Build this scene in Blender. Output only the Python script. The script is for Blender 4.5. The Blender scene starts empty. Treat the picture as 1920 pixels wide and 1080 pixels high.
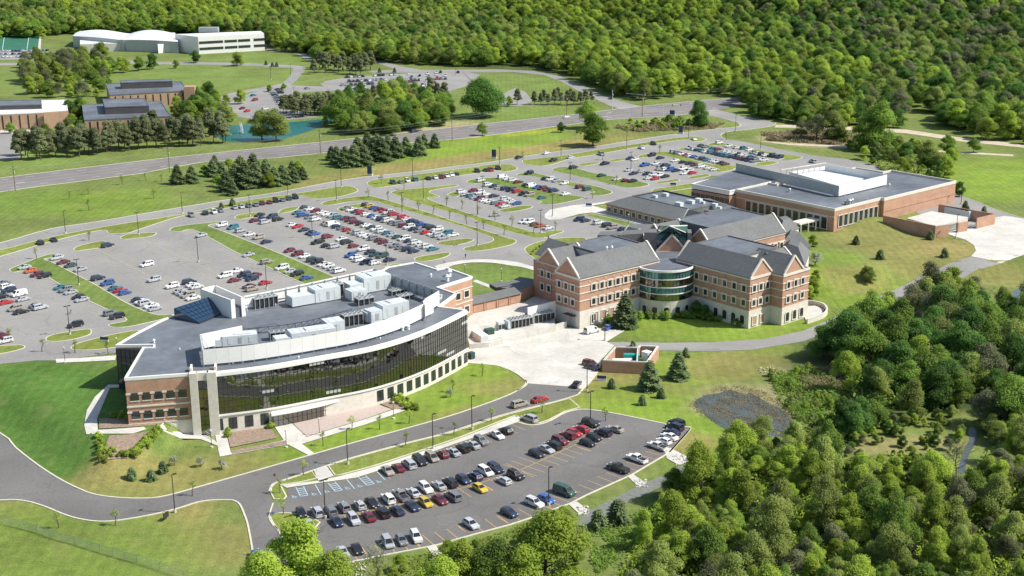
import bpy, bmesh, math, random
from math import *
from mathutils import Vector, Matrix
from mathutils.geometry import delaunay_2d_cdt
import numpy as np
random.seed(7)
scene = bpy.context.scene
COL = scene.collection
# ------------------------------------------------------------------ camera, world, sun, exposure
F, PIT, ROL, HC = 2600.0, radians(16), radians(0.5), 130.0
cd = bpy.data.cameras.new('camera'); cam = bpy.data.objects.new('camera', cd); COL.objects.link(cam)
cam.location = (0, 0, HC)
cam.matrix_world = Matrix.Translation((0, 0, HC)) @ Matrix.Rotation(radians(90) - PIT, 4, 'X') @ Matrix.Rotation(-ROL, 4, 'Z')
cd.sensor_width = 36.0; cd.lens = 36.0 * F / 1920; cd.clip_start = 5; cd.clip_end = 20000
scene.camera = cam
SUN_EL, SUN_AZ = 47.0, 97.0          # azimuth measured clockwise from +Y
wd = bpy.data.worlds.new('World'); scene.world = wd; wd.use_nodes = True
nt = wd.node_tree; bg = nt.nodes['Background']
sk = nt.nodes.new('ShaderNodeTexSky'); sk.sky_type = 'NISHITA'; sk.sun_disc = False
sk.sun_elevation = radians(SUN_EL); sk.sun_rotation = radians(SUN_AZ); sk.air_density = 1.1; sk.dust_density = 1.2
nt.links.new(sk.outputs[0], bg.inputs[0]); bg.inputs[1].default_value = 0.115
sd = bpy.data.lights.new('sun', 'SUN'); sd.energy = 4.8; sd.angle = radians(0.5); sd.color = (1.0, 0.95, 0.87)
so = bpy.data.objects.new('sun', sd); COL.objects.link(so)
az, el = radians(SUN_AZ), radians(SUN_EL)
sv = Vector((sin(az) * cos(el), cos(az) * cos(el), sin(el)))
so.rotation_euler = sv.to_track_quat('Z', 'Y').to_euler(); so.location = sv * 500
scene.view_settings.view_transform = 'Standard'; scene.view_settings.look = 'None'
scene.view_settings.exposure = 0.35; scene.view_settings.gamma = 1.0
scene.view_settings.use_curve_mapping = False
scene.render.engine = 'CYCLES'
scene.cycles.max_bounces = 6; scene.cycles.transparent_max_bounces = 4
scene.render.resolution_x = 1024; scene.render.resolution_y = 576

# ------------------------------------------------------------------ photograph -> place
def sst(x): x = min(1.0, max(0.0, x)); return x * x * (3 - 2 * x)
def GP(px, py, h=0.0):
    """point of the horizontal plane z = h that the photograph shows at pixel (px, py)"""
    u = px - 960; v = py - 540
    c, s = cos(ROL), sin(ROL); u, v = c * u - s * v, s * u + c * v
    d = (u, F * cos(PIT) - v * sin(PIT), -F * sin(PIT) - v * cos(PIT))
    t = (HC - h) / -d[2]
    return (d[0] * t, d[1] * t)
def proj(X, Y, Z):
    dz = Z - HC
    zc = Y * cos(PIT) - dz * sin(PIT); yc = -Y * sin(PIT) - dz * cos(PIT)
    u, v = F * X / zc, F * yc / zc
    c, s = cos(ROL), sin(ROL)
    return 960 + c * u + s * v, 540 - s * u + c * v
MID = [GP(x, y, 2) for x, y in ((-400, 690), (-150, 730), (0, 752), (90, 800), (185, 880), (262, 862), (330, 805), (352, 790), (420, 700), (600, 640),
        (780, 600), (880, 600), (960, 590), (1030, 575), (1100, 560), (1250, 540), (1450, 530), (1545, 535), (1640, 522),
        (1740, 505), (1840, 508), (2000, 500), (2300, 480))]
_mx = np.array([p[0] for p in MID]); _my = np.array([p[1] for p in MID])
_o = np.argsort(_mx); _mx = _mx[_o]; _my = _my[_o]
_BX, _BY = GP(1640, 418, 5)
def ztn(X, Y):
    X = np.asarray(X, float); Y = np.asarray(Y, float)
    d = (Y - np.interp(X, _mx, _my)) / 18.0 + 0.5
    d = np.clip(d, 0, 1); z = 4.0 * d * d * (3 - 2 * d)
    # mound against the big hall
    q = np.clip(1 - np.hypot(X - _BX, Y - _BY) / 20.0, 0, 1); z = z + 2.6 * q * q * (3 - 2 * q)
    # wooded hills far behind
    st = np.interp(X, [-700, -450, -150, 50, 250, 500, 900], [1480, 1420, 1330, 1150, 960, 900, 860])
    h = np.clip((Y - st) / 1100.0, 0, 1)
    amp = np.interp(X, [-700, -200, 200, 600], [70, 80, 105, 130])
    z = z + amp * h * h * (3 - 2 * h)
    z = z + np.clip((Y - 900) / 300, 0, 1) * 3.0 * (np.sin(X / 90.0) * np.cos(Y / 75.0)) * np.clip(h * 6, 0, 1)
    return z
# terrain lattice (the mesh and everything draped on it use the same heights)
def axis(segs):
    out = [segs[0][0]]
    for a, b, s in segs:
        n = max(1, int(round((b - a) / s)))
        out += [a + (b - a) * (i + 1) / n for i in range(n)]
    return np.array(out)
AX = axis([(-5200, -1500, 200), (-1500, -420, 30), (-420, -220, 8), (-220, 240, 3), (240, 420, 6), (420, 1500, 30), (1500, 5200, 200)])
AY = axis([(-300, 150, 50), (150, 250, 6), (250, 470, 3), (470, 760, 5), (760, 2400, 16), (2400, 7000, 230)])
ZZ = ztn(*np.meshgrid(AX, AY))
def zt(x, y):
    i = min(len(AX) - 2, max(0, int(np.searchsorted(AX, x) - 1))); j = min(len(AY) - 2, max(0, int(np.searchsorted(AY, y) - 1)))
    u = (x - AX[i]) / (AX[i + 1] - AX[i]); v = (y - AY[j]) / (AY[j + 1] - AY[j])
    a, b, c, d = ZZ[j, i], ZZ[j, i + 1], ZZ[j + 1, i + 1], ZZ[j + 1, i]
    return float(a + (b - a) * u + (c - b) * v) if u >= v else float(a + (c - d) * u + (d - a) * v)
def G(px, py):
    """ground point (x, y, z) under pixel"""
    z = 4.0 if py < 520 else 2.0
    for _ in range(14):
        x, y = GP(px, py, z); n = zt(x, y)
        if abs(n - z) < 0.01: break
        z = 0.5 * z + 0.5 * n
    return Vector((x, y, zt(x, y)))
def G2(px, py): g = G(px, py); return (g.x, g.y)
def W(pts, h): return [GP(x, y, h) for x, y in pts]
def heading(px, py, dx, dy):
    a, b = G(px - dx, py - dy), G(px + dx, py + dy); return atan2(b.y - a.y, b.x - a.x)

# ------------------------------------------------------------------ materials
def mat(name, col, rough=0.8, var=0.0, scale=1.0, metal=0.0, spec=0.5, col2=None, bump=0.0, tint=False, rnd=0.0, detail=4, coat=0.0):
    m = bpy.data.materials.new(name); m.use_nodes = True
    n = m.node_tree.nodes; l = m.node_tree.links; b = n['Principled BSDF']
    b.inputs['Roughness'].default_value = rough; b.inputs['Metallic'].default_value = metal
    b.inputs['Specular IOR Level'].default_value = spec; b.inputs['Coat Weight'].default_value = coat
    c = (*col, 1)
    b.inputs['Base Color'].default_value = c
    out = None
    if tint:
        oi = n.new('ShaderNodeObjectInfo'); out = oi.outputs['Color']
    if var > 0 or col2:
        tc = n.new('ShaderNodeNewGeometry'); nz = n.new('ShaderNodeTexNoise')
        nz.inputs['Scale'].default_value = scale; nz.inputs['Detail'].default_value = detail; nz.inputs['Roughness'].default_value = 0.62
        l.new(tc.outputs['Position'], nz.inputs['Vector'])
        rp = n.new('ShaderNodeValToRGB')
        c2 = col2 if col2 else tuple(max(0, x * (1 - var)) for x in col)
        c1 = col if col2 else tuple(min(1, x * (1 + var)) for x in col)
        rp.color_ramp.elements[0].position = 0.36; rp.color_ramp.elements[1].position = 0.64
        rp.color_ramp.elements[0].color = (*c2, 1); rp.color_ramp.elements[1].color = (*c1, 1)
        l.new(nz.outputs['Fac'], rp.inputs['Fac']); out = rp.outputs['Color']
        if bump > 0:
            bp = n.new('ShaderNodeBump'); bp.inputs['Strength'].default_value = bump; bp.inputs['Distance'].default_value = 0.1
            l.new(nz.outputs['Fac'], bp.inputs['Height']); l.new(bp.outputs['Normal'], b.inputs['Normal'])
    if rnd > 0:
        oi = n.new('ShaderNodeObjectInfo'); hs = n.new('ShaderNodeHueSaturation')
        mr = n.new('ShaderNodeMapRange'); mr.inputs['To Min'].default_value = 1 - rnd; mr.inputs['To Max'].default_value = 1 + rnd
        l.new(oi.outputs['Random'], mr.inputs['Value']); l.new(mr.outputs[0], hs.inputs['Value'])
        if out: l.new(out, hs.inputs['Color'])
        else: hs.inputs['Color'].default_value = c
        out = hs.outputs['Color']
    if out: l.new(out, b.inputs['Base Color'])
    return m
def blend2(m, scale2, lo, hi, detail=3):
    """multiply a material's colour by a second, larger noise (wear, patches)"""
    n = m.node_tree.nodes; l = m.node_tree.links; b = n['Principled BSDF']
    src = b.inputs['Base Color'].links[0].from_socket if b.inputs['Base Color'].links else None
    g = n.new('ShaderNodeNewGeometry'); nz = n.new('ShaderNodeTexNoise'); nz.inputs['Scale'].default_value = scale2; nz.inputs['Detail'].default_value = detail
    l.new(g.outputs['Position'], nz.inputs['Vector'])
    mr = n.new('ShaderNodeMapRange'); mr.inputs['From Min'].default_value = 0.3; mr.inputs['From Max'].default_value = 0.7
    mr.inputs['To Min'].default_value = lo; mr.inputs['To Max'].default_value = hi
    l.new(nz.outputs['Fac'], mr.inputs['Value'])
    mx = n.new('ShaderNodeVectorMath'); mx.operation = 'SCALE'
    if src: l.new(src, mx.inputs[0])
    else: mx.inputs[0].default_value = b.inputs['Base Color'].default_value[:3]
    l.new(mr.outputs[0], mx.inputs['Scale']); l.new(mx.outputs[0], b.inputs['Base Color'])
    return m
def wear(m, patch=0.06, crack=0.87, sc=0.035):
    """repair patches and sealed cracks"""
    n = m.node_tree.nodes; l = m.node_tree.links; b = n['Principled BSDF']; src = b.inputs['Base Color'].links[0].from_socket
    g = n.new('ShaderNodeNewGeometry'); wz = n.new('ShaderNodeTexNoise'); wz.inputs['Scale'].default_value = 0.12; wz.inputs['Detail'].default_value = 5
    l.new(g.outputs['Position'], wz.inputs['Vector']); vm = n.new('ShaderNodeVectorMath'); vm.operation = 'MULTIPLY_ADD'; vm.inputs[1].default_value = (14, 14, 0)
    l.new(wz.outputs['Color'], vm.inputs[0]); l.new(g.outputs['Position'], vm.inputs[2])
    v = n.new('ShaderNodeTexVoronoi'); v.feature = 'DISTANCE_TO_EDGE'; v.inputs['Scale'].default_value = sc * 1.6; l.new(vm.outputs[0], v.inputs['Vector'])
    mr = n.new('ShaderNodeMapRange'); mr.inputs['From Min'].default_value = 0.004; mr.inputs['From Max'].default_value = 0.014; mr.inputs['To Min'].default_value = crack; mr.inputs['To Max'].default_value = 1; l.new(v.outputs['Distance'], mr.inputs['Value'])
    v2 = n.new('ShaderNodeTexVoronoi'); v2.distance = 'CHEBYCHEV'; v2.inputs['Scale'].default_value = sc; l.new(g.outputs['Position'], v2.inputs['Vector']); sx = n.new('ShaderNodeSeparateXYZ'); l.new(v2.outputs['Color'], sx.inputs[0])
    m2 = n.new('ShaderNodeMapRange'); m2.inputs['To Min'].default_value = 1 - patch; m2.inputs['To Max'].default_value = 1 + patch * .5; l.new(sx.outputs[0], m2.inputs['Value'])
    mu = n.new('ShaderNodeMath'); mu.operation = 'MULTIPLY'; l.new(mr.outputs[0], mu.inputs[0]); l.new(m2.outputs[0], mu.inputs[1])
    mx = n.new('ShaderNodeVectorMath'); mx.operation = 'SCALE'; l.new(src, mx.inputs[0]); l.new(mu.outputs[0], mx.inputs['Scale']); l.new(mx.outputs[0], b.inputs['Base Color']); return m
def seams(m, rot, w, h, k=1.25):
    """lapped membrane seams"""
    n = m.node_tree.nodes; l = m.node_tree.links; b = n['Principled BSDF']; src = b.inputs['Base Color'].links[0].from_socket
    g = n.new('ShaderNodeNewGeometry'); mp = n.new('ShaderNodeMapping'); mp.inputs['Rotation'].default_value = (0, 0, rot); l.new(g.outputs['Position'], mp.inputs['Vector'])
    br = n.new('ShaderNodeTexBrick'); br.inputs['Scale'].default_value = 1; br.inputs['Brick Width'].default_value = w; br.inputs['Row Height'].default_value = h; br.inputs['Mortar Size'].default_value = 0.045
    br.inputs['Color1'].default_value = (.93, .93, .93, 1); br.inputs['Color2'].default_value = (1.06, 1.06, 1.06, 1); br.inputs['Mortar'].default_value = (k, k, k, 1); l.new(mp.outputs[0], br.inputs['Vector'])
    mx = n.new('ShaderNodeVectorMath'); mx.operation = 'MULTIPLY'; l.new(src, mx.inputs[0]); l.new(br.outputs['Color'], mx.inputs[1]); l.new(mx.outputs[0], b.inputs['Base Color']); return m
M = {}
M['asphalt'] = blend2(mat('asphalt_old', (0.265, 0.257, 0.242), 0.92, 0.08, 1.3, bump=0.15), 0.05, 0.88, 1.1, 6)
M['asphalt_new'] = blend2(mat('asphalt_new', (0.15, 0.145, 0.137), 0.9, 0.10, 1.6, bump=0.15), 0.06, 0.85, 1.12, 6)
M['asphalt_hwy'] = blend2(mat('asphalt_highway', (0.20, 0.185, 0.18), 0.92, 0.08, 1.0), 0.04, 0.85, 1.12, 6)
for k_ in ('asphalt', 'asphalt_new', 'asphalt_hwy'): wear(M[k_])
M['patch'] = mat('asphalt_path', (0.17, 0.18, 0.16), 0.95, 0.12, 0.8)
M['concrete'] = blend2(mat('concrete', (0.56, 0.54, 0.485), 0.85, 0.06, 0.7), 0.08, 0.88, 1.08, 6)
seams(wear(M['concrete'], 0.04, 0.85, 0.05), radians(-39.5), 4.5, 4.5, 0.88)
M['kerb'] = mat('kerb_concrete', (0.56, 0.53, 0.42), 0.85, 0.08, 0.9)
M['paver'] = mat('paver', (0.44, 0.36, 0.32), 0.85, 0.1, 2.0)
M['stone'] = mat('limestone', (0.64, 0.60, 0.52), 0.8, 0.07, 0.9)
M['white'] = mat('white_panel', (0.78, 0.77, 0.73), 0.55, 0.03, 0.5)
M['whiteroof'] = mat('white_membrane', (0.66, 0.67, 0.67), 0.6, 0.04, 0.15)
M['roof'] = blend2(mat('roof_membrane', (0.125, 0.14, 0.158), 0.6, 0.14, 0.35, detail=6), 0.06, 0.75, 1.25, 6)
seams(M['roof'], radians(-39.5), 14.0, 3.0)
M['shingle'] = blend2(mat('roof_shingle', (0.135, 0.142, 0.14), 0.85, 0.12, 1.4), 0.15, 0.9, 1.08)
M['dark'] = mat('dark_metal', (0.03, 0.03, 0.032), 0.5)
M['grey'] = mat('galvanised', (0.40, 0.43, 0.43), 0.5, 0.08, 0.8, metal=0.2)
M['unit'] = mat('unit_casing', (0.56, 0.60, 0.60), 0.5, 0.04, 0.6)
M['pole'] = mat('pole_bronze', (0.035, 0.03, 0.026), 0.5)
M['wood'] = mat('weathered_wood', (0.16, 0.125, 0.10), 0.9)
M['glass'] = mat('window_glass', (0.03, 0.04, 0.045), 0.06, spec=0.9)
M['glass_dark'] = mat('coated_glass', (0.21, 0.215, 0.20), 0.03, metal=1.0)
M['glass_teal'] = mat('teal_glass', (0.10, 0.24, 0.24), 0.08, metal=0.55)
M['blind'] = mat('window_blind', (0.42, 0.46, 0.44), 0.4)
M['skylight'] = mat('skylight_glass', (0.02, 0.05, 0.10), 0.12, spec=0.8)
M['orange_line'] = mat('orange_paint', (0.62, 0.36, 0.10), 0.8)
M['pale_line'] = mat('pale_yellow_paint', (0.46, 0.43, 0.27), 0.8)
M['white_line'] = mat('white_paint', (0.72, 0.72, 0.68), 0.8)
M['blue_line'] = mat('blue_paint', (0.42, 0.62, 0.74), 0.8)
M['mulch'] = mat('mulch', (0.27, 0.20, 0.145), 0.95, 0.25, 1.5)
M['gravel'] = mat('rock', (0.52, 0.50, 0.44), 0.95, 0.3, 1.4)
M['sand'] = mat('sand_track', (0.50, 0.42, 0.31), 0.95, 0.12, 0.3)
M['sign'] = mat('sign_blue', (0.02, 0.05, 0.11), 0.5)
M['teal_paint'] = mat('teal_paint', (0.02, 0.33, 0.27), 0.5)
M['green_paint'] = mat('dark_green_paint', (0.03, 0.075, 0.065), 0.5)
M['tyre'] = mat('tyre', (0.02, 0.02, 0.02), 0.8)
M['rim'] = mat('rim', (0.45, 0.45, 0.46), 0.35, metal=0.6)
M['carglass'] = mat('car_glass', (0.015, 0.018, 0.02), 0.08, spec=0.8)
M['paint'] = mat('car_paint', (0.5, 0.5, 0.5), 0.3, spec=0.6, tint=True, coat=0.6)
M['lamp'] = mat('headlamp', (0.7, 0.7, 0.68), 0.2)
M['tail'] = mat('tail_lamp', (0.35, 0.02, 0.02), 0.3)
M['turf'] = mat('artificial_turf', (0.02, 0.13, 0.075), 0.9, 0.1, 0.1)
M['field_paint'] = mat('field_paint', (0.45, 0.55, 0.50), 0.9)
M['skin'] = mat('skin', (0.45, 0.28, 0.2), 0.6)
M['cloth'] = mat('cloth', (0.1, 0.1, 0.1), 0.9, tint=True)
def brick_mat(name, c1, c2, mortar, s=1.0):
    m = bpy.data.materials.new(name); m.use_nodes = True; n = m.node_tree.nodes; l = m.node_tree.links; b = n['Principled BSDF']
    g = n.new('ShaderNodeNewGeometry'); sx = n.new('ShaderNodeSeparateXYZ'); l.new(g.outputs['Position'], sx.inputs[0])
    ad = n.new('ShaderNodeMath'); ad.operation = 'MULTIPLY_ADD'; ad.inputs[1].default_value = 0.65
    l.new(sx.outputs['Y'], ad.inputs[0]); l.new(sx.outputs['X'], ad.inputs[2])
    cx = n.new('ShaderNodeCombineXYZ'); l.new(ad.outputs[0], cx.inputs[0]); l.new(sx.outputs['Z'], cx.inputs[1])
    br = n.new('ShaderNodeTexBrick'); br.inputs['Scale'].default_value = 4.2 * s; br.inputs['Color1'].default_value = (*c1, 1)
    br.inputs['Color2'].default_value = (*c2, 1); br.inputs['Mortar'].default_value = (*mortar, 1); br.inputs['Mortar Size'].default_value = 0.03
    l.new(cx.outputs[0], br.inputs['Vector']); l.new(br.outputs['Color'], b.inputs['Base Color']); b.inputs['Roughness'].default_value = 0.9
    return blend2(blend2(m, 0.35, 0.88, 1.1), 1.6, 0.9, 1.08)
M['brick'] = brick_mat('red_brick', (0.47, 0.235, 0.135), (0.40, 0.19, 0.11), (0.48, 0.38, 0.30))
M['tanbrick'] = brick_mat('tan_brick', (0.46, 0.28, 0.165), (0.40, 0.24, 0.14), (0.48, 0.36, 0.27))
M['darkbrick'] = brick_mat('dark_brick', (0.085, 0.075, 0.08), (0.07, 0.065, 0.07), (0.1, 0.09, 0.09))
def water_mat(name, col, rough=0.08):
    m = mat(name, col, rough, 0.12, 0.25, spec=0.6); n = m.node_tree.nodes; l = m.node_tree.links
    nz = n.new('ShaderNodeTexNoise'); nz.inputs['Scale'].default_value = 1.2; bp = n.new('ShaderNodeBump'); bp.inputs['Strength'].default_value = 0.25
    g = n.new('ShaderNodeNewGeometry'); l.new(g.outputs['Position'], nz.inputs['Vector'])
    l.new(nz.outputs['Fac'], bp.inputs['Height']); l.new(bp.outputs['Normal'], n['Principled BSDF'].inputs['Normal']); return m
M['pond'] = water_mat('pond_water', (0.012, 0.12, 0.11), 0.4); M['marsh'] = water_mat('marsh_water', (0.075, 0.09, 0.075), 0.22)
M['creek'] = water_mat('creek_water', (0.09, 0.11, 0.12), 0.3)
def grass_mat(name, attr=True, col=(0.14, 0.19, 0.04)):
    m = bpy.data.materials.new(name); m.use_nodes = True; n = m.node_tree.nodes; l = m.node_tree.links; b = n['Principled BSDF']
    b.inputs['Roughness'].default_value = 0.95; b.inputs['Specular IOR Level'].default_value = 0.15
    g = n.new('ShaderNodeNewGeometry')
    if attr:
        a = n.new('ShaderNodeAttribute'); a.attribute_name = 'ground_colour'; src = a.outputs['Color']
    else:
        rgb = n.new('ShaderNodeRGB'); rgb.outputs[0].default_value = (*col, 1); src = rgb.outputs[0]
    cur = src
    for sc, lo, hi, dt in ((0.035, 0.80, 1.18, 4), (0.35, 0.80, 1.2, 5), (2.2, 0.72, 1.28, 3)):
        nz = n.new('ShaderNodeTexNoise'); nz.inputs['Scale'].default_value = sc; nz.inputs['Detail'].default_value = dt; nz.inputs['Roughness'].default_value = 0.65
        l.new(g.outputs['Position'], nz.inputs['Vector'])
        mr = n.new('ShaderNodeMapRange'); mr.inputs['From Min'].default_value = 0.3; mr.inputs['From Max'].default_value = 0.7
        mr.inputs['To Min'].default_value = lo; mr.inputs['To Max'].default_value = hi; l.new(nz.outputs['Fac'], mr.inputs['Value'])
        mx = n.new('ShaderNodeVectorMath'); mx.operation = 'SCALE'; l.new(cur, mx.inputs[0]); l.new(mr.outputs[0], mx.inputs['Scale']); cur = mx.outputs[0]
    wv = n.new('ShaderNodeTexWave'); wv.inputs['Scale'].default_value = 0.11; wv.inputs['Distortion'].default_value = 1.2; wv.inputs['Detail'].default_value = 2; wv.inputs['Detail Scale'].default_value = .3
    l.new(g.outputs['Position'], wv.inputs['Vector']); mr = n.new('ShaderNodeMapRange'); mr.inputs['To Min'].default_value = .95; mr.inputs['To Max'].default_value = 1.05; l.new(wv.outputs['Fac'], mr.inputs['Value'])
    mx = n.new('ShaderNodeVectorMath'); mx.operation = 'SCALE'; l.new(cur, mx.inputs[0]); l.new(mr.outputs[0], mx.inputs['Scale']); cur = mx.outputs[0]
    # dry, brownish flecks
    nz = n.new('ShaderNodeTexNoise'); nz.inputs['Scale'].default_value = 0.11; nz.inputs['Detail'].default_value = 7; nz.inputs['Roughness'].default_value = 0.7
    l.new(g.outputs['Position'], nz.inputs['Vector'])
    mr = n.new('ShaderNodeMapRange'); mr.inputs['From Min'].default_value = 0.52; mr.inputs['From Max'].default_value = 0.72; mr.inputs['To Max'].default_value = 0.5
    l.new(nz.outputs['Fac'], mr.inputs['Value'])
    mm = n.new('ShaderNodeMix'); mm.data_type = 'RGBA'; l.new(mr.outputs[0], mm.inputs['Factor']); l.new(cur, mm.inputs['A']); mm.inputs['B'].default_value = (0.24, 0.215, 0.09, 1)
    l.new(mm.outputs['Result'], b.inputs['Base Color'])
    return m
M['terrain'] = grass_mat('terrain_grass'); M['grass'] = grass_mat('island_grass', False, (0.175, 0.215, 0.045)); M['grass2'] = grass_mat('median_grass', False, (0.135, 0.19, 0.045))
def leaf_mat(name, c1, c2, rnd=0.3):
    if name not in ('blossom', 'reed'): c1, c2 = tuple(x * 0.92 for x in c1), tuple(x * 0.92 for x in c2)
    m = mat(name, c1, 0.8, 0.0, 0.25, col2=c2, rnd=rnd, spec=0.15); b = m.node_tree.nodes['Principled BSDF']
    n = m.node_tree.nodes; l = m.node_tree.links
    tr = n.new('ShaderNodeBsdfTranslucent'); ms = n.new('ShaderNodeMixShader'); ms.inputs[0].default_value = 0.5
    l.new(b.inputs['Base Color'].links[0].from_socket, tr.inputs['Color'])
    out = [x for x in n if x.type == 'OUTPUT_MATERIAL'][0]
    l.new(b.outputs[0], ms.inputs[1]); l.new(tr.outputs[0], ms.inputs[2]); l.new(ms.outputs[0], out.inputs['Surface'])
    return m
M['leaf_bright'] = leaf_mat('leaf_bright', (0.43, 0.54, 0.085), (0.33, 0.45, 0.07))
M['leaf_mid'] = leaf_mat('leaf_mid', (0.29, 0.42, 0.08), (0.215, 0.345, 0.065))
M['leaf_olive'] = leaf_mat('leaf_olive', (0.38, 0.45, 0.12), (0.29, 0.37, 0.10))
M['leaf_dark'] = leaf_mat('leaf_dark', (0.15, 0.28, 0.06), (0.105, 0.215, 0.05))
M['leaf_grey'] = leaf_mat('leaf_grey', (0.29, 0.31, 0.16), (0.22, 0.25, 0.13))
M['needle'] = leaf_mat('needle', (0.33, 0.42, 0.20), (0.23, 0.32, 0.15), 0.25)
M['pine'] = leaf_mat('pine_needle', (0.31, 0.34, 0.17), (0.22, 0.26, 0.13), 0.25)
M['blossom'] = leaf_mat('blossom', (0.55, 0.56, 0.46), (0.30, 0.36, 0.22), 0.1)
M['reed'] = leaf_mat('reed', (0.38, 0.31, 0.20), (0.27, 0.23, 0.13), 0.1)
M['bark'] = mat('bark', (0.10, 0.08, 0.065), 0.9, 0.2, 1.0)

# ------------------------------------------------------------------ mesh helpers
class MB:
    def __init__(s): s.v = []; s.f = []; s.m = []
    def face(s, pts, mi=0):
        k = len(s.v); s.v += [tuple(p) for p in pts]; s.f.append(tuple(range(k, k + len(pts)))); s.m.append(mi); return s
    def box(s, cx, cy, z0, L, Wd, h, ang=0.0, mi=0):
        c, sn = cos(ang), sin(ang); k = len(s.v)
        for z in (z0, z0 + h):
            for x, y in ((-L / 2, -Wd / 2), (L / 2, -Wd / 2), (L / 2, Wd / 2), (-L / 2, Wd / 2)):
                s.v.append((cx + x * c - y * sn, cy + x * sn + y * c, z))
        for f in ((3, 2, 1, 0), (4, 5, 6, 7), (0, 1, 5, 4), (1, 2, 6, 5), (2, 3, 7, 6), (3, 0, 4, 7)):
            s.f.append(tuple(k + i for i in f)); s.m.append(mi)
        return s
    def beam(s, p, q, w, h=None, mi=0):
        """square bar between two points"""
        h = h or w; p = Vector(p); q = Vector(q); d = (q - p)
        if d.length < 1e-6: return s
        up = Vector((0, 0, 1)) if abs(d.normalized().z) < 0.95 else Vector((0, 1, 0))
        a = d.cross(up).normalized() * w / 2; b = a.cross(d).normalized() * h / 2; k = len(s.v)
        for e in (p, q):
            for x, y in ((-1, -1), (1, -1), (1, 1), (-1, 1)): s.v.append(tuple(e + a * x + b * y))
        for f in ((3, 2, 1, 0), (4, 5, 6, 7), (0, 1, 5, 4), (1, 2, 6, 5), (2, 3, 7, 6), (3, 0, 4, 7)):
            s.f.append(tuple(k + i for i in f)); s.m.append(mi)
        return s
    def tube(s, p, q, r0, r1, n=6, mi=0, caps=True):
        p = Vector(p); q = Vector(q); d = q - p; up = Vector((0, 0, 1)) if abs(d.normalized().z) < 0.95 else Vector((1, 0, 0))
        a = d.cross(up).normalized(); b = d.cross(a).normalized(); k = len(s.v)
        for e, r in ((p, r0), (q, r1)):
            for i in range(n):
                t = 2 * pi * i / n; s.v.append(tuple(e + a * cos(t) * r + b * sin(t) * r))
        for i in range(n):
            j = (i + 1) % n; s.f.append((k + i, k + j, k + n + j, k + n + i)); s.m.append(mi)
        if caps: s.f.append(tuple(k + n + i for i in range(n))); s.m.append(mi); s.f.append(tuple(k + n - 1 - i for i in range(n))); s.m.append(mi)
        return s
    def prism(s, poly, z0, z1, mt=0, ms=0):
        """vertical prism over a polygon; z0 may lie under the ground"""
        a = sum(poly[i][0] * poly[(i + 1) % len(poly)][1] - poly[(i + 1) % len(poly)][0] * poly[i][1] for i in range(len(poly)))
        if a < 0: poly = poly[::-1]
        n = len(poly); k = len(s.v)
        s.v += [(x, y, z0) for x, y in poly] + [(x, y, z1) for x, y in poly]
        for i in range(n):
            j = (i + 1) % n; s.f.append((k + i, k + j, k + n + j, k + n + i)); s.m.append(ms)
        r = delaunay_2d_cdt([Vector(p) for p in poly], [], [list(range(n))], 1, 1e-5)
        kk = len(s.v); s.v += [(p.x, p.y, z1) for p in r[0]]
        for t in r[2]: s.f.append(tuple(kk + i for i in t)); s.m.append(mt)
        return s
    def build(s, name, mats, parent=None, smooth=False, loc=None):
        me = bpy.data.meshes.new(name)
        off = Vector(loc) if loc is not None else (parent.matrix_world.translation.copy() if parent and not loc else Vector((0, 0, 0)))
        if parent is not None and loc is None:
            off = world_loc(parent)
        me.from_pydata([(x - off[0], y - off[1], z - off[2]) for x, y, z in s.v], [], s.f)
        if not isinstance(mats, (list, tuple)): mats = [mats]
        for m in mats: me.materials.append(M[m] if isinstance(m, str) else m)
        if len(mats) > 1: me.polygons.foreach_set('material_index', s.m)
        if smooth: me.polygons.foreach_set('use_smooth', [True] * len(me.polygons))
        me.update()
        o = bpy.data.objects.new(name, me); COL.objects.link(o)
        if parent is not None: o.parent = parent
        elif loc is not None: o.location = loc
        return o
def world_loc(o):
    v = Vector((0, 0, 0))
    while o: v = v + Vector(o.location); o = o.parent
    return v
def thing(name, label, cat, loc, group=None, rz=0.0):
    o = bpy.data.objects.new(name, None); COL.objects.link(o); o.location = loc; o.rotation_euler = (0, 0, rz)
    o['label'] = label; o['category'] = cat
    if group: o['group'] = group
    return o
def tag(o, label, cat, group=None):
    o['label'] = label; o['category'] = cat
    if group: o['group'] = group
    return o
KIDS = {}
def kids(o):
    if o.name not in KIDS: KIDS[o.name] = list(o.children)
    return KIDS[o.name]
def dup(src, loc, rz=0.0, sc=1.0, label=None, group=None, color=None):
    r = src.copy(); COL.objects.link(r); r.location = loc; r.rotation_euler = (0, 0, rz); r.scale = (sc, sc, sc) if not isinstance(sc, tuple) else sc
    if label: r['label'] = label
    if group: r['group'] = group
    if color: r.color = (*color, 1)
    for ch in kids(src):
        c = ch.copy(); COL.objects.link(c); c.parent = r
        if color: c.color = (*color, 1)
        for g in kids(ch):
            d = g.copy(); COL.objects.link(d); d.parent = c
            if color: d.color = (*color, 1)
    return r
def ordn(i): return ['first', 'second', 'third', 'fourth', 'fifth', 'sixth', 'seventh', 'eighth', 'ninth', 'tenth', 'eleventh', 'twelfth', 'thirteenth', 'fourteenth', 'fifteenth',
    'sixteenth', 'seventeenth', 'eighteenth', 'nineteenth', 'twentieth'][i] if i < 20 else '%dth' % (i + 1) if (i + 1) % 10 not in (1, 2, 3) else '%d%s' % (i + 1, {1: 'st', 2: 'nd', 3: 'rd'}[(i + 1) % 10])
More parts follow.
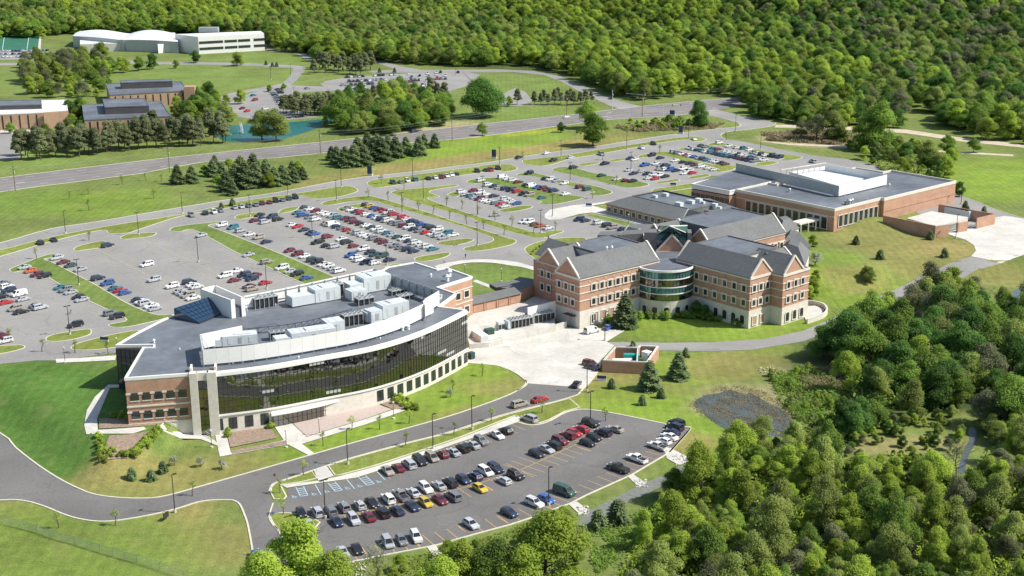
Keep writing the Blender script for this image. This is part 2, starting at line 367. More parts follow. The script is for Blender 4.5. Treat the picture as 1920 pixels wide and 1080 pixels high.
def dense(P, closed, step):
    out = []; n = len(P)
    for i in range(n if closed else n - 1):
        a, b = P[i], P[(i + 1) % n]; k = max(1, int(hypot(b[0] - a[0], b[1] - a[1]) / step))
        out += [(a[0] + (b[0] - a[0]) * j / k, a[1] + (b[1] - a[1]) * j / k) for j in range(k)]
    if not closed: out.append(tuple(P[-1][:2]))
    return out
def spline(P, closed=False, n=4):
    """Catmull-Rom smoothing of a world polyline"""
    out = []; m = len(P)
    for i in range(m if closed else m - 1):
        g = (lambda k: P[k % m]) if closed else (lambda k: P[min(m - 1, max(0, k))])
        p0, p1, p2, p3 = g(i - 1), g(i), g(i + 1), g(i + 2)
        for j in range(n):
            t = j / n
            out.append(tuple(0.5 * ((2 * p1[a]) + (p2[a] - p0[a]) * t + (2 * p0[a] - 5 * p1[a] + 4 * p2[a] - p3[a]) * t * t + (3 * p1[a] - p0[a] - 3 * p2[a] + p3[a]) * t ** 3) for a in (0, 1)))
    if not closed: out.append(tuple(P[-1][:2]))
    return out
def sheet(name, P, off, m, kind='structure', parent=None):
    """flat sheet draped on the terrain"""
    P = dense(P, True, 5.0); n = len(P)
    pts = [Vector(p) for p in P]
    xs = [p[0] for p in P]; ys = [p[1] for p in P]
    ex = []
    x = min(xs)
    while x < max(xs):
        ym = float(np.interp(x, _mx, _my)); y = max(min(ys), ym - 14)
        while y < min(max(ys), ym + 14): ex.append(Vector((x + 0.013, y + 0.017))); y += 3.0
        x += 3.0
    r = delaunay_2d_cdt(pts + ex, [], [list(range(n))], 1, 1e-4)
    b = MB(); b.v = [(p.x, p.y, zt(p.x, p.y) + off) for p in r[0]]
    b.f = [tuple(t) for t in r[2]]; b.m = [0] * len(b.f)
    o = b.build(name, m, parent)
    if parent is None: o['kind'] = kind
    return o
def kerb(P, closed, name='kerb', w=0.32, h=0.15, parent=None, m='kerb', off=0.0):
    P = dense(P, closed, 4.0); n = len(P); b = MB(); k = 0
    for i in range(n):
        a = P[(i - 1) % n] if (closed or i > 0) else P[i]; c = P[(i + 1) % n] if (closed or i < n - 1) else P[i]
        d = Vector((c[0] - a[0], c[1] - a[1])); d = d.normalized() if d.length > 0 else Vector((1, 0))
        nx, ny = -d.y * w / 2, d.x * w / 2; z = zt(*P[i]) + off
        b.v += [(P[i][0] - nx, P[i][1] - ny, z - 0.1), (P[i][0] - nx, P[i][1] - ny, z + h), (P[i][0] + nx, P[i][1] + ny, z + h), (P[i][0] + nx, P[i][1] + ny, z - 0.1)]
    for i in range(n if closed else n - 1):
        p, q = i * 4, ((i + 1) % n) * 4
        for t in range(3): b.f.append((p + t, q + t, q + t + 1, p + t + 1)); b.m.append(0)
    o = b.build(name, m, parent)
    if parent is None: o['kind'] = 'structure'
    return o
def GG(pts): return [G2(x, y) for x, y in pts]
# ================================================================== THE GROUND
def make_terrain():
    nx, ny = len(AX), len(AY); XX, YY = np.meshgrid(AX, AY)
    me = bpy.data.meshes.new('ground'); v = np.stack([XX, YY, ZZ], -1).reshape(-1, 3)
    i = np.arange(nx - 1); j = np.arange(ny - 1); I, J = np.meshgrid(i, j); a = (J * nx + I).ravel(); b = a + 1; c = b + nx; d = a + nx
    f = np.concatenate([np.stack([a, b, c], 1), np.stack([a, c, d], 1)])
    me.vertices.add(len(v)); me.vertices.foreach_set('co', v.ravel()); me.loops.add(f.size); me.loops.foreach_set('vertex_index', f.ravel().astype(np.int32))
    me.polygons.add(len(f)); me.polygons.foreach_set('loop_start', np.arange(len(f), dtype=np.int32) * 3)
    me.update(calc_edges=True)
    C = np.zeros((len(v), 3)); C[:] = (0.135, 0.175, 0.045)
    X, Y = v[:, 0], v[:, 1]
    def blob(px, py, r, col, k=1.0, ry=None, ang=0.0):
        g = G(px, py); dx, dy = X - g.x, Y - g.y; c_, s_ = cos(ang), sin(ang)
        u = (dx * c_ + dy * s_) / r; w = (-dx * s_ + dy * c_) / (ry or r)
        t = np.clip(1.35 - np.hypot(u, w), 0, 0.7) / 0.7; t = (t * t * (3 - 2 * t) * k)[:, None]
        C[:] = C * (1 - t) + np.array(col) * t
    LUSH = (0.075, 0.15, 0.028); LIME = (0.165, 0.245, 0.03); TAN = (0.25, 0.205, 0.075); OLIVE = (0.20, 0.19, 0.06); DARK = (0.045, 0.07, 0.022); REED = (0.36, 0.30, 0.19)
    # lawns, west and south
    for p in ((40, 740, 26), (120, 760, 22), (150, 830, 18), (60, 800, 22), (-60, 760, 30)): blob(*p, LUSH, 0.95)
    for p in ((240, 900, 12, TAN), (330, 905, 13, OLIVE), (430, 890, 14, OLIVE), (290, 985, 10, TAN), (330, 1010, 10, OLIVE), (100, 985, 22, OLIVE), (420, 1020, 10, OLIVE),
              (640, 850, 16, LIME), (740, 800, 16, LIME), (840, 750, 14, LIME), (930, 720, 10, OLIVE), (900, 690, 12, LIME), (700, 870, 14, OLIVE), (900, 800, 14, TAN),
              (330, 960, 8, TAN), (1040, 760, 9, TAN), (1130, 720, 16, TAN), (1200, 720, 13, OLIVE), (1180, 760, 16, LIME), (1260, 790, 14, LIME), (1330, 840, 14, LIME),
              (1290, 690, 14, LIME), (1290, 830, 7, TAN), (1340, 690, 12, OLIVE), (1400, 680, 12, OLIVE)): blob(p[0], p[1], p[2], p[3], 0.8)
    blob(80, 1050, 30, (0.13, 0.19, 0.035), 0.9)
    # M-building lawns, eastern slope
    for p in ((1240, 610, 14, LIME), (1500, 600, 12, LIME), (1400, 620, 18, LIME), (1580, 540, 22, LIME), (1560, 480, 12, (0.15, 0.22, 0.035)), (1650, 450, 22, OLIVE), (1730, 470, 18, OLIVE), (1780, 465, 14, TAN),
              (1870, 520, 12, OLIVE), (1600, 520, 12, OLIVE), (1690, 490, 12, OLIVE), (1830, 350, 30, LIME), (1880, 320, 30, LIME)): blob(p[0], p[1], p[2], p[3], 0.8)
    # meadow between the perimeter road and the highway
    for p in ((60, 380, 26, (0.12, 0.19, 0.03)), (200, 380, 28, (0.14, 0.21, 0.03)), (900, 275, 34, LIME), (980, 262, 30, LIME), (800, 292, 24, LIME), (1150, 262, 24, OLIVE)): blob(p[0], p[1], p[2], p[3], 0.75)
    for i_ in range(12): blob(700 + i_ * 36, 322 - i_ * 5.0, 11, TAN, 0.75)
    for i_ in range(6): blob(560 + i_ * 22, 345 - i_ * 4, 9, OLIVE, 0.7)
    for p in ((990, 250), (1010, 247), (1040, 243), (960, 253), (900, 258)): blob(*p, 5, (0.34, 0.34, 0.03), 0.5)
    # lawn far left, school lawns
    for p in ((430, 150, 60), (300, 135, 50), (520, 110, 50), (60, 150, 60), (60, 300, 30), (990, 155, 40), (640, 170, 16), (1030, 215, 30), (940, 215, 30)): blob(*p, (0.14, 0.205, 0.045), 0.6)
    # dry reeds and marsh edges
    for p in ((1500, 262, 22), (1560, 270, 20), (1460, 256, 12), (1230, 232, 14), (1310, 238, 12), (800, 240, 18), (770, 245, 14), (860, 232, 14)): blob(*p, (0.33, 0.29, 0.16), 0.75, p[2] * 0.55)
    for p in ((1370, 738, 8), (1490, 760, 6), (1460, 735, 7), (1340, 755, 6), (1430, 745, 6), (1320, 765, 5), (1470, 775, 5), (1510, 702, 9), (1535, 715, 9), (1400, 740, 6)): blob(*p, (0.26, 0.235, 0.12), 0.65)
    for p in ((1680, 830, 14), (1650, 840, 10), (1740, 830, 12)): blob(*p, (0.22, 0.20, 0.08), 0.7, 5)
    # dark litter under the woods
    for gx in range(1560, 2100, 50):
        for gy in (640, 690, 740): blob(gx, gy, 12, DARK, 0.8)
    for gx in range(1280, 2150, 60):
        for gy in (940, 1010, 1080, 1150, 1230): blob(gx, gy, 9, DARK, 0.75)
    far = np.clip((Y - np.interp(X, [-700, -450, -150, 50, 250, 500, 900], [1400, 1320, 1100, 950, 880, 850, 830])) / 40, 0, 1)[:, None]
    C[:] = C * (1 - far) + np.array((0.06, 0.085, 0.025)) * far
    L_ = C.mean(1, keepdims=True); C[:] = C * 1.1
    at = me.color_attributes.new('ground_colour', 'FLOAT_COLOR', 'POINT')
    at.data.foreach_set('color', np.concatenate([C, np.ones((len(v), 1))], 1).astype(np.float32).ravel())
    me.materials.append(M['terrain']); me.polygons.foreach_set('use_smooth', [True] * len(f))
    o = bpy.data.objects.new('ground', me); COL.objects.link(o); o['kind'] = 'structure'
make_terrain()

# ------------------------------------------------------------------ roads and lots
def asphalt(name, px, m, off=0.05, ks=(), sm=False):
    P = GG(px)
    if sm: P = spline(P, True, 4)
    o = sheet(name, P, off, m)
    return o
HWY_U = [(-260, 367), (-60, 341), (0, 334), (111, 320), (213, 308), (318, 295.5), (420, 285), (520, 275), (645, 262), (820, 242), (924, 230.5), (1080, 214.5), (1164, 203.5), (1247, 195), (1320, 188), (1400, 182), (1500, 176)]
HWY_L = [(1510, 188), (1400, 196), (1345, 206), (1290, 214), (1250, 218), (1145, 224), (1028, 239), (966, 248), (866, 260), (720, 272), (600, 287.5), (520, 296), (380, 304), (311, 322 - 6), (267, 325), (167, 338), (78, 349), (0, 360), (-60, 368), (-260, 398)]
highway = asphalt('highway', HWY_U + HWY_L, 'asphalt_hwy', 0.03)
kerb(GG(HWY_U[1:]), False, parent=highway); kerb(GG(HWY_L[2:]), False, parent=highway)
# lane markings of the highway
def dashes(name, px, m, w, dash, gap, parent, off=0.09):
    P = dense(GG(px), False, 1.0); b = MB(); L = 0
    for i in range(len(P) - 1):
        if dash == 0 or (L % (dash + gap)) < dash:
            a, c = P[i], P[i + 1]; d = Vector((c[0] - a[0], c[1] - a[1])).normalized(); n = Vector((-d.y, d.x)) * w / 2
            b.face([(a[0] - n.x, a[1] - n.y, zt(*a) + off), (c[0] - n.x, c[1] - n.y, zt(*c) + off), (c[0] + n.x, c[1] + n.y, zt(*c) + off), (a[0] + n.x, a[1] + n.y, zt(*a) + off)])
            L += hypot(c[0] - a[0], c[1] - a[1])
        else: L += 1.0
    return b.build(name, m, parent)
def lerp_line(A, B, t, n=14):
    a = spline(GG(A), False, 3); b = spline(GG(B), False, 3); ia = dense(a, False, 20); ib = dense(b, False, 20)
    out = []
    for k in range(n + 1):
        p = ia[int(k / n * (len(ia) - 1))]
        q = min(ib, key=lambda c: (c[0] - p[0]) ** 2 + (c[1] - p[1]) ** 2); out.append((p[0] * (1 - t) + q[0] * t, p[1] * (1 - t) + q[1] * t))
    return out
def dashw(name, P, m, w, dash, gap, parent, off=0.09):
    P = dense(spline(P, False, 4), False, 1.2); b = MB(); L = 0
    for i in range(len(P) - 1):
        a, c = P[i], P[i + 1]; l_ = hypot(c[0] - a[0], c[1] - a[1])
        if dash == 0 or (L % (dash + gap)) < dash:
            d = Vector((c[0] - a[0], c[1] - a[1])).normalized(); n = Vector((-d.y, d.x)) * w / 2
            b.face([(a[0] - n.x, a[1] - n.y, zt(*a) + off), (c[0] - n.x, c[1] - n.y, zt(*c) + off), (c[0] + n.x, c[1] + n.y, zt(*c) + off), (a[0] + n.x, a[1] + n.y, zt(*a) + off)])
        L += l_
    return b.build(name, m, parent)
dashw('lane_marking', lerp_line(HWY_U[1:-2], HWY_L[::-1][1:-2], 0.38), 'pale_line', 0.35, 0, 0, highway)
dashw('lane_marking', lerp_line(HWY_U[1:-2], HWY_L[::-1][1:-2], 0.62), 'pale_line', 0.35, 0, 0, highway)
dashw('lane_marking', lerp_line(HWY_U[1:-2], HWY_L[::-1][1:-2], 0.19), 'white_line', 0.3, 4, 8, highway)
dashw('lane_marking', lerp_line(HWY_U[1:-2], HWY_L[::-1][1:-2], 0.81), 'white_line', 0.3, 4, 8, highway)

# campus asphalt: perimeter road, all northern lots and aisles in one sheet
NORTH = [(-330, 520), (-100, 474), (0, 455.6), (95.6, 429), (178, 416.5), (300, 395.6), (420, 375.6), (520, 361), (630, 340), (692, 331), (795, 320), (860, 311), (914, 305), (1020, 287.6), (1100, 277.5), (1180, 264.5), (1270, 251), (1330, 243), (1372, 239.5)]
EAST_OUT = [(1440, 231.5), (1500, 281)]
ENTR_L = [(1386, 236.5), (1384, 231), (1360, 224), (1327, 216), (1300, 212)]
ENTR_R = [(1340, 205), (1405, 221), (1445, 227.5), (1455, 232), (1440, 238), (1400, 243), (1368, 247), (1354, 251), (1352, 256), (1363, 261.6), (1400, 267), (1440, 275.6), (1474, 282.5), (1539, 293.8), (1584, 298.5), (1640, 311), (1688, 325), (1740, 343), (1784, 361), (1830, 378), (1880, 398), (1960, 420)]
campus_px = NORTH + ENTR_L + ENTR_R + [(1960, 470), (1905, 480), (1840, 470), (1784, 420), (1720, 400), (1640, 330), (1440, 328), (1330, 330), (1297, 350), (1223, 361), (1130, 381), (1070, 390), (1036, 400), (1040, 413), (1100, 402),
    (1262, 432), (1262, 470), (1100, 500), (1018, 511), (980, 497), (919, 490), (862, 492), (815, 501), (790, 560), (500, 640), (300, 660), (218, 662), (109, 676), (67, 676), (0, 683), (-100, 690), (-400, 700)]
campus = asphalt('campus_asphalt', campus_px, 'asphalt')
kerb(spline(GG(NORTH), False, 3), False, parent=campus)
kerb(spline(GG([(1372, 239.5), (1386, 237), (1389, 234), (1384, 230), (1360, 223.5), (1327, 216), (1300, 212)]), False, 3), False, parent=campus)
kerb(spline(GG(ENTR_R), False, 3), False, parent=campus)
# islands: raised grass with a kerb all round
def island(px, m='grass', sm=4, name='grass_island', h=0.12, closed=True, holes=None):
    P = GG(px)
    if sm: P = spline(P, True, sm)
    o = sheet(name, P, h, m)
    kerb(P, True, parent=o)
    return o
ISL = [
 # strips between perimeter road and lots
 [(-120, 492), (0, 469), (67, 452), (133, 437), (222, 421), (342, 402), (450, 378), (560, 362.5), (630, 351), (658, 350), (671, 357), (660, 363), (630, 370), (592, 373), (575, 370), (560, 368), (500, 378), (430, 390), (345, 404), (265, 429), (240, 437), (205, 438), (190, 432), (100, 452), (0, 481), (-120, 510)],
 [(688, 345), (700, 338), (760, 330), (800, 325), (880, 314.5), (925, 308.5), (955, 309), (969, 314), (966, 319), (945, 322), (930, 320), (880, 327), (800, 338), (740, 348), (705, 352)],
 [(980, 301), (1000, 298.5), (1060, 291), (1130, 279.5), (1200, 269), (1260, 259.5), (1300, 256), (1320, 259.5), (1322, 263.5), (1300, 266), (1287, 262.5), (1240, 268), (1190, 277), (1130, 288), (1070, 298), (1033, 309), (1010, 311), (985, 308)],
 # big wedge north of lot C
 [(735, 360), (742, 366), (800, 386), (870, 405), (900, 417), (960, 436), (1010, 447), (1040, 440), (1056, 434.5), (1050, 432), (1030, 434.5), (1010, 437), (980, 430), (900, 407), (850, 391), (802, 373), (823, 370), (818, 366), (805, 361), (815, 356), (857, 349.5), (848, 347), (800, 352), (755, 356)],
 # lot D northern strip (median along the diagonal avenue)
 [(603, 382), (620, 376), (680, 368), (700, 369), (740, 380), (800, 398), (850, 415), (900, 430), (950, 446), (967, 451), (962, 458), (930, 466), (895, 471), (872, 470), (872, 465), (895, 460), (918, 455), (925, 448), (905, 439), (850, 420), (800, 406), (740, 389), (700, 378), (660, 378), (625, 384), (608, 385)],
 # round end + tree strip of lot M
 [(875, 341), (890, 336), (935, 333), (960, 333), (1000, 350), (1040, 362), (1090, 369), (1093, 372), (1060, 380), (1035, 384), (1010, 382), (1015, 378), (990, 370), (940, 352), (905, 344), (885, 345)],
 [(839, 365), (852, 360), (863, 363), (858, 369), (845, 368)],
 [(935, 395), (965, 388), (990, 386), (998, 389), (975, 395), (950, 398)],
 [(968, 328), (985, 324), (1010, 326), (1060, 340), (1110, 348), (1142, 357), (1147, 362), (1125, 367), (1100, 364), (1115, 360), (1080, 352), (1040, 342), (1000, 331), (980, 330)],
 [(1035, 318), (1050, 313.5), (1075, 315), (1120, 326), (1180, 336), (1213, 344), (1214, 348), (1190, 352), (1165, 351), (1120, 340), (1070, 328), (1042, 322)],
 [(1084, 309), (1095, 306), (1122, 304.5), (1122, 307), (1100, 311), (1090, 311.5)],
 [(1142, 301), (1155, 298.5), (1172, 297.5), (1172, 300), (1155, 303), (1146, 303)],
 [(1197, 293), (1210, 289), (1240, 285), (1262, 287), (1300, 300), (1330, 308), (1377, 311), (1375, 318), (1350, 323), (1340, 321), (1300, 311), (1270, 300), (1240, 291), (1212, 295), (1200, 296)],
 [(1230, 342), (1250, 339), (1268, 336), (1274, 339), (1250, 343), (1236, 344)],
 [(1290, 333), (1305, 329.5), (1325, 327), (1331, 330), (1310, 334), (1296, 335)],
 [(1272, 279), (1283, 277.5), (1292, 278), (1286, 281.5), (1276, 281)],
 [(1327, 271), (1345, 267), (1380, 274), (1420, 281), (1460, 288), (1497, 293), (1503, 297), (1480, 301), (1462, 300), (1470, 297), (1440, 291), (1400, 283), (1350, 273), (1335, 274)],
 [(1416, 308), (1435, 303), (1452, 303), (1458, 306), (1440, 310), (1422, 311)],
 [(1223, 360), (1226, 355), (1260, 350), (1300, 344), (1310, 350), (1270, 357), (1235, 361)],
 # lot W / B / D islands
 [(138, 468), (150, 461), (185, 453), (200, 454), (213, 462), (200, 463), (160, 469), (146, 471)],
 [(226, 446), (240, 440), (285, 436.5), (293, 438.5), (280, 444), (245, 448), (232, 449)],
 [(440, 408), (452, 402), (490, 398), (478, 406), (455, 411), (444, 411)],
 [(522, 397), (535, 391), (560, 388), (552, 395), (535, 399), (526, 400)],
 [(633, 392), (645, 387), (690, 381), (700, 386), (670, 391), (645, 397), (636, 396)],
 [(820, 456), (835, 452), (870, 448), (883, 448.5), (888, 451), (870, 457), (845, 461), (826, 459)],
 [(777, 486), (790, 481), (838, 474), (843, 477.5), (830, 484), (800, 490), (783, 490)],
 [(722, 501), (740, 495), (760, 497), (750, 502), (730, 504)],
 [(18, 506), (30, 500), (70, 484), (95, 477), (112, 477), (118, 481), (83, 486), (100, 493), (140, 514), (180, 535), (240, 570), (290, 590), (318, 590), (324, 592), (300, 600), (240, 613), (212, 614), (205, 609), (238, 600), (200, 580), (150, 556), (100, 526), (76, 511), (45, 508), (25, 511)],
 [(318, 432), (332, 425), (400, 417), (412, 418), (390, 423), (410, 431), (480, 458), (540, 482), (590, 504), (630, 521), (640, 530), (600, 545), (560, 528), (500, 500), (440, 472), (400, 450), (362, 431), (340, 434), (324, 434)],
 [(86, 637), (100, 628), (160, 618), (171, 621), (165, 629), (130, 638), (98, 641)],
 [(133, 653), (145, 645), (180, 635), (240, 622), (262, 622), (240, 640), (218, 651), (180, 656), (145, 657)],
 [(-80, 668), (-20, 652), (20, 648), (42, 648), (45, 653), (20, 660), (-20, 668), (-80, 682)],
 [(984, 470), (990, 462), (1010, 454), (1040, 448), (1080, 446), (1100, 450), (1090, 480), (1060, 490), (1020, 492), (1000, 484)],
]
for k, px in enumerate(ISL): island(px, 'grass2' if k in (5, 8, 9, 27, 28) else 'grass')
# white pavement loop with planted heart by the low wing
def pave(name, px, m='concrete', off=0.14, sm=0, kb=False):
    P = GG(px)
    if sm: P = spline(P, True, sm)
    o = sheet(name, P, off, m)
    if kb: kerb(P, True, parent=o)
    return o
pave('pavement', [(1021, 403), (1030, 394), (1070, 386), (1128, 380), (1180, 372), (1225, 364), (1225, 369), (1160, 378), (1110, 386), (1150, 397), (1220, 417), (1262, 432), (1256, 436), (1200, 421), (1140, 405), (1110, 399), (1085, 402), (1050, 412), (1030, 413), (1021, 409)])
island([(1041, 400), (1055, 393), (1076, 389.5), (1100, 393), (1106, 398), (1080, 402), (1050, 407), (1040, 405)], 'grass2', 4, 'grass_bed')
island([(1106, 390), (1130, 386), (1150, 385), (1200, 401), (1262, 421), (1262, 428), (1200, 410), (1150, 396)], 'grass', 0, 'grass_bed')
island([(1095, 404), (1110, 401.5), (1180, 417), (1250, 437), (1240, 440), (1180, 426)], 'grass2', 0, 'grass_bed')
# front lawn circle between the wings
pave('pavement', [(815, 500), (835, 494), (862, 489.5), (890, 487), (919, 487), (960, 490.5), (985, 496), (1020, 508), (1020, 514), (985, 503), (950, 497), (919, 493), (880, 493), (850, 498), (840, 503), (828, 508)], sm=3)
pave('walkway', [(886, 528), (893, 525), (935, 541), (930, 545)])
LAWN = [(845, 506), (870, 498), (919, 494), (960, 498), (1018, 514), (1018, 535), (960, 545), (886, 560), (884, 520)]
sheet('lawn', GG(LAWN), 0.10, 'grass2')

# south road, yard and south lot
SR_U = [(-260, 700), (-120, 752), (0, 812), (30, 840), (74, 874), (118.5, 902), (163, 923), (207, 932), (266.6, 934.8), (311, 930), (385, 909.6), (500, 877), (589, 851.5), (678, 826), (760, 804), (860, 775), (956, 740), (985, 721), (985, 713)]
SR_L = [(1093, 729.6), (1084, 740), (1047, 751.7), (944, 777.6), (840, 811), (755, 832.6), (648, 862), (589, 881.5), (545, 896), (515, 906), (508, 913), (504.5, 922), (506, 932), (512, 938), (512, 944), (506, 962), (505, 972), (512, 985), (523, 997), (560, 1070), (600, 1200), (520, 1200), (485, 1090), (477, 1052), (466, 990), (459, 967), (450, 946.6), (440, 939.5), (429.5, 937.7), (400, 938), (370, 942), (332, 954), (281, 966), (222, 976), (184, 978), (148, 973), (118, 964), (83, 949.6), (44, 939), (0, 938), (-80, 945), (-260, 960)]
south_road = asphalt('south_road', SR_U + [(1068, 725)] + SR_L, 'asphalt_new', 0.05)
kerb(spline(GG(SR_U), False, 3), False, parent=south_road, w=0.4)
kerb(spline(GG(SR_L[1:12]), False, 3), False, parent=south_road)
kerb(spline(GG(SR_L[14:20]), False, 2), False, parent=south_road)
kerb(spline(GG(SR_L[21:]), False, 3), False, parent=south_road, w=0.4)
LOT = [(538, 916), (600, 907), (666, 898), (707, 885), (780, 860), (850, 835), (910, 815), (971, 792), (990, 797), (1011, 796), (1032, 789), (1060, 774), (1089, 768), (1125, 771), (1180, 781), (1244.6, 794.5), (1288, 801), (1294, 803), (1288, 812), (1255, 849), (1185, 890.4), (1099, 929), (1068, 945), (1052, 950), (1040, 955), (990.4, 973), (957, 984), (881.5, 1004.5), (816.7, 1023), (790, 1028), (693, 1046.7), (650, 1056), (560, 1072), (505, 1082), (505, 960), (512, 944), (530, 940), (540, 932)]
south_lot = asphalt('south_lot', LOT, 'asphalt_new', 0.054)
kerb(spline(GG(LOT[7:20]), False, 3), False, parent=south_lot, w=0.45)
kerb(GG(LOT[17:33]), False, parent=south_lot, w=0.4)
sheet('tar_seam', GG([(700, 885), (702, 884), (560, 1000), (556, 1000)]), 0.062, 'asphalt_new') if False else None
# walk along the lot's northern edge, crossing walk, stop-sign island
pave('walkway', [(527, 910), (600, 902), (640, 893), (700, 877), (780, 851), (860, 824), (920, 800), (964, 781.5), (975, 783), (977, 786), (971, 792), (910, 814), (850, 834), (780, 859), (707, 884), (666, 897), (600, 906), (538, 915.5)])
pave('walkway', [(588, 882), (612, 874), (626, 893), (597, 902)])
island([(508, 924), (509, 914), (518, 906), (545, 897.5), (585, 884.5), (594, 897), (560, 905), (526, 909), (528, 914), (537, 931), (532, 936.5), (514, 936)], 'grass', 0)
island([(616, 874), (650, 863), (756, 834), (842, 813), (946, 779.5), (1046, 753.5), (1068, 748), (1087, 764), (1058, 772), (1030, 787), (1011, 793.5), (992, 794), (980, 786), (966, 779), (920, 797), (860, 821), (780, 848), (700, 874), (640, 890), (628, 891)], 'grass', 0, 'verge')
island([(507, 970), (511, 966), (528, 962), (560, 965), (600, 980), (560, 1010), (527, 998), (513, 982)], 'grass', 2)
YARD = [(877, 681), (874, 640), (915, 636), (1041, 611), (1086, 617), (1130, 616), (1172, 620), (1137, 641), (1152, 648), (1129, 673), (1120, 698), (1106, 717), (1093, 729.6), (1068, 725), (989, 719), (985, 713), (964, 698), (933, 686)]
pave('service_yard', YARD, 'concrete', 0.07)
kerb(spline(GG([(877, 681), (933, 686), (964, 698), (985, 713), (987, 722), (970, 733)]), False, 3), False, w=0.4)
kerb(spline(GG([(1129, 673), (1120, 698), (1106, 717), (1093, 729.6), (1084, 740)]), False, 3), False, w=0.4)
asphalt('service_road', [(1136, 641.6), (1244, 642.8), (1339.6, 642), (1435.4, 635.6), (1507, 620), (1591, 584), (1666, 547.6), (1733, 515), (1821, 481.5), (1878, 494.5), (1830, 507), (1751.5, 540), (1680, 575), (1600, 607), (1507, 640), (1411, 656), (1327.6, 659), (1234, 657), (1152, 649)], 'asphalt', 0.06)
pave('east_yard', [(1821, 481), (1830, 470), (1826, 460), (1811, 450), (1780, 440), (1760, 425), (1850, 410), (1885, 405), (1985, 420), (1985, 465), (1920, 478), (1877, 494)], 'concrete', 0.08)
asphalt('basin_path', [(1075, 985), (1100, 960), (1150, 935), (1210, 905), (1262, 884), (1278, 872), (1290, 880), (1270, 898), (1215, 925), (1160, 950), (1110, 985), (1085, 1010), (1060, 1010)], 'patch', 0.05)
# drain aprons from the lot kerb
for a in ([(1246, 845), (1256, 840), (1290, 858), (1290, 868), (1272, 872), (1250, 860)], [(1176, 893), (1186, 889), (1212, 907), (1198, 915)], [(1066, 946), (1082, 941), (1104, 958), (1088, 966)], [(800, 1026), (815, 1021), (830, 1040), (820, 1052)]):
    q = GG(a); o = sheet('drain_apron', q, 0.12, 'concrete'); o['kind'] = 'structure'
# pavements on the south side of the curved building
pave('walkway', [(1, 1), (2, 1), (2, 2)]) if False else None
pave('walkway', [(104, 674), (150, 672), (218, 667), (216, 676), (160, 679), (106, 681)])
pave('walkway', [(203, 722), (232, 722), (232, 727), (206, 728), (182, 786), (184, 814), (162, 815), (158, 798), (163, 770), (178, 745)])
pave('walkway', [(184, 807), (230, 804), (300, 799), (306, 793), (345, 810), (378, 812), (402, 826), (408, 832), (407, 836), (376, 824), (340, 823), (306, 809), (240, 814), (184, 814)])
pave('walkway', [(401, 804), (422, 803), (432, 846), (520, 829), (532, 826), (512, 796), (545, 792), (575, 820), (690, 785), (752, 764), (760, 770), (690, 795), (566, 833), (590, 851), (578, 854), (540, 834), (412, 857)], off=0.13)
pave('forecourt', [(547, 792), (600, 782), (665, 764), (690, 753), (735, 768), (690, 784), (575, 819)], 'paver', 0.12)
for px in ([(186, 786), (230, 785), (300, 782), (306, 792), (299, 798), (240, 802), (186, 805)], [(205, 818), (240, 816), (300, 811), (278, 830), (240, 860), (210, 862), (186, 866), (196, 840)], [(424, 806), (440, 797), (500, 793), (520, 822), (432, 840)], [(432, 846), (520, 830), (536, 827), (536, 834), (436, 852)], [(706, 755), (730, 745), (755, 755), (770, 764), (752, 768), (736, 768)]):
    o = sheet('planting_bed', GG(px), 0.2, 'mulch')
# sandy tracks, side streets and far lots
asphalt('dirt_track', [(1455, 234), (1500, 234), (1600, 238), (1700, 243), (1800, 258), (1960, 275), (1960, 281), (1800, 265), (1700, 250), (1600, 244), (1500, 240), (1452, 239)], 'sand', 0.05)
asphalt('dirt_track', [(1415, 264), (1480, 269), (1560, 272), (1660, 276), (1780, 283), (1900, 290), (1900, 293), (1780, 287), (1660, 280), (1560, 276), (1480, 272)], 'sand', 0.05)
SIDE = [(700, 116), (720, 116), (760, 126), (790, 131), (860, 131), (930, 130), (1000, 133), (1050, 143), (1100, 163), (1123, 176), (1165, 190), (1200, 199), (1164, 205), (1140, 197), (1105, 180), (1080, 168), (1050, 152), (1020, 141), (960, 135), (860, 136), (700, 137), (690, 133), (745, 131), (715, 121)]
asphalt('side_road', SIDE, 'asphalt', 0.05)
asphalt('side_road', [(-60, 119), (60, 117), (160, 113), (230, 113), (300, 116), (420, 117), (480, 119), (560, 123), (575, 126), (566, 140), (555, 152), (545, 160), (620, 163), (622, 170), (540, 175), (500, 172), (470, 172), (430, 190), (420, 205), (505, 214), (530, 210), (560, 208), (600, 220), (500, 228), (395, 210), (380, 196), (430, 175), (500, 162), (530, 156), (546, 140), (550, 128), (480, 124), (400, 121.5), (300, 121), (160, 118), (60, 122), (-60, 124)], 'asphalt', 0.05)
asphalt('side_road', [(500, 91), (540, 91), (565, 96), (585, 108), (600, 114), (575, 112), (560, 103), (540, 96), (500, 94)], 'asphalt', 0.05)
asphalt('far_lot', [(600, 158), (610, 152), (650, 145), (730, 140), (800, 136), (870, 134), (900, 140), (880, 160), (840, 172), (700, 172), (620, 170)], 'asphalt', 0.06)
asphalt('far_lot', [(425, 206), (430, 192), (470, 174), (545, 165), (562, 180), (548, 200), (540, 212), (500, 221), (440, 216)], 'asphalt', 0.07)
asphalt('far_lot', [(-60, 92), (88, 92), (90, 111), (-60, 113)], 'asphalt', 0.05)
asphalt('side_road', [(905, 195), (965, 165), (985, 172), (1000, 190), (975, 199)], 'asphalt', 0.05)
asphalt('west_lot', [(-60, 250), (40, 249), (60, 256), (50, 275), (35, 298), (-60, 302)], 'asphalt', 0.05)
asphalt('west_lot', [(0, 240), (90, 246), (98, 252), (0, 250)], 'concrete', 0.06)
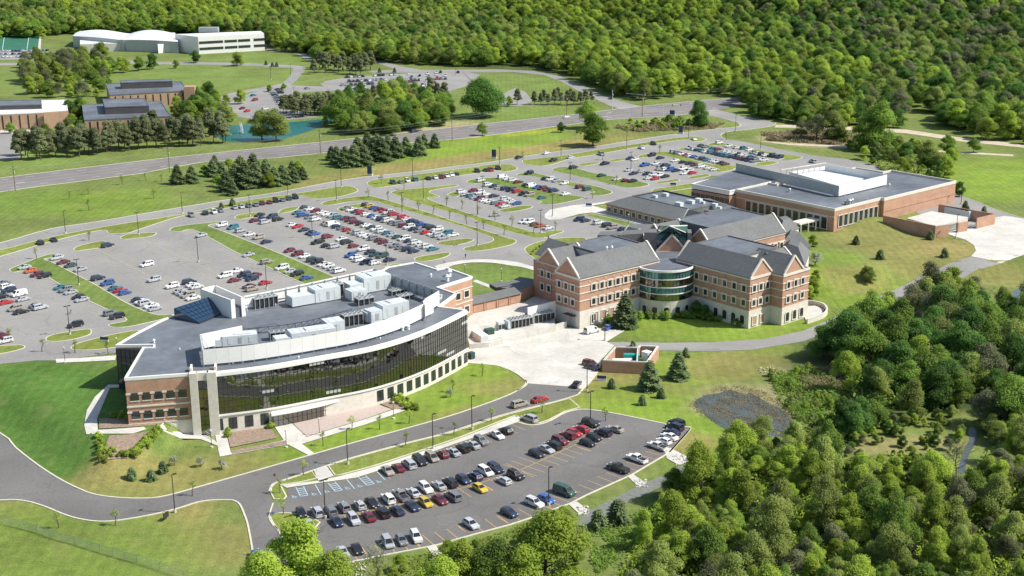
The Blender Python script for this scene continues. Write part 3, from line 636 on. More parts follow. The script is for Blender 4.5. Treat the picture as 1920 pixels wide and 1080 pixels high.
# stall markings
def stalls(p0, p1, n, L, m, two=False, w=0.14, spine=False, off=0.068, parent=None):
    """n+1 stall lines along p0 -> p1 (world points), each reaching L metres to the right of it (and left when two)"""
    b = MB(); a = Vector(p0); c = Vector(p1); d = (c - a).normalized(); nr = Vector((d.y, -d.x))
    def line(s, e):
        dd = (e - s).normalized(); nn = Vector((-dd.y, dd.x)) * w / 2
        b.face([(s.x - nn.x, s.y - nn.y, zt(s.x, s.y) + off), (e.x - nn.x, e.y - nn.y, zt(e.x, e.y) + off), (e.x + nn.x, e.y + nn.y, zt(e.x, e.y) + off), (s.x + nn.x, s.y + nn.y, zt(s.x, s.y) + off)])
    for i in range(n + 1):
        q = a + (c - a) * i / n
        line(q - nr * (L if two else 0), q + nr * L)
    if spine: line(a, c)
    return b.build('stall_line', m, parent)
def VV(px): return Vector(G2(*px))
def stl(a, b, L, m, parent, two=False, spine=False, w=0.14, off=0.068):
    A, B = VV(a), VV(b); n = max(1, round((B - A).length / 2.78)); return stalls(A, B, n, L, m, two, w, spine, off, parent)
for a, b, two in (((180, 466), (420, 590), True), ((262, 446), (520, 565), True), ((470, 405), (705, 497), True), ((555, 394), (812, 485), True), ((662, 386), (855, 452), True), ((864, 362), (968, 392), True),
                  ((1180, 300), (1265, 335), True), ((1255, 285), (1345, 320), False), ((1290, 277), (1430, 305), True)):
    stl(a, b, 5.3, 'pale_line', campus, two, two, 0.16)
for a, b in (((362, 432), (600, 545)), ((76, 512), (236, 600))): stl(a, b, 5.3, 'pale_line', campus, w=0.16)
for a, b in (((640, 522), (390, 424)), ((318, 590), (84, 486)), ((185, 433), (0, 482)), ((345, 405), (260, 431)), ((560, 369), (430, 391))): stl(b, a, 5.3, 'pale_line', campus, w=0.16) if a[0] > b[0] else stl(a, b, 5.3, 'pale_line', campus, w=0.16)
# south lot: bright lines
stl((707, 885), (975, 791), 5.2, 'orange_line', south_lot, w=0.13)
A2 = [(590, 975), (700, 958), (800, 934), (900, 906), (975, 882), (1075, 836), (1115, 815)]
P2 = GG(A2)
for i in range(len(P2) - 1): stalls(P2[i], P2[i + 1], max(1, round((Vector(P2[i + 1]) - Vector(P2[i])).length / 2.9)), 5.2, 'orange_line', True, 0.13, True, 0.068, south_lot)
E3 = [(650, 1056), (693, 1046.7), (790, 1028), (881.5, 1004.5), (957, 984), (1040, 957), (1099, 929), (1185, 890.4), (1255, 849), (1288, 806)]
P3 = GG(E3)
for i in range(len(P3) - 1): stalls(P3[i + 1], P3[i], max(1, round((Vector(P3[i + 1]) - Vector(P3[i])).length / 2.9)), 5.2, 'orange_line', False, 0.13, False, 0.068, south_lot)
# accessible bays: hatched aisles
def hatch(p, q, L):
    """aisle between world points p, q on the kerb, L deep, ladder hatched"""
    b = MB(); a = Vector(p); c = Vector(q); d = (c - a).normalized(); nr = Vector((d.y, -d.x))
    def line(s, e, w=0.16):
        dd = (e - s).normalized(); nn = Vector((-dd.y, dd.x)) * w / 2; z = zt(s.x, s.y) + 0.07
        b.face([(s.x - nn.x, s.y - nn.y, z), (e.x - nn.x, e.y - nn.y, z), (e.x + nn.x, e.y + nn.y, z), (s.x + nn.x, s.y + nn.y, z)])
    line(a, a + nr * L); line(c, c + nr * L)
    for k in range(1, 6): line(a + nr * L * k / 5, c + nr * L * k / 5, 0.2)
    return b.build('hatching', 'blue_line', south_lot)
for p, q in (((555, 914), (569, 912)), ((615, 906), (628, 903.5)), ((672, 894.8), (685.5, 892.0))): hatch(G2(*p), G2(*q), 5.2)
for p, e in (((591, 909), (602, 928)), ((650, 899), (665, 917)), ((707, 885), (722, 900))):
    a, c = Vector(G2(*p)), Vector(G2(*e)); b = MB(); d = (c - a).normalized(); n = Vector((-d.y, d.x)) * 0.08
    b.face([(a.x - n.x, a.y - n.y, zt(*a) + .07), (c.x - n.x, c.y - n.y, zt(*c) + .07), (c.x + n.x, c.y + n.y, zt(*c) + .07), (a.x + n.x, a.y + n.y, zt(*a) + .07)]); b.build('stall_line', 'blue_line', south_lot)
def wheelchair(px, py):
    """small painted wheelchair symbol"""
    g = G(px, py); b = MB(); z = g.z + 0.07; a0 = radians(-55)
    ax = Vector((cos(a0), sin(a0))); ay = Vector((-sin(a0), cos(a0)))
    def P(u, v): q = Vector((g.x, g.y)) + ax * (-v) + ay * (u); return (q.x, q.y, z)
    def seg(u0, v0, u1, v1, w=0.12):
        d = Vector((u1 - u0, v1 - v0)).normalized(); n = Vector((-d.y, d.x)) * w / 2
        b.face([P(u0 - n.x, v0 - n.y), P(u1 - n.x, v1 - n.y), P(u1 + n.x, v1 + n.y), P(u0 + n.x, v0 + n.y)])
    R_ = 0.42; pr = None
    for k in range(9):
        t = radians(100 + k * 32); c = (R_ * cos(t), -0.15 + R_ * sin(t))
        if pr: seg(*pr, *c)
        pr = c
    seg(-0.05, 0.75, -0.02, 0.1); seg(-0.02, 0.1, 0.38, 0.08); seg(0.38, 0.08, 0.5, -0.45); seg(0.5, -0.45, 0.68, -0.4); seg(-0.04, 0.42, 0.3, 0.42)
    pr = None
    for k in range(7):
        t = radians(k * 60); c = (-0.06 + 0.11 * cos(t), 0.93 + 0.11 * sin(t))
        if pr: seg(*pr, *c, 0.09)
        pr = c
    b.build('wheelchair_symbol', 'blue_line', south_lot)
for p in ((551, 932), (588, 927), (612, 922), (651, 916), (674, 912), (710, 904)): wheelchair(*p)
# asphalt arrows on the highway
for p in ((38, 343), (1142, 212), (1136, 219)):
    g = G(*p); b = MB(); b.box(g.x, g.y, g.z + 0.09, 4, 0.5, 0.01, radians(36)); b.build('arrow_marking', 'white_line', highway)
# ponds, creek
pond = sheet('pond', spline(GG([(412, 240), (440, 235), (500, 232), (560, 228), (600, 224), (625, 221), (618, 230), (590, 242), (560, 252), (530, 261), (490, 265), (445, 267), (415, 262), (405, 250)]), True, 3), 0.06, 'pond')
sheet('west_pond', GG([(312, 250), (330, 246), (345, 252), (330, 258)]), 0.05, 'pond')
marsh = sheet('marsh_pool', spline(GG([(1300, 758), (1320, 742), (1345, 738), (1370, 731), (1395, 740), (1410, 738), (1440, 756), (1462, 765), (1480, 785), (1502, 802), (1495, 820), (1440, 822), (1400, 810), (1380, 814), (1345, 796), (1330, 785), (1318, 772)]), True, 3), 0.05, 'marsh')
sheet('creek', spline(GG([(1822, 800), (1832, 812), (1830, 830), (1818, 850), (1812, 870), (1806, 888), (1796, 884), (1802, 862), (1808, 842), (1818, 824), (1815, 810)]), True, 3), 0.06, 'creek')
sheet('east_pond', spline(GG([(1880, 560), (1900, 545), (1960, 530), (2000, 560), (1960, 590), (1900, 585)]), True, 3), 0.06, 'creek')
# ================================================================== BUILDINGS
E1A = radians(39.5)
class Fr:
    """local frame of a building: a runs along its front, b runs back"""
    def __init__(s, o, ang): s.o = o; s.c = cos(ang); s.s = sin(ang); s.ang = ang
    def __call__(s, a, b, z=None):
        x = s.o[0] + a * s.c - b * s.s; y = s.o[1] + a * s.s + b * s.c
        return (x, y) if z is None else (x, y, z)
    def inv(s, p): dx, dy = p[0] - s.o[0], p[1] - s.o[1]; return (dx * s.c + dy * s.s, -dx * s.s + dy * s.c)
WINMESH = {}
def win_mesh(w, h, key, frame='stone', glass='glass', fw=0.28, arch=False, grid=(2, 2), sill=True):
    k = (round(w, 2), round(h, 2), key)
    if k in WINMESH: return WINMESH[k]
    def mk(name, mb, mats):
        me = bpy.data.meshes.new(name); me.from_pydata(mb.v, [], mb.f)
        for m in mats: me.materials.append(M[m])
        if len(mats) > 1: me.polygons.foreach_set('material_index', mb.m)
        return me
    g = MB()
    # local: x along wall, y outward (negative = out), z up ; origin bottom centre
    g.face([(-w / 2, -0.03, 0), (w / 2, -0.03, 0), (w / 2, -0.03, h), (-w / 2, -0.03, h)])
    if arch:
        n = 8; c0 = h
        pts = [(w / 2 * cos(pi * i / n), -0.03, c0 + w / 2 * 0.55 * sin(pi * i / n)) for i in range(n + 1)]
        g.face([(p[0], p[1], p[2]) for p in pts])
    f = MB()
    if fw > 0:
        f.box(-w / 2 - fw / 2, -0.07, -fw * 0.6, fw, 0.16, h + fw * (0.6 if arch else 1.7)); f.box(w / 2 + fw / 2, -0.07, -fw * 0.6, fw, 0.16, h + fw * (0.6 if arch else 1.7))
        f.box(0, -0.09, -fw * 0.9, w + 2 * fw + 0.1, 0.22, fw * 0.9)
        if not arch: f.box(0, -0.075, h, w, 0.17, fw * 1.1)
        else:
            n = 8
            for i in range(n):
                t0, t1 = pi * i / n, pi * (i + 1) / n; q = lambda t, r: (((w / 2 + r)) * cos(t), h + (w / 2 * 0.55 + r) * sin(t))
                a, b_, c_, d_ = q(t0, 0), q(t0, fw), q(t1, fw), q(t1, 0)
                f.face([(a[0], -0.16, a[1]), (b_[0], -0.16, b_[1]), (c_[0], -0.16, c_[1]), (d_[0], -0.16, d_[1])])
                f.face([(b_[0], -0.16, b_[1]), (b_[0], 0, b_[1]), (c_[0], 0, c_[1]), (c_[0], -0.16, c_[1])])
    mu = MB()
    for i in range(1, grid[0]): mu.box(-w / 2 + w * i / grid[0], -0.06, 0, 0.07, 0.06, h)
    for i in range(1, grid[1]): mu.box(0, -0.06, h * i / grid[1], w, 0.06, 0.07)
    WINMESH[k] = (mk('window', g, [glass]), mk('frame', f, [frame]) if f.f else None, mk('mullion', mu, ['dark']) if mu.f else None)
    return WINMESH[k]
def put_window(parent, x, y, z, ang, meshes, name='window'):
    """ang: direction of the wall seen from outside left to right; outside lies to the right of it"""
    wl = world_loc(parent)
    o = bpy.data.objects.new(name, meshes[0]); COL.objects.link(o); o.parent = parent; o.location = (x - wl.x, y - wl.y, z - wl.z); o.rotation_euler = (0, 0, ang)
    for nm, me in (('frame', meshes[1]), ('mullion', meshes[2])):
        if me is not None: c = bpy.data.objects.new(nm, me); COL.objects.link(c); c.parent = o
    return o
def win_row(parent, p, q, n, z, meshes, m0=0.5, m1=0.5, name='window'):
    """n windows along wall p -> q (outside on the right hand)"""
    p = Vector(p[:2]); q = Vector(q[:2]); d = q - p; ang = atan2(d.y, d.x); out = []
    for i in range(n):
        t = (i + m0) / (n - 1 + m0 + m1) if n > 1 else 0.5
        c = p + d * t; out.append(put_window(parent, c.x, c.y, z, ang, meshes, name))
    return out
def band(parent, pts, z, h=0.35, m='stone', name='stone_band', t=0.18, closed=False):
    b = MB(); n = len(pts)
    for i in range(n if closed else n - 1):
        p, q = pts[i], pts[(i + 1) % n]; d = Vector((q[0] - p[0], q[1] - p[1])); L = d.length; a = atan2(d.y, d.x); nrm = Vector((d.y, -d.x)).normalized() * (t / 2)
        c = ((p[0] + q[0]) / 2 + nrm.x, (p[1] + q[1]) / 2 + nrm.y); b.box(c[0], c[1], z + 0.002 * i, L + t, t, h, a)
    return b.build(name, m, parent)
def coping(parent, poly, z, w=0.5, h=0.5, m='stone', name='coping', closed=True, inset=0.0):
    """parapet standing on the edge of a flat roof"""
    P = list(poly); a = sum(P[i][0] * P[(i + 1) % len(P)][1] - P[(i + 1) % len(P)][0] * P[i][1] for i in range(len(P)))
    if a < 0 and closed: P = P[::-1]
    n = len(P); off = []
    for i in range(n):
        a0 = P[(i - 1) % n] if (closed or i > 0) else None; c0 = P[(i + 1) % n] if (closed or i < n - 1) else None
        d1 = (Vector(P[i]) - Vector(a0)).normalized() if a0 else None; d2 = (Vector(c0) - Vector(P[i])).normalized() if c0 else None
        d1 = d1 or d2; d2 = d2 or d1; n1 = Vector((-d1.y, d1.x)); n2 = Vector((-d2.y, d2.x)); mm = (n1 + n2); mm = mm.normalized() if mm.length > 0.01 else n1
        k = min(2.0, 1 / max(0.3, mm.dot(n1))); off.append(mm * k)
    b = MB(); o = 0.12
    for i in range(n):
        p = Vector(P[i]); e = p - off[i] * o; f = p + off[i] * (w - o)
        b.v += [(e.x, e.y, z - 0.35), (e.x, e.y, z + h), (f.x, f.y, z + h), (f.x, f.y, z - 0.05)]
    for i in range(n if closed else n - 1):
        p, q = i * 4, ((i + 1) % n) * 4
        for t in range(3): b.f.append((p + t, q + t, q + t + 1, p + t + 1)); b.m.append(0)
        b.f.append((p + 3, q + 3, q, p)); b.m.append(0)
    if not closed:
        b.f.append((0, 1, 2, 3)); b.m.append(0); k = (n - 1) * 4; b.f.append((k + 3, k + 2, k + 1, k)); b.m.append(0)
    return b.build(name, m, parent)

# ------------------------------------------------------------------ 1. curved glass building
HR = 16.0
bA = thing('office_building', 'long curved office building with dark mirrored glass front and rooftop machinery behind a white screen', 'building', (*GP(540, 620, HR), 0))
arc = spline(W([(392, 701), (500, 688), (602, 670), (704, 650.6), (793, 622), (874, 583)], HR), False, 16)
P0, P1_ = GP(234, 711, HR), GP(355, 702, HR)
backA = W([(823, 576), (855, 552), (821, 540), (885, 520), (837, 503), (820, 506.5), (778, 493), (727, 502)], HR)
back2 = [GP(701, 518, HR), GP(640, 530, HR), GP(540, 553, HR), GP(458, 573, HR)]
backL = spline(W([(400, 578), (326, 593), (271, 618.5), (240.7, 635), (217, 649)], HR), False, 4)
endL = W([(288, 648), (288, 653), (268, 653)], HR)
outline = [P0, P1_] + arc + backA + back2 + backL + endL
core = [P0, P1_] + arc + backA + back2 + backL + endL
MB().prism(core, -2, HR - 0.6, 0, 1).build('wall', ['roof', 'brick'], bA)
# roof slab edge in white metal, membrane on top
rf = MB(); rf.prism(core, HR - 0.62, HR, 0, 1); roofA = rf.build('roof', ['roof', 'white'], bA)
coping(bA, core, HR, 0.55, 0.35, 'white')
def alen(P):
    s = [0.0]
    for i in range(len(P) - 1): s.append(s[-1] + hypot(P[i + 1][0] - P[i][0], P[i + 1][1] - P[i][1]))
    return s
def at_len(P, S, d):
    d = min(max(d, 0), S[-1]); i = max(0, min(len(P) - 2, int(np.searchsorted(S, d) - 1))); t = (d - S[i]) / max(1e-6, S[i + 1] - S[i])
    return Vector((P[i][0] + (P[i + 1][0] - P[i][0]) * t, P[i][1] + (P[i + 1][1] - P[i][1]) * t))
SA = alen(arc)
def curtain(parent, P, z0, z1, nz, pw, out=0.25, wob=0.012, gl='glass_dark', mul='dark', lit=0.05, name='curtain_wall', part=True):
    """glass wall of separate, slightly tilted panes along polyline P (outside on the right hand) with mullions"""
    S = alen(P); n = max(1, round(S[-1] / pw)); g = MB(); mu = MB(); hz = (z1 - z0) / nz; rg = random.Random(5)
    pts = [at_len(P, S, S[-1] * i / n) for i in range(n + 1)]; bl = {}
    for i in range(n):
        p, q = pts[i], pts[i + 1]; d = (q - p).normalized(); nr = Vector((d.y, -d.x)); a = p + nr * out; c = q + nr * out
        for k in range(nz):
            t0, t1, t2 = (rg.uniform(-wob, wob) for _ in range(3)); za, zb = z0 + k * hz, z0 + (k + 1) * hz
            if (i // 4, k) not in bl: bl[(i // 4, k)] = rg.random() < lit
            mi = 1 if bl[(i // 4, k)] and rg.random() < 0.8 else 0
            if mi: # pane with a lowered blind behind: upper half shows pale
                zm = za + hz * 0.45
                g.face([(a.x, a.y, za), (c.x, c.y, za), (c.x, c.y, zm), (a.x, a.y, zm)], 0); g.face([(a.x, a.y, zm), (c.x, c.y, zm), (c.x, c.y, zb), (a.x, a.y, zb)], 1)
            else: g.face([(a.x + nr.x * t0, a.y + nr.y * t0, za), (c.x, c.y, za), (c.x + nr.x * t1, c.y + nr.y * t1, zb), (a.x + nr.x * t2, a.y + nr.y * t2, zb)], 0)
        mu.beam((a.x + nr.x * .04, a.y + nr.y * .04, z0), (a.x + nr.x * .04, a.y + nr.y * .04, z1), 0.07, 0.14)
        for k in range(nz + 1):
            zz = z0 + k * hz; e = 0.05; mu.beam((a.x + nr.x * e, a.y + nr.y * e, zz), (c.x + nr.x * e, c.y + nr.y * e, zz), 0.10 if k in (0, nz, nz // 2) else 0.05, 0.10)
    o = g.build('glass_panes', [gl, 'blind'], parent); o['kind'] = 'stuff'
    m = mu.build('mullions', mul, parent); m['kind'] = 'stuff'
    return o
def wallstrip(parent, P, z0, z1, t, m, name, out=0.0):
    b = MB()
    n = len(P)
    for i in range(n):
        a0 = Vector(P[max(0, i - 1)]); c0 = Vector(P[min(n - 1, i + 1)]); d = (c0 - a0).normalized(); nr = Vector((d.y, -d.x)); p = Vector(P[i]) + nr * out; q = p + nr * t
        b.v += [(p.x, p.y, z0), (q.x, q.y, z0), (q.x, q.y, z1), (p.x, p.y, z1)]
    for i in range(n - 1):
        k, l_ = i * 4, (i + 1) * 4
        for u in range(4): b.f.append((k + u, l_ + u, l_ + (u + 1) % 4, k + (u + 1) % 4)); b.m.append(0)
    b.f += [(0, 1, 2, 3), (4 * n - 1, 4 * n - 2, 4 * n - 3, 4 * n - 4)]; b.m += [0, 0]
    return b.build(name, m, parent)
curtain(bA, arc, 5.2, HR - 0.75, 6, 1.05, 0.35, 0.006, lit=0.07)
wallstrip(bA, arc, -1.5, 5.15, 0.3, 'stone', 'stone_base', 0.02)
wallstrip(bA, arc, 4.75, 5.2, 0.3, 'white', 'sill_band', 0.34)
wallstrip(bA, arc, HR - 0.75, HR + 0.1, 0.5, 'white', 'roof_edge', 0.1)
wm = win_mesh(2.1, 3.0, 'A', fw=0.0, grid=(2, 2))
for fx in [0.985 - 0.0405 * i for i in range(12)] + [0.155, 0.108, 0.06, 0.018]:
    p = at_len(arc, SA, SA[-1] * fx); q = at_len(arc, SA, SA[-1] * fx + 0.5); d = (q - p) if (q - p).length > 0.01 else (p - at_len(arc, SA, SA[-1] * fx - 0.5)); a = atan2(d.y, d.x)
    nr = Vector((d.y, -d.x)).normalized() * 0.36; put_window(bA, p.x + nr.x, p.y + nr.y, 1.0, a, wm)
# brick west bay with two rows of windows
frA = Fr(P0, atan2(P1_[1] - P0[1], P1_[0] - P0[0]))
wl_ = hypot(P1_[0] - P0[0], P1_[1] - P0[1])
wmb = win_mesh(2.1, 2.0, 'Ab', fw=0.0, grid=(1, 2))
for z in (10.2, 5.4):
    for i in range(5): 
        x, y = frA(1.9 + i * (wl_ - 2.2) / 4.6, -0.03); put_window(bA, x, y, z, frA.ang, wmb)
        b = MB(); 
        xx, yy = frA(1.9 + i * (wl_ - 2.2) / 4.6 - (wl_ - 2.2) / 9.2, -0.05); b.box(xx, yy, z + 1.6, 1.15, 0.12, 0.45, frA.ang); b.build('stone_block', 'stone', bA); b = MB(); x2, y2 = frA(1.9 + i * (wl_ - 2.2) / 4.6, -0.07); b.box(x2, y2, z - 0.2, 2.3, 0.18, 0.2, frA.ang)
        b.build('sill', 'stone', bA)
band(bA, [P0, P1_], 8.5, 0.4); band(bA, [P0, P1_], 4.0, 0.25)
b = MB(); q0 = frA(wl_ * 0.45, -0.06); q1 = frA(wl_, -0.06); b.face([(q0[0], q0[1], 3.6), (q0[0], q0[1], 3.9), (q1[0], q1[1], 3.9), (q1[0], q1[1], -0.5)]); b.build('stone_plinth', 'stone', bA)
# white portal frame with a tall glass slot
pc = Vector(GP(374, 700, HR + 0.6)); pa = frA.ang + radians(-3)
frP = Fr(GP(357, 699, HR + 0.4), pa); b = MB()
for a0, w_ in ((0.7, 1.9), (5.1, 2.3)):
    x, y = frP(a0, -0.4); b.box(x, y, -1, w_, 2.0, HR + 1.6, pa)
x, y = frP(2.9, -0.3); b.box(x, y, HR - 1.4, 2.8, 1.6, 2.0, pa)
x, y = frP(0.1, 1.8); b.box(x, y, HR - 0.1, 0.5, 3.2, 1.6, pa); x, y = frP(6.0, 1.8); b.box(x, y, HR - 0.1, 0.5, 3.2, 1.6, pa)
b.build('portal_frame', 'stone', bA)
MB().box(*frP(2.9, -0.5), 0, 2.7, 0.5, HR - 1.2, pa).build('slot_backing', 'dark', bA); curtain(bA, [frP(1.6, -0.8), frP(4.0, -0.8)], 0.4, HR - 1.4, 6, 1.3, 0.1)
# glass returns on the west end
curtain(bA, [endL[2], P0], 4.5, HR - 0.7, 5, 1.3, 0.06, gl='glass'); curtain(bA, [backL[-1], endL[2]], 4.2, HR - 0.7, 5, 1.3, 0.06, gl='glass')
# brick wing windows on the east
bw = [backA[2], backA[3]]
win_row(bA, backA[2], backA[3], 3, 10.3, win_mesh(2.0, 2.0, 'Aw', frame='stone', fw=0.3, grid=(2, 1)), 1.3, 0.7)
win_row(bA, backA[2], backA[3], 3, 5.4, win_mesh(2.0, 2.0, 'Aw', frame='stone', fw=0.3, grid=(2, 1)), 1.3, 0.7)
band(bA, [backA[1], backA[2], backA[3]], 13.0, 0.3) ; band(bA, [backA[2], backA[3]], 8.7, 0.3)
# entrance vestibule with white canopy
cv = W([(506, 762), (560, 752), (620, 737), (690, 720), (686, 735), (665, 742), (600, 760), (550, 771), (509, 778)], 3.7)
b = MB(); b.prism(W([(511, 760), (560, 750), (620, 735), (686, 720), (664, 739), (600, 757), (550, 768), (512, 775)], 3.6), 0, 3.3); b.build('vestibule', 'dark', bA)
MB().prism(cv, 3.3, 3.95, 0, 0).build('canopy', 'white', bA)
vf = spline(W([(512, 777), (550, 769.5), (600, 758.5), (665, 741)], 3.5), False, 4)
curtain(bA, vf, 0.1, 3.25, 2, 1.3, 0.12, gl='glass_dark', lit=0.0)
# low screen wall in front of the glass above the canopy
wallstrip(bA, spline(W([(500, 753), (560, 742), (620, 727), (688, 708)], 4.9), False, 4), 3.9, 4.9, 0.15, 'grey', 'upstand')
# ---- roof screen of white panels
def screen(P, z0, z1, inner=False, m='white', parent=bA, pw=3.2, name='roof_screen', face=1):
    """panels standing on posts along P, one object per panel"""
    P = list(P); S = alen(P); n = max(1, round(S[-1] / pw)); pts = [at_len(P, S, S[-1] * i / n) for i in range(n + 1)]
    sc = None; fr = MB()
    root = None
    for i in range(n):
        p, q = pts[i], pts[i + 1]; d = (q - p).normalized(); c = (p + q) / 2; L = (q - p).length
        b = MB(); b.box(c.x, c.y, z0, L - 0.03, 0.12, z1 - z0, atan2(d.y, d.x))
        o = b.build('screen_panel', m, parent)
        nr = Vector((-d.y, d.x)) * face
        fr.beam((p.x + nr.x * .25, p.y + nr.y * .25, HR if parent is bA else z0 - 1), (p.x + nr.x * .25, p.y + nr.y * .25, z1 - 0.1), 0.28)
        fr.beam((p.x + nr.x * 0.25, p.y + nr.y * .25, z1 - 0.4), (q.x + nr.x * .25, q.y + nr.y * .25, z1 - 0.4), 0.14)
        fr.beam((p.x + nr.x * 0.25, p.y + nr.y * .25, z0 + 0.9), (q.x + nr.x * .25, q.y + nr.y * .25, z0 + 0.9), 0.14)
        if i % 2 == 0: fr.beam((p.x + nr.x * .3, p.y + nr.y * .3, z1 - 0.8), (p.x + nr.x * 2.0, p.y + nr.y * 2.0, z0 - 0.4), 0.12)
    fr.build('screen_post', 'grey', parent)
frontS = spline(W([(380, 656), (460, 648.5), (540, 637), (600, 627), (670, 614), (744, 592), (795, 569), (812, 561)], 20.6), False, 8)
screen(frontS, 16.7, 20.6)
sideW = W([(453.6, 610.4), (375, 627), (380, 656)], 20.6); screen(sideW[:2], 16.7, 20.6, pw=3.5, face=-1); screen(sideW[1:], 16.7, 20.6, pw=3.5, face=1)
backS = W([(456.7, 555), (540, 539), (620, 521.5), (701, 504)], 20.2); screen(backS, 16.6, 20.2, pw=4.6, face=-1)
screen(W([(701, 504), (760, 524), (800, 537), (823, 545)], 20.2), 16.6, 20.2, pw=3.6, m='grey', face=-1)
screen(W([(823, 545), (792, 563), (797, 572)], 20.6), 16.6, 20.6, pw=4.2, face=-1)
# ---- sloping skylight
H1, H2 = (*GP(326, 578, 19.0), 19.0), (*GP(391, 557, 20.0), 20.0); L1, L2 = (*GP(374, 605, 16.4), 16.4), (*GP(405, 592, 16.4), 16.4); H3 = (*GP(419, 585, 16.4), 16.4)
def lerp3(a, b_, t): return tuple(a[i] + (b_[i] - a[i]) * t for i in range(3))
sky_ = MB(); sb = MB()
for i in range(7):
    for j in range(5):
        p = lambda u, v: lerp3(lerp3(H1, H2, u), lerp3(L1, L2, u), v)
        u0, u1, v0, v1 = i / 7 + .008, (i + 1) / 7 - .008, j / 5 + .012, (j + 1) / 5 - .012
        MB().face([p(u0, v1), p(u1, v1), p(u1, v0), p(u0, v0)]).build('skylight_pane', 'skylight', bA)
dz = lambda q, z: (q[0], q[1], z)
sb.face([lerp3(H1, H1, 0), L1, L2, H2]); sb.v = [(x, y, z - 0.12) for x, y, z in sb.v]
sb.build('skylight_frame', 'dark', bA)
MB().face([L2, H3, H2]).face([H1, dz(H1, 16), dz(L1, 16), L1]).build('skylight_side', 'skylight', bA)
MB().face([L1, dz(L1, 16), dz(L2, 16), L2]).face([L2, dz(L2, 16), dz(H3, 16), H3]).face([H2, H3, dz(H3, 16), dz(H2, 16)]).face([dz(H1, 16), H1, H2, dz(H2, 16)]).build('skylight_kerb', 'dark', bA)
# ---- white fin tower
ft = W([(377, 541), (404, 535), (457, 558), (433, 562)], 21.4)
b = MB()
for i in (0, 1, 3):
    p, q = Vector(ft[i]), Vector(ft[(i + 1) % 4]); c = (p + q) / 2; d = q - p; b.box(c.x, c.y, 15.5, d.length + 0.4, 0.4, 5.9, atan2(d.y, d.x))
p, q = Vector(ft[2]), Vector(ft[3]); d = (q - p); c = p + d * 0.12; b.box(c.x, c.y, 15.5, d.length * 0.24, 0.4, 5.9, atan2(d.y, d.x)); c = p + d * 0.86; b.box(c.x, c.y, 15.5, d.length * 0.28, 0.4, 5.9, atan2(d.y, d.x))
b.build('fin_tower', 'white', bA)
MB().prism([tuple(Vector(a) * 0.97 + Vector(GP(415, 549, 21.4)) * 0.03) for a in ft], 15.5, 18.6).build('tower_roof', 'roof', bA)
# ---- rooftop plant: every unit a part of the roof
def ahu(px, py, L, Wd, h, ang=33, step=0.45, parent=bA, z=HR):
    x, y = GP(px, py, z); a = radians(ang); f = Fr((x, y), a); b = MB()
    b.box(*f(0, 0), z + 0.35, L, Wd, h, a, 0)
    if step: b.box(*f(-L * (0.5 + step / 2), -Wd * 0.1), z + 0.35, L * step, Wd * 0.75, h * 0.72, a, 0); b.box(*f(L * 0.1, 0), z + 0.36 + h, L * 0.5, Wd * 0.6, 0.25, a, 0)
    b.box(*f(0, 0), z, L * 1.02, Wd * 0.9, 0.35, a, 1)
    for i in range(int(L / 2)): b.box(*f(-L / 2 + 1 + i * 2.0, 0), z + 0.35 + h, 0.08, Wd, 0.06, a, 0); 
    for i in range(3): b.box(*f(-L * 0.3 + i * L * 0.3, -Wd / 2 - 0.03), z + 0.9, 0.9, 0.06, h * 0.6, a, 1 if i == 1 else 0)
    return b.build('air_handler', ['unit', 'grey'], parent)
def chiller(px, py, L, Wd, h, ang=33, parent=bA, z=HR, fans=None, rows=2):
    x, y = GP(px, py, z); a = radians(ang); f = Fr((x, y), a); b = MB(); n = fans or max(2, int(L / 1.3))
    for i in range(n + 1):
        for s in (-1, 1): b.box(*f(-L / 2 + L * i / n, s * Wd / 2), z, 0.14, 0.14, h, a, 1)
    b.box(*f(0, 0), z + h - 0.3, L + 0.2, Wd + 0.2, 0.3, a, 0); b.box(*f(0, 0), z + 0.6, L, Wd * 0.8, h - 1.1, a, 2)
    for i in range(n):
        for s in ((-1, 1) if rows == 2 else (0,)):
            c = f(-L / 2 + L * (i + .5) / n, s * Wd / 4); b.tube((c[0], c[1], z + h), (c[0], c[1], z + h + 0.25), 0.42, 0.42, 8, 0, False); b.tube((c[0], c[1], z + h + .02), (c[0], c[1], z + h + 0.06), 0.40, 0.40, 8, 2)
    return b.build('chiller', ['grey', 'grey', 'dark'], parent)
ahu(608, 562, 8, 5.5, 3.8, step=0.9); ahu(700, 543, 9, 6, 4.4, step=0.5); ahu(668, 560, 5, 4.5, 2.6, step=0)
ahu(585, 640, 12, 4.6, 3.2, 24, step=0.35) ; ahu(625, 624, 5, 4.4, 3.4, 28, step=0)
ahu(735, 592, 8.5, 4.8, 3.8, 36, step=0.6); ahu(700, 603, 3.5, 4, 3.2, 36, step=0)
ahu(450, 645, 9, 4, 2.6, 14, step=0.3); ahu(820, 562, 2.0, 2.0, 1.2, 50, step=0)
chiller(497, 575, 7, 2.6, 3.2); chiller(628, 555, 4.4, 3.0, 4.0); chiller(660, 608, 5.5, 2.8, 3.2, 30); chiller(683, 570, 5.0, 3.0, 2.2); chiller(520, 636, 4.0, 2.2, 2.4, 20); chiller(747, 551, 5.5, 2.4, 1.6); chiller(760, 560, 5, 2.2, 1.4)
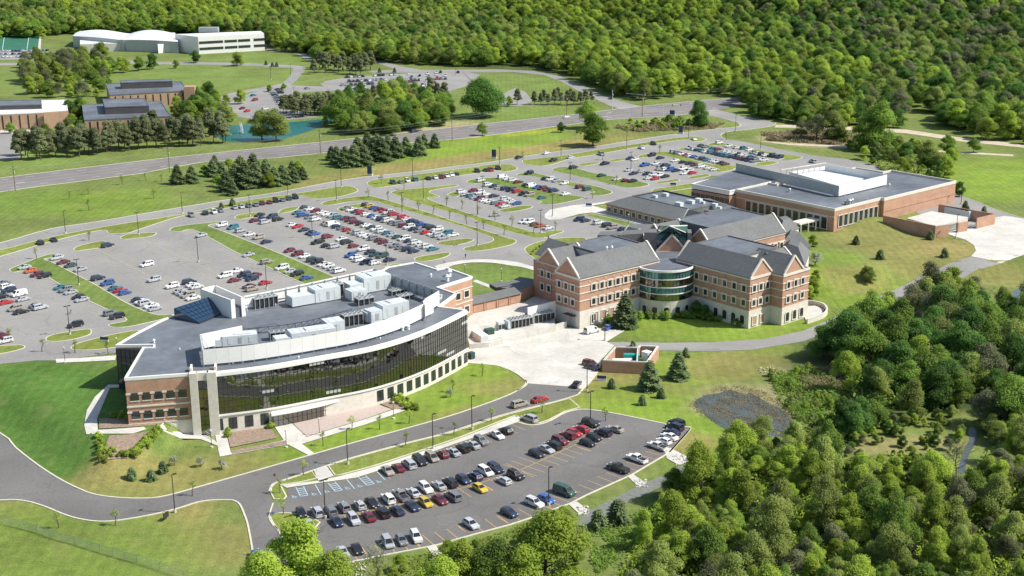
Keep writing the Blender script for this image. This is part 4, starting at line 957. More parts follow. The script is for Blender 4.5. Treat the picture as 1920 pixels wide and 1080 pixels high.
# lattice walkway across the roof
b = MB(); Pl = spline(W([(455, 618), (540, 609), (600, 597), (660, 580)], HR + 1.6), False, 5)
for i in range(len(Pl) - 1):
    p, q = Pl[i], Pl[i + 1]
    b.beam((*p, HR + 1.7), (*q, HR + 1.7), 0.12); b.beam((*p, HR + 0.3), (*q, HR + 0.3), 0.12); b.beam((*p, HR), (*p, HR + 1.7), 0.1); b.beam((*p, HR + 0.3), (*q, HR + 1.7), 0.08)
b.build('pipe_rack', 'dark', bA)
for px, py, s in ((289, 643, .8), (755, 620, 1.0), (766, 618, 1.0), (808, 519, .8), (843, 518, 1.6), (839, 527, 1.5), (455, 680, .9), (437, 682, .8), (337, 656, .4), (560, 672, .5), (713, 636, .4)):
    x, y = GP(px, py, HR); b = MB(); b.tube((x, y, HR), (x, y, HR + s), 0.35 * s, 0.3 * s, 8); b.tube((x, y, HR + s), (x, y, HR + s * 1.35), 0.55 * s, 0.25 * s, 8); b.build('roof_vent', 'white', bA)
for px, py in ((437, 679), (400, 672)): x, y = GP(px, py, HR); b = MB(); b.box(x, y, HR, 0.5, 0.5, 3.2 if px == 437 else 0.6, 0.5); b.build('flue', 'grey', bA)

# ------------------------------------------------------------------ 2. gabled brick building
bM = thing('brick_building', 'three storey red brick building with grey gabled roofs, limestone base and a round glass drum', 'building', (*GP(1250, 560, 0), 0))
Ang = radians(38.5)
fw_ = Fr(GP(1087, 522, 16.2), Ang)            # west block, a along the lit front, b towards back-left
fe_ = Fr(GP(1407, 521, 16.2), radians(40))    # east block: a along its lit gable front
def gable(fr, a0, a1, b0, b1, ze, zr, along='a', m='shingle', parent=bM, ends=(True, True), brick='brick', back=True, over=0.35, zb=None):
    """gable roof over a rectangle; ridge runs along a or b; gable triangles get brick infill and stone raking coping"""
    Rf = MB(); tri = MB(); cp = MB()
    if along == 'a': bm = (b0 + b1) / 2; r0, r1 = (a0, bm), (a1, bm); c = [(a0, b0), (a1, b0), (a1, b1), (a0, b1)]
    else: am = (a0 + a1) / 2; r0, r1 = (am, b0), (am, b1); c = [(a0, b0), (a1, b0), (a1, b1), (a0, b1)]
    V = lambda p, z: fr(p[0], p[1], z)
    t = 0.25
    def slab(p, q, r, s):   # quad p q r s (low low high high) with thickness
        lo = [(x, y, z - t) for x, y, z in (p, q, r, s)]; Rf.face([p, q, r, s]); Rf.face(lo[::-1]); Rf.face([lo[0], lo[1], q, p]); Rf.face([lo[1], lo[2], r, q]); Rf.face([lo[3], lo[0], p, s])
    if along == 'a':
        slab(V((a0, b0 - over), ze), V((a1, b0 - over), ze), V(r1, zr), V(r0, zr))
        if back: slab(V((a1, b1 + over), ze), V((a0, b1 + over), ze), V(r0, zr), V(r1, zr))
        E = [((a0, b1), (a0, b0), r0, ends[0], -1), ((a1, b0), (a1, b1), r1, ends[1], 1)]
    else:
        slab(V((a0 - over, b1), ze), V((a0 - over, b0), ze), V(r0, zr), V(r1, zr)); 
        if back: slab(V((a1 + over, b0), ze), V((a1 + over, b1), ze), V(r1, zr), V(r0, zr))
        E = [((a0, b0), (a1, b0), r0, ends[0], -1), ((a1, b1), (a0, b1), r1, ends[1], 1)]
    for p, q, r, on, sg in E:
        MB().face([V(p, ze - 0.2), V(q, ze - 0.2), V(r, zr - 0.05)]).build('gable_wall', brick, parent)
        if on:
            cp = MB()
            for e in (p, q): A_, B_ = V(e, ze - 0.15), V(r, zr + 0.12); cp.beam(A_, B_, 0.55, 0.55)
            cp.beam(V(p, ze - 0.3), V(q, ze - 0.3), 0.3, 0.35); cp.build('gable_coping', 'stone', parent)
    Rf.build('roof', m, parent)
def vol(fr, a0, a1, b0, b1, z0, z1, m='brick', top='roof', parent=bM, name='wall'):
    return MB().prism([fr(a0, b0), fr(a1, b0), fr(a1, b1), fr(a0, b1)], z0, z1, 0, 1).build(name, [top, m], parent)
ZE = 16.2
LW = 33.5
vol(fw_, 0, LW, 0, 11.4, -1, ZE - 0.05); vol(fw_, 4, LW, 11.4, 27, 0, ZE - 0.06)
gable(fw_, 0, LW, 0, 11.4, ZE, 21.3, 'a', back=True)
gable(fw_, 4, 16, 14, 25, ZE, 20.8, 'a'); gable(fw_, 9, 20, 22, 32, ZE, 20.6, 'b', ends=(False, False))
vol(fw_, 14, 33, 6.5, 22, 15, 20.2, 'stone', 'roof', name='flat_roof'); coping(bM, [fw_(14, 6.5), fw_(33, 6.5), fw_(33, 22), fw_(14, 22)], 20.2, 0.4, 0.35, 'shingle')
# stone base and bands on the west block
def base_band(fr, pts, zs=(8.7, 11.1, 13.3), zb=5.6):
    P = [fr(*p) for p in pts]
    wallstrip(bM, P, -1, zb, 0.12, 'stone', 'stone_base')
    for z in zs: band(bM, P, z, 0.28)
    band(bM, P, ZE - 0.75, 0.75, t=0.24)
base_band(fw_, [(0, 11.4), (0, 0), (LW, 0)]); band(bM, [fw_(4, 25), fw_(4, 14)], 11.1, 0.28); band(bM, [fw_(4, 25), fw_(4, 14)], 13.3, 0.28)
wn = win_mesh(1.45, 2.0, 'M', fw=0.36, grid=(2, 1)); wa = win_mesh(1.7, 2.4, 'Ma', fw=0.3, arch=True, grid=(2, 2)); wi = win_mesh(1.7, 2.6, 'Mi', glass='brick', fw=0.26, grid=(1, 1))
for z in (11.5, 7.0):
    for i in range(7):
        a = 5.6 + i * 3.35; x, y = fw_(a, -0.14); put_window(bM, x, y, z, fw_.ang, wn)
    for i in range(3):
        x, y = fw_(-0.14, 9.4 - i * 3.2); put_window(bM, x, y, z, fw_.ang - pi / 2, wn)
    for i in range(2):
        x, y = fw_(4 - 0.14, 22.5 - i * 3.3); put_window(bM, x, y, z, fw_.ang - pi / 2, wn)
for i in range(1, 5):
    x, y = fw_(3.2 + i * 3.35, -0.18); put_window(bM, x, y, 1.6, fw_.ang, wi)
x, y = fw_(5.6, -0.18); put_window(bM, x, y, 1.0, fw_.ang, wa, 'door')
# loading door with flat hood on the shaded side
x, y = fw_(-0.2, 3.2); MB().box(x, y, 0, 2.6, 0.12, 3.4, fw_.ang - pi / 2).build('door', 'grey', bM)
x, y = fw_(-0.9, 3.6); MB().box(x, y, 3.9, 4.6, 1.6, 0.18, fw_.ang - pi / 2).build('door_hood', 'dark', bM)
# vents: small square stone tiles under the eaves
b = MB()
for i in range(7): x, y = fw_(3.9 + i * 3.35, -0.16); b.box(x, y, 14.4, 0.28, 0.08, 0.4, fw_.ang)
b.build('wall_vent', 'stone', bM)
# glass drum
dc = Vector(GP(1252, 509, 15.2)) + Vector((0, 9.2)); n = 22; Rd = 9.0
ring = [(dc.x + Rd * cos(radians(180 + 180 * i / n)), dc.y + Rd * sin(radians(180 + 180 * i / n))) for i in range(n + 1)]
MB().prism(ring + [(dc.x + Rd, dc.y + 8), (dc.x - Rd, dc.y + 8)], 0, 15.0).build('drum', ['roof', 'stone'], bM) if False else MB().prism(ring + [(dc.x + Rd, dc.y + 8), (dc.x - Rd, dc.y + 8)], 0, 15.0, 0, 1).build('drum', ['roof', 'stone'], bM)
for z0, z1, gl in ((12.6, 14.8, 'glass_teal'), (10.0, 12.3, 'glass_dark'), (7.8, 9.9, 'glass_teal'), (5.6, 7.6, 'glass_dark')): curtain(bM, ring, z0, z1, 1, 1.15, 0.2, 0.02, gl, lit=0.0)
for z in (12.3, 9.8 - 0.1, 7.55): wallstrip(bM, ring, z, z + 0.3, 0.35, 'white', 'drum_band', 0.1)
wallstrip(bM, ring, 14.8, 15.4, 0.5, 'white', 'drum_cornice', 0.1); wallstrip(bM, ring, -1, 5.6, 0.15, 'stone', 'drum_base', 0.05)
Sr = alen(ring)
for i in range(7):
    d = Sr[-1] * (0.12 + 0.127 * i); p, q = at_len(ring, Sr, d - .2), at_len(ring, Sr, d + .2); dd = (q - p).normalized(); put_window(bM, p.x + dd.y * .25, p.y - dd.x * .25, 0.6, atan2(dd.y, dd.x), wa)
# east block
LE = 30.5
vol(fe_, 0, 11, 0, LE, -1, ZE - 0.05)
gable(fe_, 0, 10.5, 0, LE, ZE, 21.2, 'b')
fe2 = Fr(GP(1469, 515.6, 16.2), radians(42))
vol(fe2, 0, 13.2, 0, 24, -1, ZE - 0.06)
gable(fe2, 0, 10.4, 0, 14, ZE, 21.4, 'b', ends=(True, False)); gable(fe2, 4, 13.2, 4, 16, ZE, 20.8, 'a', ends=(False, True))
vol(fe_, 5.5, 22, 8, LE - 2, 15, 20.4, 'stone', 'roof', name='flat_roof'); coping(bM, [fe_(5.5, 8), fe_(22, 8), fe_(22, LE - 2), fe_(5.5, LE - 2)], 20.4, 0.4, 0.35, 'shingle')
base_band(fe_, [(0, LE), (0, 0), (10.0, 0)]); base_band(fe2, [(0, 5), (0, 0), (13.2, 0), (13.2, 10)])
for z in (11.5, 7.0):
    for i in range(6): x, y = fe_(-0.14, 2.2 + i * 3.9); put_window(bM, x, y, z, fe_.ang - pi / 2, wn)
    for i in range(3): x, y = fe_(1.8 + i * 3.1, -0.14); put_window(bM, x, y, z, fe_.ang, wn)
    for i in range(3): x, y = fe2(2.6 + i * 3.6, -0.14); put_window(bM, x, y, z, fe2.ang, wn)
wt = win_mesh(1.7, 2.4, 'Mt', glass='glass', fw=0.3, arch=True, grid=(3, 3))
for i in range(6): x, y = fe_(-0.18, 2.4 + i * 3.6); put_window(bM, x, y, 1.0, fe_.ang - pi / 2, wt)
for i in range(3): x, y = fe2(2.6 + i * 3.6, -0.18); put_window(bM, x, y, 0.9, fe2.ang, wa)
for i in range(2): x, y = fe_(2.4 + i * 3.6, -0.18); put_window(bM, x, y, 0.9, fe_.ang, wi)
# terrace with low curved wall at the east corner
tr = spline(W([(1510, 588), (1530, 578), (1545, 573), (1548, 580), (1535, 590), (1512, 599)], 1.0), True, 3)
o = sheet('terrace', W([(1508, 592), (1513, 572), (1530, 571), (1546, 578), (1540, 588), (1512, 600)], 0.6), 0.3, 'concrete')
lw = thing('garden_wall', 'low curved limestone wall round the terrace at the east corner of the gabled brick building', 'wall', (*GP(1545, 580, 0.6), 0.6))
wallstrip(lw, spline(W([(1512, 600), (1540, 590), (1549, 581), (1543, 571), (1525, 566), (1513, 565)], 1.2), False, 4), -0.5, 1.4, 0.5, 'stone', 'wall_body')
wallstrip(lw, spline(W([(1512, 600), (1540, 590), (1549, 581), (1543, 571), (1525, 566), (1513, 565)], 1.2), False, 4), 1.4, 1.55, 0.6, 'concrete', 'capstone', -0.05)

# north range behind, same brick with grey roofs
fn_ = Fr(GP(1337, 463, 14.5), radians(39))
ZN = 13.8
q = fn_.inv(GP(1461, 432, ZN)); LN = q[0]
vol(fn_, 0, LN, 0, 22, 2, ZN - 0.05); gable(fn_, 0, LN, 0, 12, ZN, 19.4, 'a')
band(bM, [fn_(0, 0), fn_(LN, 0)], ZN - 0.7, 0.7, t=0.24); band(bM, [fn_(0, 0), fn_(LN, 0), fn_(LN, 12)], 10.6, 0.28)
for i in range(6): x, y = fn_(LN - 2.0 - i * 3.3, -0.14); put_window(bM, x, y, 8.2, fn_.ang, wn)
gable(fn_, -6, 6, 17, 27, ZN, 19.2, 'a'); vol(fn_, -6, 6, 17, 27, 2, ZN - .05)
vol(fn_, 6, LN - 2, 6.5, 24, 12, 18.6, 'shingle', 'roof', name='flat_roof'); coping(bM, [fn_(6, 6.5), fn_(LN - 2, 6.5), fn_(LN - 2, 24), fn_(6, 24)], 18.6, 0.4, 0.35, 'shingle')
gable(fn_, 16, 26, 22, 32, ZN - 1, 18.8, 'b', ends=(False, True)); vol(fn_, 0, 30, 22, 32, 2, ZN - 1.1)
# joining link with dark slope between the blocks, small gables
lk = W([(1205, 500), (1300, 500), (1345, 470), (1330, 452), (1240, 440), (1180, 452)], 13)
MB().prism(lk, 0, 13.0, 0, 1).build('link_wall', ['roof', 'brick'], bM)
fl_ = Fr(GP(1238, 476, 13.2), radians(0)); gable(fl_, -1, 9.5, 4, 18, 13.2, 18.6, 'b', ends=(True, False)); vol(fl_, -1, 9.5, 5, 18, 4, 13.1, 'dark')
for bx, zz in (([(1208, 436), (1232, 436), (1230, 429), (1214, 429)], 19.5), ([(1290, 437), (1297, 437), (1296, 430), (1288, 430)], 19.5), ([(1120, 441), (1152, 440), (1158, 433), (1126, 434)], 18.5), ([(1166, 440), (1206, 438), (1204, 430), (1170, 432)], 18.5)):
    MB().prism(W(bx, zz), 12, zz, 0, 1).build('stair_head', ['shingle', 'shingle'], bM)
# glass pyramid of the atrium
gp = W([(1232, 456), (1291, 456), (1288, 440), (1236, 440)], 15); gx, gy = GP(1256, 424, 22.5)
MB().face([(*gp[0], 15), (*gp[1], 15), (*gp[1], 18.2), (*gp[0], 18.2)]).build('glass_front', 'glass_teal', bM)
wallstrip(bM, [gp[0], gp[1]], 12.5, 16, 0.1, 'stone', 'atrium_base')
for i in range(4):
    p, q = gp[i], gp[(i + 1) % 4]
    for k in range(4):
        a_, c_ = lerp3((*p, 18.2), (*q, 18.2), k / 4 + .01), lerp3((*p, 18.2), (*q, 18.2), (k + 1) / 4 - .01)
        t_ = lerp3(a_, (gx, gy, 22.5), 0.97); MB().face([a_, c_, lerp3(c_, (gx, gy, 22.5), 0.97), t_]).build('glass_pane', 'glass_teal', bM)
b = MB()
for p in gp: b.beam((*p, 18.3), (gx, gy, 22.6), 0.25)
b.build('glazing_bar', 'white', bM)
# covered walk and porches on the west and north sides
for pts, z in ((W([(1125, 442), (1178, 447), (1201, 456), (1201, 440), (1130, 436)], 9), 9.5), (W([(1178, 446), (1235, 436), (1240, 425), (1180, 425)], 9), 10)):
    MB().prism(pts, 3, z, 0, 1).build('porch', ['shingle', 'brick'], bM)
fp_ = Fr(GP(1165, 447, 9), radians(-50)); gable(fp_, 0, 6, 0, 6, 9.6, 13.0, 'a')
fq_ = Fr(GP(1461, 463, 4.6), radians(39.5)); 
# hipped low roofs east of the north range
for pts, ze, zr in ((W([(1461, 463), (1522, 464), (1502, 446), (1470, 440)], 8), 8.0, 11.5), (W([(1462, 438), (1500, 425), (1480, 412), (1440, 418)], 8.5), 8.0, 11.5), (W([(1455, 478), (1510, 497), (1520, 468), (1470, 455)], 10), 9.5, 13.5)):
    c = (sum(p[0] for p in pts) / 4, sum(p[1] for p in pts) / 4); Rf = MB()
    for i in range(4):
        p, q = pts[i], pts[(i + 1) % 4]; Rf.face([(*p, ze), (*q, ze), (*tuple(q[k] * .35 + c[k] * .65 for k in (0, 1)), zr), (*tuple(p[k] * .35 + c[k] * .65 for k in (0, 1)), zr)])
    Rf.face([(*tuple(p[k] * .35 + c[k] * .65 for k in (0, 1)), zr) for p in pts]); Rf.build('roof', 'shingle', bM)
    MB().prism([tuple(p[k] * .92 + c[k] * .08 for k in (0, 1)) for p in pts], 2, ze, 0, 1).build('wall', ['roof', 'stone'], bM)
# canopy over the walk to the hall
cn = [GP(1500, 419, 8), GP(1546, 409, 8)]; b = MB()
dq = Vector(cn[1]) - Vector(cn[0]); nq = Vector((-dq.y, dq.x)).normalized() * 4.5
MB().prism([cn[0], cn[1], tuple(Vector(cn[1]) + nq), tuple(Vector(cn[0]) + nq)], 7.4, 8.0).build('canopy', 'stone', bM)
for t in (0.05, 0.35, 0.65, 0.95):
    p = Vector(cn[0]) + dq * t; MB().beam((p.x, p.y, 3.5), (p.x, p.y, 7.4), 0.5).build('column', 'stone', bM)
for px, py in ((1137.5, 471), (1147, 470)): x, y = GP(px, py, 20.2); b = MB(); b.tube((x, y, 20), (x, y, 21.3), .25, .25, 8); b.tube((x, y, 21.3), (x, y, 21.9), .5, .2, 8); b.build('roof_vent', 'white', bM)

# ------------------------------------------------------------------ 3. low connector with brick bays
bC = thing('connector_building', 'low single storey brick link with grey roof between the curved building and the gabled building', 'building', (*GP(930, 560, 4), 4))
cf = W([(885, 569), (976.7, 548)], 7.4); cb = W([(887, 552), (972, 540)], 7.4)
d = (Vector(cf[1]) - Vector(cf[0])).normalized(); nb = Vector((-d.y, d.x)) * 6.5
cq = [cf[0], cf[1], tuple(Vector(cf[1]) + nb), tuple(Vector(cf[0]) + nb)]
MB().prism(cq, 0, 7.0, 0, 1).build('wall', ['roof', 'brick'], bC)
b = MB(); c0, c1 = Vector(cf[0]) - nb * .08, Vector(cf[1]) - nb * .08
b.face([(c0.x, c0.y, 7.1), (c1.x, c1.y, 7.1), (*(c1 + nb * .6), 8.4), (*(c0 + nb * .6), 8.4)]); b.face([(*(c1 + nb * 1.16), 7.1), (*(c0 + nb * 1.16), 7.1), (*(c0 + nb * .6), 8.4), (*(c1 + nb * .6), 8.4)]); b.build('roof', 'shingle', bC)
L_ = (Vector(cf[1]) - Vector(cf[0])).length
for i in range(4):
    t = (i + .5) / 4; p = Vector(cf[0]) + d * L_ * t; nr = Vector((d.y, -d.x))
    MB().box(p.x + nr.x * .06, p.y + nr.y * .06, 4.4, L_ / 4 - 1.1, 0.1, 2.3, atan2(d.y, d.x)).build('brick_panel', 'brick', bC)
    p = Vector(cf[0]) + d * L_ * i / 4; MB().box(p.x + nr.x * .12, p.y + nr.y * .12, 3.5, 0.5, 0.25, 3.5, atan2(d.y, d.x)).build('pier', 'brick', bC)
e0, e1 = Vector(GP(975, 545, 7.6)), Vector(GP(1018, 526, 7.6)); dd = e1 - e0; nn = Vector((-dd.y, dd.x)).normalized() * 9
MB().prism([tuple(e0), tuple(e1), tuple(e1 + nn), tuple(e0 + nn)], 0, 7.6, 0, 1).build('east_room', ['shingle', 'brick'], bC)
e0, e1 = Vector(GP(930, 539, 7.8)), Vector(GP(958, 535, 7.8)); dd = e1 - e0; nn = Vector((-dd.y, dd.x)).normalized() * 5
MB().prism([tuple(e0), tuple(e1), tuple(e1 + nn), tuple(e0 + nn)], 6.6, 7.8, 0, 1).build('porch_roof', ['shingle', 'dark'], bC)
# upper service deck, retaining walls
dk = thing('service_deck', 'pale concrete service deck with white retaining walls beside the loading yard', 'deck', (*GP(980, 600, 2), 0))
MB().prism(W([(874, 600), (884, 588), (985, 565), (1000, 556), (1041, 548), (1041, 572), (1000, 580), (965, 596), (890, 616), (876, 620)], 4.0), -1, 4.0, 0, 0).build('upper_deck', 'concrete', dk)
MB().prism(W([(876, 632), (890, 616), (965, 597), (1041, 580), (1041, 612), (960, 632), (917, 642), (880, 645)], 1.6), -1, 1.6, 0, 0).build('lower_deck', 'concrete', dk)
a, c = Vector(GP(989, 576, 7)), Vector(GP(1041, 563, 7)); MB().box((a.x + c.x) / 2, (a.y + c.y) / 2, 1.5, (c - a).length, 0.4, 5.3, atan2((c - a).y, (c - a).x)).build('screen_wall', 'white', dk)
a, c = Vector(GP(917, 636, 2.2)), Vector(GP(1041, 609, 2.2)); MB().box((a.x + c.x) / 2, (a.y + c.y) / 2, -0.5, (c - a).length, 0.4, 2.6, atan2((c - a).y, (c - a).x)).build('retaining_wall', 'concrete', dk)
a, c = Vector(GP(1041, 609, 2.0)), Vector(GP(1062, 603, 2.0)); MB().box((a.x + c.x) / 2, (a.y + c.y) / 2, -0.5, (c - a).length, 0.4, 2.6, atan2((c - a).y, (c - a).x)).build('retaining_wall', 'concrete', dk)
for px, py, L, lab in ((975, 612, 7.8, 'western of two long chillers on the service deck'), (1017, 602, 7.4, 'eastern of two long chillers, half shaded, against the gabled brick building')):
    x, y = GP(px, py, 1.6); t = thing('chiller', lab, 'chiller', (x, y, 1.6), 'chillers on the service deck')
    chiller(px, py, L, 2.6, 2.9, 30, t, 1.6); 
    f = Fr((x, y), radians(30)); MB().box(*f(-L / 2 - .5, 0), 1.9, 0.9, 2.5, 2.4, radians(30)).build('end_panel', 'unit', t)
def cabinet(px, py, L, Wd, h, ang, m, lab, z=0.1, name='cabinet'):
    x, y = GP(px, py, z); t = thing(name, lab, 'cabinet', (x, y, z)); a = radians(ang)
    MB().box(x, y, z, L * .94, Wd * .94, h * .8, a).build('body', m, t); MB().box(x, y, z + h * .8, L, Wd, h * .2, a).build('lid', m, t)
    f = Fr((x, y), a)
    for s in (-.25, .25): MB().box(*f(L * s, -Wd * .49), z + h * .15, L * .4, 0.06, h * .55, a).build('door', 'dark' if m != 'green_paint' else m, t)
cabinet(918, 626, 2.6, 1.9, 1.7, 30, 'green_paint', 'squat dark green transformer box on the lower service deck', 1.6, 'transformer')
cabinet(938, 618, 2.2, 1.8, 2.6, 30, 'unit', 'tall grey green cabinet beside the squat dark green transformer', 1.6)
cabinet(884, 672, 1.6, 1.6, 1.9, 40, 'green_paint', 'small dark green utility box at the east end of the curved building', 0.1, 'transformer')

# ------------------------------------------------------------------ 4. generator enclosure
bG = thing('generator_enclosure', 'roofless brick generator enclosure with pale coping beside the loading yard', 'enclosure', (*GP(1180, 680, 0), 0))
g4 = W([(1152, 652), (1235, 649), (1231, 657), (1214, 679), (1130, 675)], 3.6)
GE = W([(1153, 651), (1196, 652), (1200, 648), (1234, 650), (1214, 680), (1131, 676)], 3.4)
b = MB(); n = len(GE)
for i in range(n):
    if i == 5: pass
    p, q = Vector(GE[i]), Vector(GE[(i + 1) % n]); c = (p + q) / 2; d = q - p; MB().box(c.x, c.y, -1, d.length + 0.3, 0.4 + 0.004 * i, 4.3, atan2(d.y, d.x)).build('wall', 'brick', bG)
coping(bG, GE, 3.3, 0.55, 0.3, 'concrete')
p, q = Vector(GP(1196, 652, 3.3)), Vector(GP(1194, 680, 3.3)); c = (p + q) / 2; d = q - p; MB().box(c.x, c.y, 0, d.length * .95, 0.35, 3.5, atan2(d.y, d.x)).build('inner_wall', 'concrete', bG)
x, y = GP(1184, 672, 1.5); tg = thing('generator', 'bright teal standby generator inside the brick enclosure', 'generator', (x, y, 0.1))
MB().box(x, y, 0.3, 4.6, 2.0, 2.4, radians(-4)).build('casing', 'teal_paint', tg); MB().box(x - .2, y, 2.7, 3.8, 1.6, 0.15, radians(-4)).build('roof', 'teal_paint', tg); MB().box(x, y, 0.1, 4.8, 1.6, 0.25, radians(-4)).build('skid', 'dark', tg)
x, y = GP(1167, 676, 1.5); tg = thing('fuel_tank', 'long low white tank beside the teal generator', 'tank', (x, y, 0.1)); b = MB(); b.tube((x - 2.8, y, 1.3), (x + 2.8, y + .2, 1.3), 0.8, 0.8, 14); b.build('shell', 'white', tg); MB().box(x - 1.5, y, 0.1, .4, 1.2, .6).box(x + 1.5, y, 0.1, .4, 1.2, .6).build('saddle', 'concrete', tg)
x, y = GP(1213, 667, 1.5); tg = thing('transformer', 'pale grey transformer in the small east bay of the brick enclosure', 'transformer', (x, y, 0.1)); MB().box(x, y, 0.1, 2.0, 2.4, 2.6, radians(40)).build('casing', 'unit', tg); MB().box(x, y, 2.7, 2.1, 2.5, .12, radians(40)).build('lid', 'white', tg)

# ------------------------------------------------------------------ 5. large flat-roofed hall, north-east
bH = thing('hall_building', 'large flat roofed red brick hall with grey roof and tall white rooftop screen', 'building', (*GP(1560, 400, 4), 4))
ZH = 12.3
hc = Vector(GP(1565, 395, ZH)); fh = Fr(tuple(hc), radians(40.3))
aR = fh.inv(GP(1785, 341, ZH))[0]; bW = fh.inv(GP(1375, 359, ZH))[1]
a1 = fh.inv(GP(1652, 374, ZH))[0]
foot = [fh(0, 0), fh(a1, 0), fh(a1, -1.6), fh(aR, -1.6), fh(aR, 30), fh(aR - 6, 30), fh(aR - 6, 44), fh(20, 44), fh(20, bW), fh(0, bW)]
MB().prism(foot, 0, ZH - .3, 0, 1).build('wall', ['roof', 'brick'], bH); MB().prism(foot, ZH - .32, ZH, 0, 1).build('roof', ['roof', 'stone'], bH)
coping(bH, foot, ZH, 0.5, 0.8, 'stone')
# north-west wing with raised, tilted roof
wv = W([(1297, 344), (1368, 357), (1462, 338), (1383, 320)], 13.0)
MB().prism(wv, 2, 10.6, 0, 1).build('wing_wall', ['roof', 'brick'], bH)
b = MB(); hz_ = [12.6, 12.6, 13.6, 13.6]
b.v = [(*p, z) for p, z in zip(wv, hz_)] + [(*p, z - 1.6) for p, z in zip(wv, hz_)]; b.f = [(0, 1, 2, 3), (4, 5, 1, 0), (5, 6, 2, 1), (6, 7, 3, 2), (7, 4, 0, 3)]; b.m = [0, 1, 1, 1, 1]
b.build('wing_roof', ['roof', 'white'], bH); coping(bH, wv, 12.7, .4, .25, 'white')
curtain(bH, [wv[0], wv[1]], 5.0, 9.6, 2, 2.6, 0.1, gl='glass', mul='stone', lit=0.2)
# tall screen and penthouse
sp = W([(1380, 306), (1573, 349), (1663, 328), (1548, 307)], 16.8)
for i, (mm, (pp, qq)) in enumerate((('grey', (sp[0], sp[1])), ('white', (sp[1], sp[2])), ('white', (sp[2], sp[3])))):
    S_ = alen([pp, qq]); n = max(2, int(S_[1] / 4)); 
    for k in range(n):
        a_, c_ = lerp3((*pp, 0), (*qq, 0), k / n), lerp3((*pp, 0), (*qq, 0), (k + 1) / n); x, y = (a_[0] + c_[0]) / 2, (a_[1] + c_[1]) / 2
        MB().box(x, y, ZH + .5, hypot(c_[0] - a_[0], c_[1] - a_[1]) - .03, .25, 4.1, atan2(c_[1] - a_[1], c_[0] - a_[0])).build('screen_panel', mm, bH)
pr = W([(1470, 326), (1573, 356), (1660, 336), (1548, 310)], 13)
MB().prism(W([(1480, 322), (1568, 347), (1645, 329), (1550, 311)], 14.0), ZH, 14.0, 0, 0).build('penthouse_roof', 'whiteroof', bH)
rr = W([(1464, 318), (1548, 305)], 17.2); b = MB()
for k in range(9):
    p = lerp3((*rr[0], 17), (*rr[1], 17), k / 8); b.beam((p[0], p[1], 13), (p[0], p[1], 17.1), 0.3)
b.beam((*rr[0], 17.1), (*rr[1], 17.1), 0.3); b.build('screen_frame', 'stone', bH)
b = MB()
for a_, w_, in ((0, 0),): pass
for k in range(8):
    x, y = fh(3.8 + k * 3.2 + 0, -0.05); put_window(bH, x + fh.s * .1, y - fh.c * .1, 5.6, fh.ang, win_mesh(2.3, 4.3, 'H', fw=0.25, grid=(2, 2)))
for k in range(12):
    x, y = fh(-0.1, 4.5 + k * (bW - 8) / 12); put_window(bH, x, y, 4.6, fh.ang - pi / 2, win_mesh(2.6, 4.6, 'Hw', glass='blind' if False else 'glass', frame='stone', fw=0.3, grid=(3, 3)))
band(bH, [fh(0, bW), fh(0, 0)], 9.6, .3)
band(bH, [fh(a1, -1.6), fh(aR, -1.6)], 7.6, .25, 'brick')
for px, py, s in ((1592, 384, 1.8), (1585, 383, 1.2), (1597, 380, 1.3), (1667, 350, 1.0), (1583, 367, .8), (1480, 360, 1.2), (1625, 374, .5)):
    x, y = GP(px, py, ZH); b = MB(); b.tube((x, y, ZH), (x, y, ZH + s), .4 * s, .35 * s, 8); b.tube((x, y, ZH + s), (x, y, ZH + 1.3 * s), .6 * s, .3 * s, 8); b.build('roof_vent', 'grey', bH)
# walled service court with retaining wall
sc_ = thing('service_court', 'brick walled service court with white deck at the east end of the flat roofed hall', 'courtyard', (*GP(1760, 420, 5), 4))
rw = W([(1657, 403), (1755, 421), (1779, 424), (1808, 421)], 6.6)
def wseg(p, q, z0, z1, m, name, par, t=.45): c = ((p[0] + q[0]) / 2, (p[1] + q[1]) / 2); return MB().box(c[0], c[1], z0, hypot(q[0] - p[0], q[1] - p[1]) + t * .5, t, z1 - z0, atan2(q[1] - p[1], q[0] - p[0])).build(name, m, par)
s0, s1, s2, s3 = GP(1657, 403, 9), GP(1754, 421, 9.2), GP(1779, 424, 9.2), GP(1790, 419, 9)
wseg(s0, s1, 1, 8.8, 'brick', 'retaining_wall', sc_); wseg(s1, GP(1779, 419, 9), 1, 8.6, 'brick', 'court_wall', sc_)
MB().prism(W([(1700, 409), (1754, 424), (1800, 415), (1815, 407), (1747, 396)], 6.4), 1, 6.4, 0, 0).build('deck', 'concrete', sc_)
k0, k1, k2, k3 = GP(1761, 381, 8.6), GP(1866, 399, 8.6), GP(1832, 407, 8.6), GP(1797, 414, 8.6)
wseg(k0, k1, 2, 8.2, 'brick', 'court_wall', sc_); wseg(k1, k2, 2, 8.2, 'brick', 'court_wall', sc_); wseg(GP(1814, 412, 8.4), GP(1797, 415, 8.4), 2, 7.8, 'brick', 'court_wall', sc_)
for a_, c_ in (((1779, 430), (1797, 425)), ((1814, 423), (1832, 417))):
    p, q = GP(*a_, 5), GP(*c_, 5); b = MB()
    for k in range(10): x, y, _ = lerp3((*p, 0), (*q, 0), (k + .5) / 10); b.box(x, y, 3.6, .12, .12, 3.0)
    b.beam((*p, 6.5), (*q, 6.5), .12); b.beam((*p, 4.2), (*q, 4.2), .12); b.build('gate', 'dark', sc_)
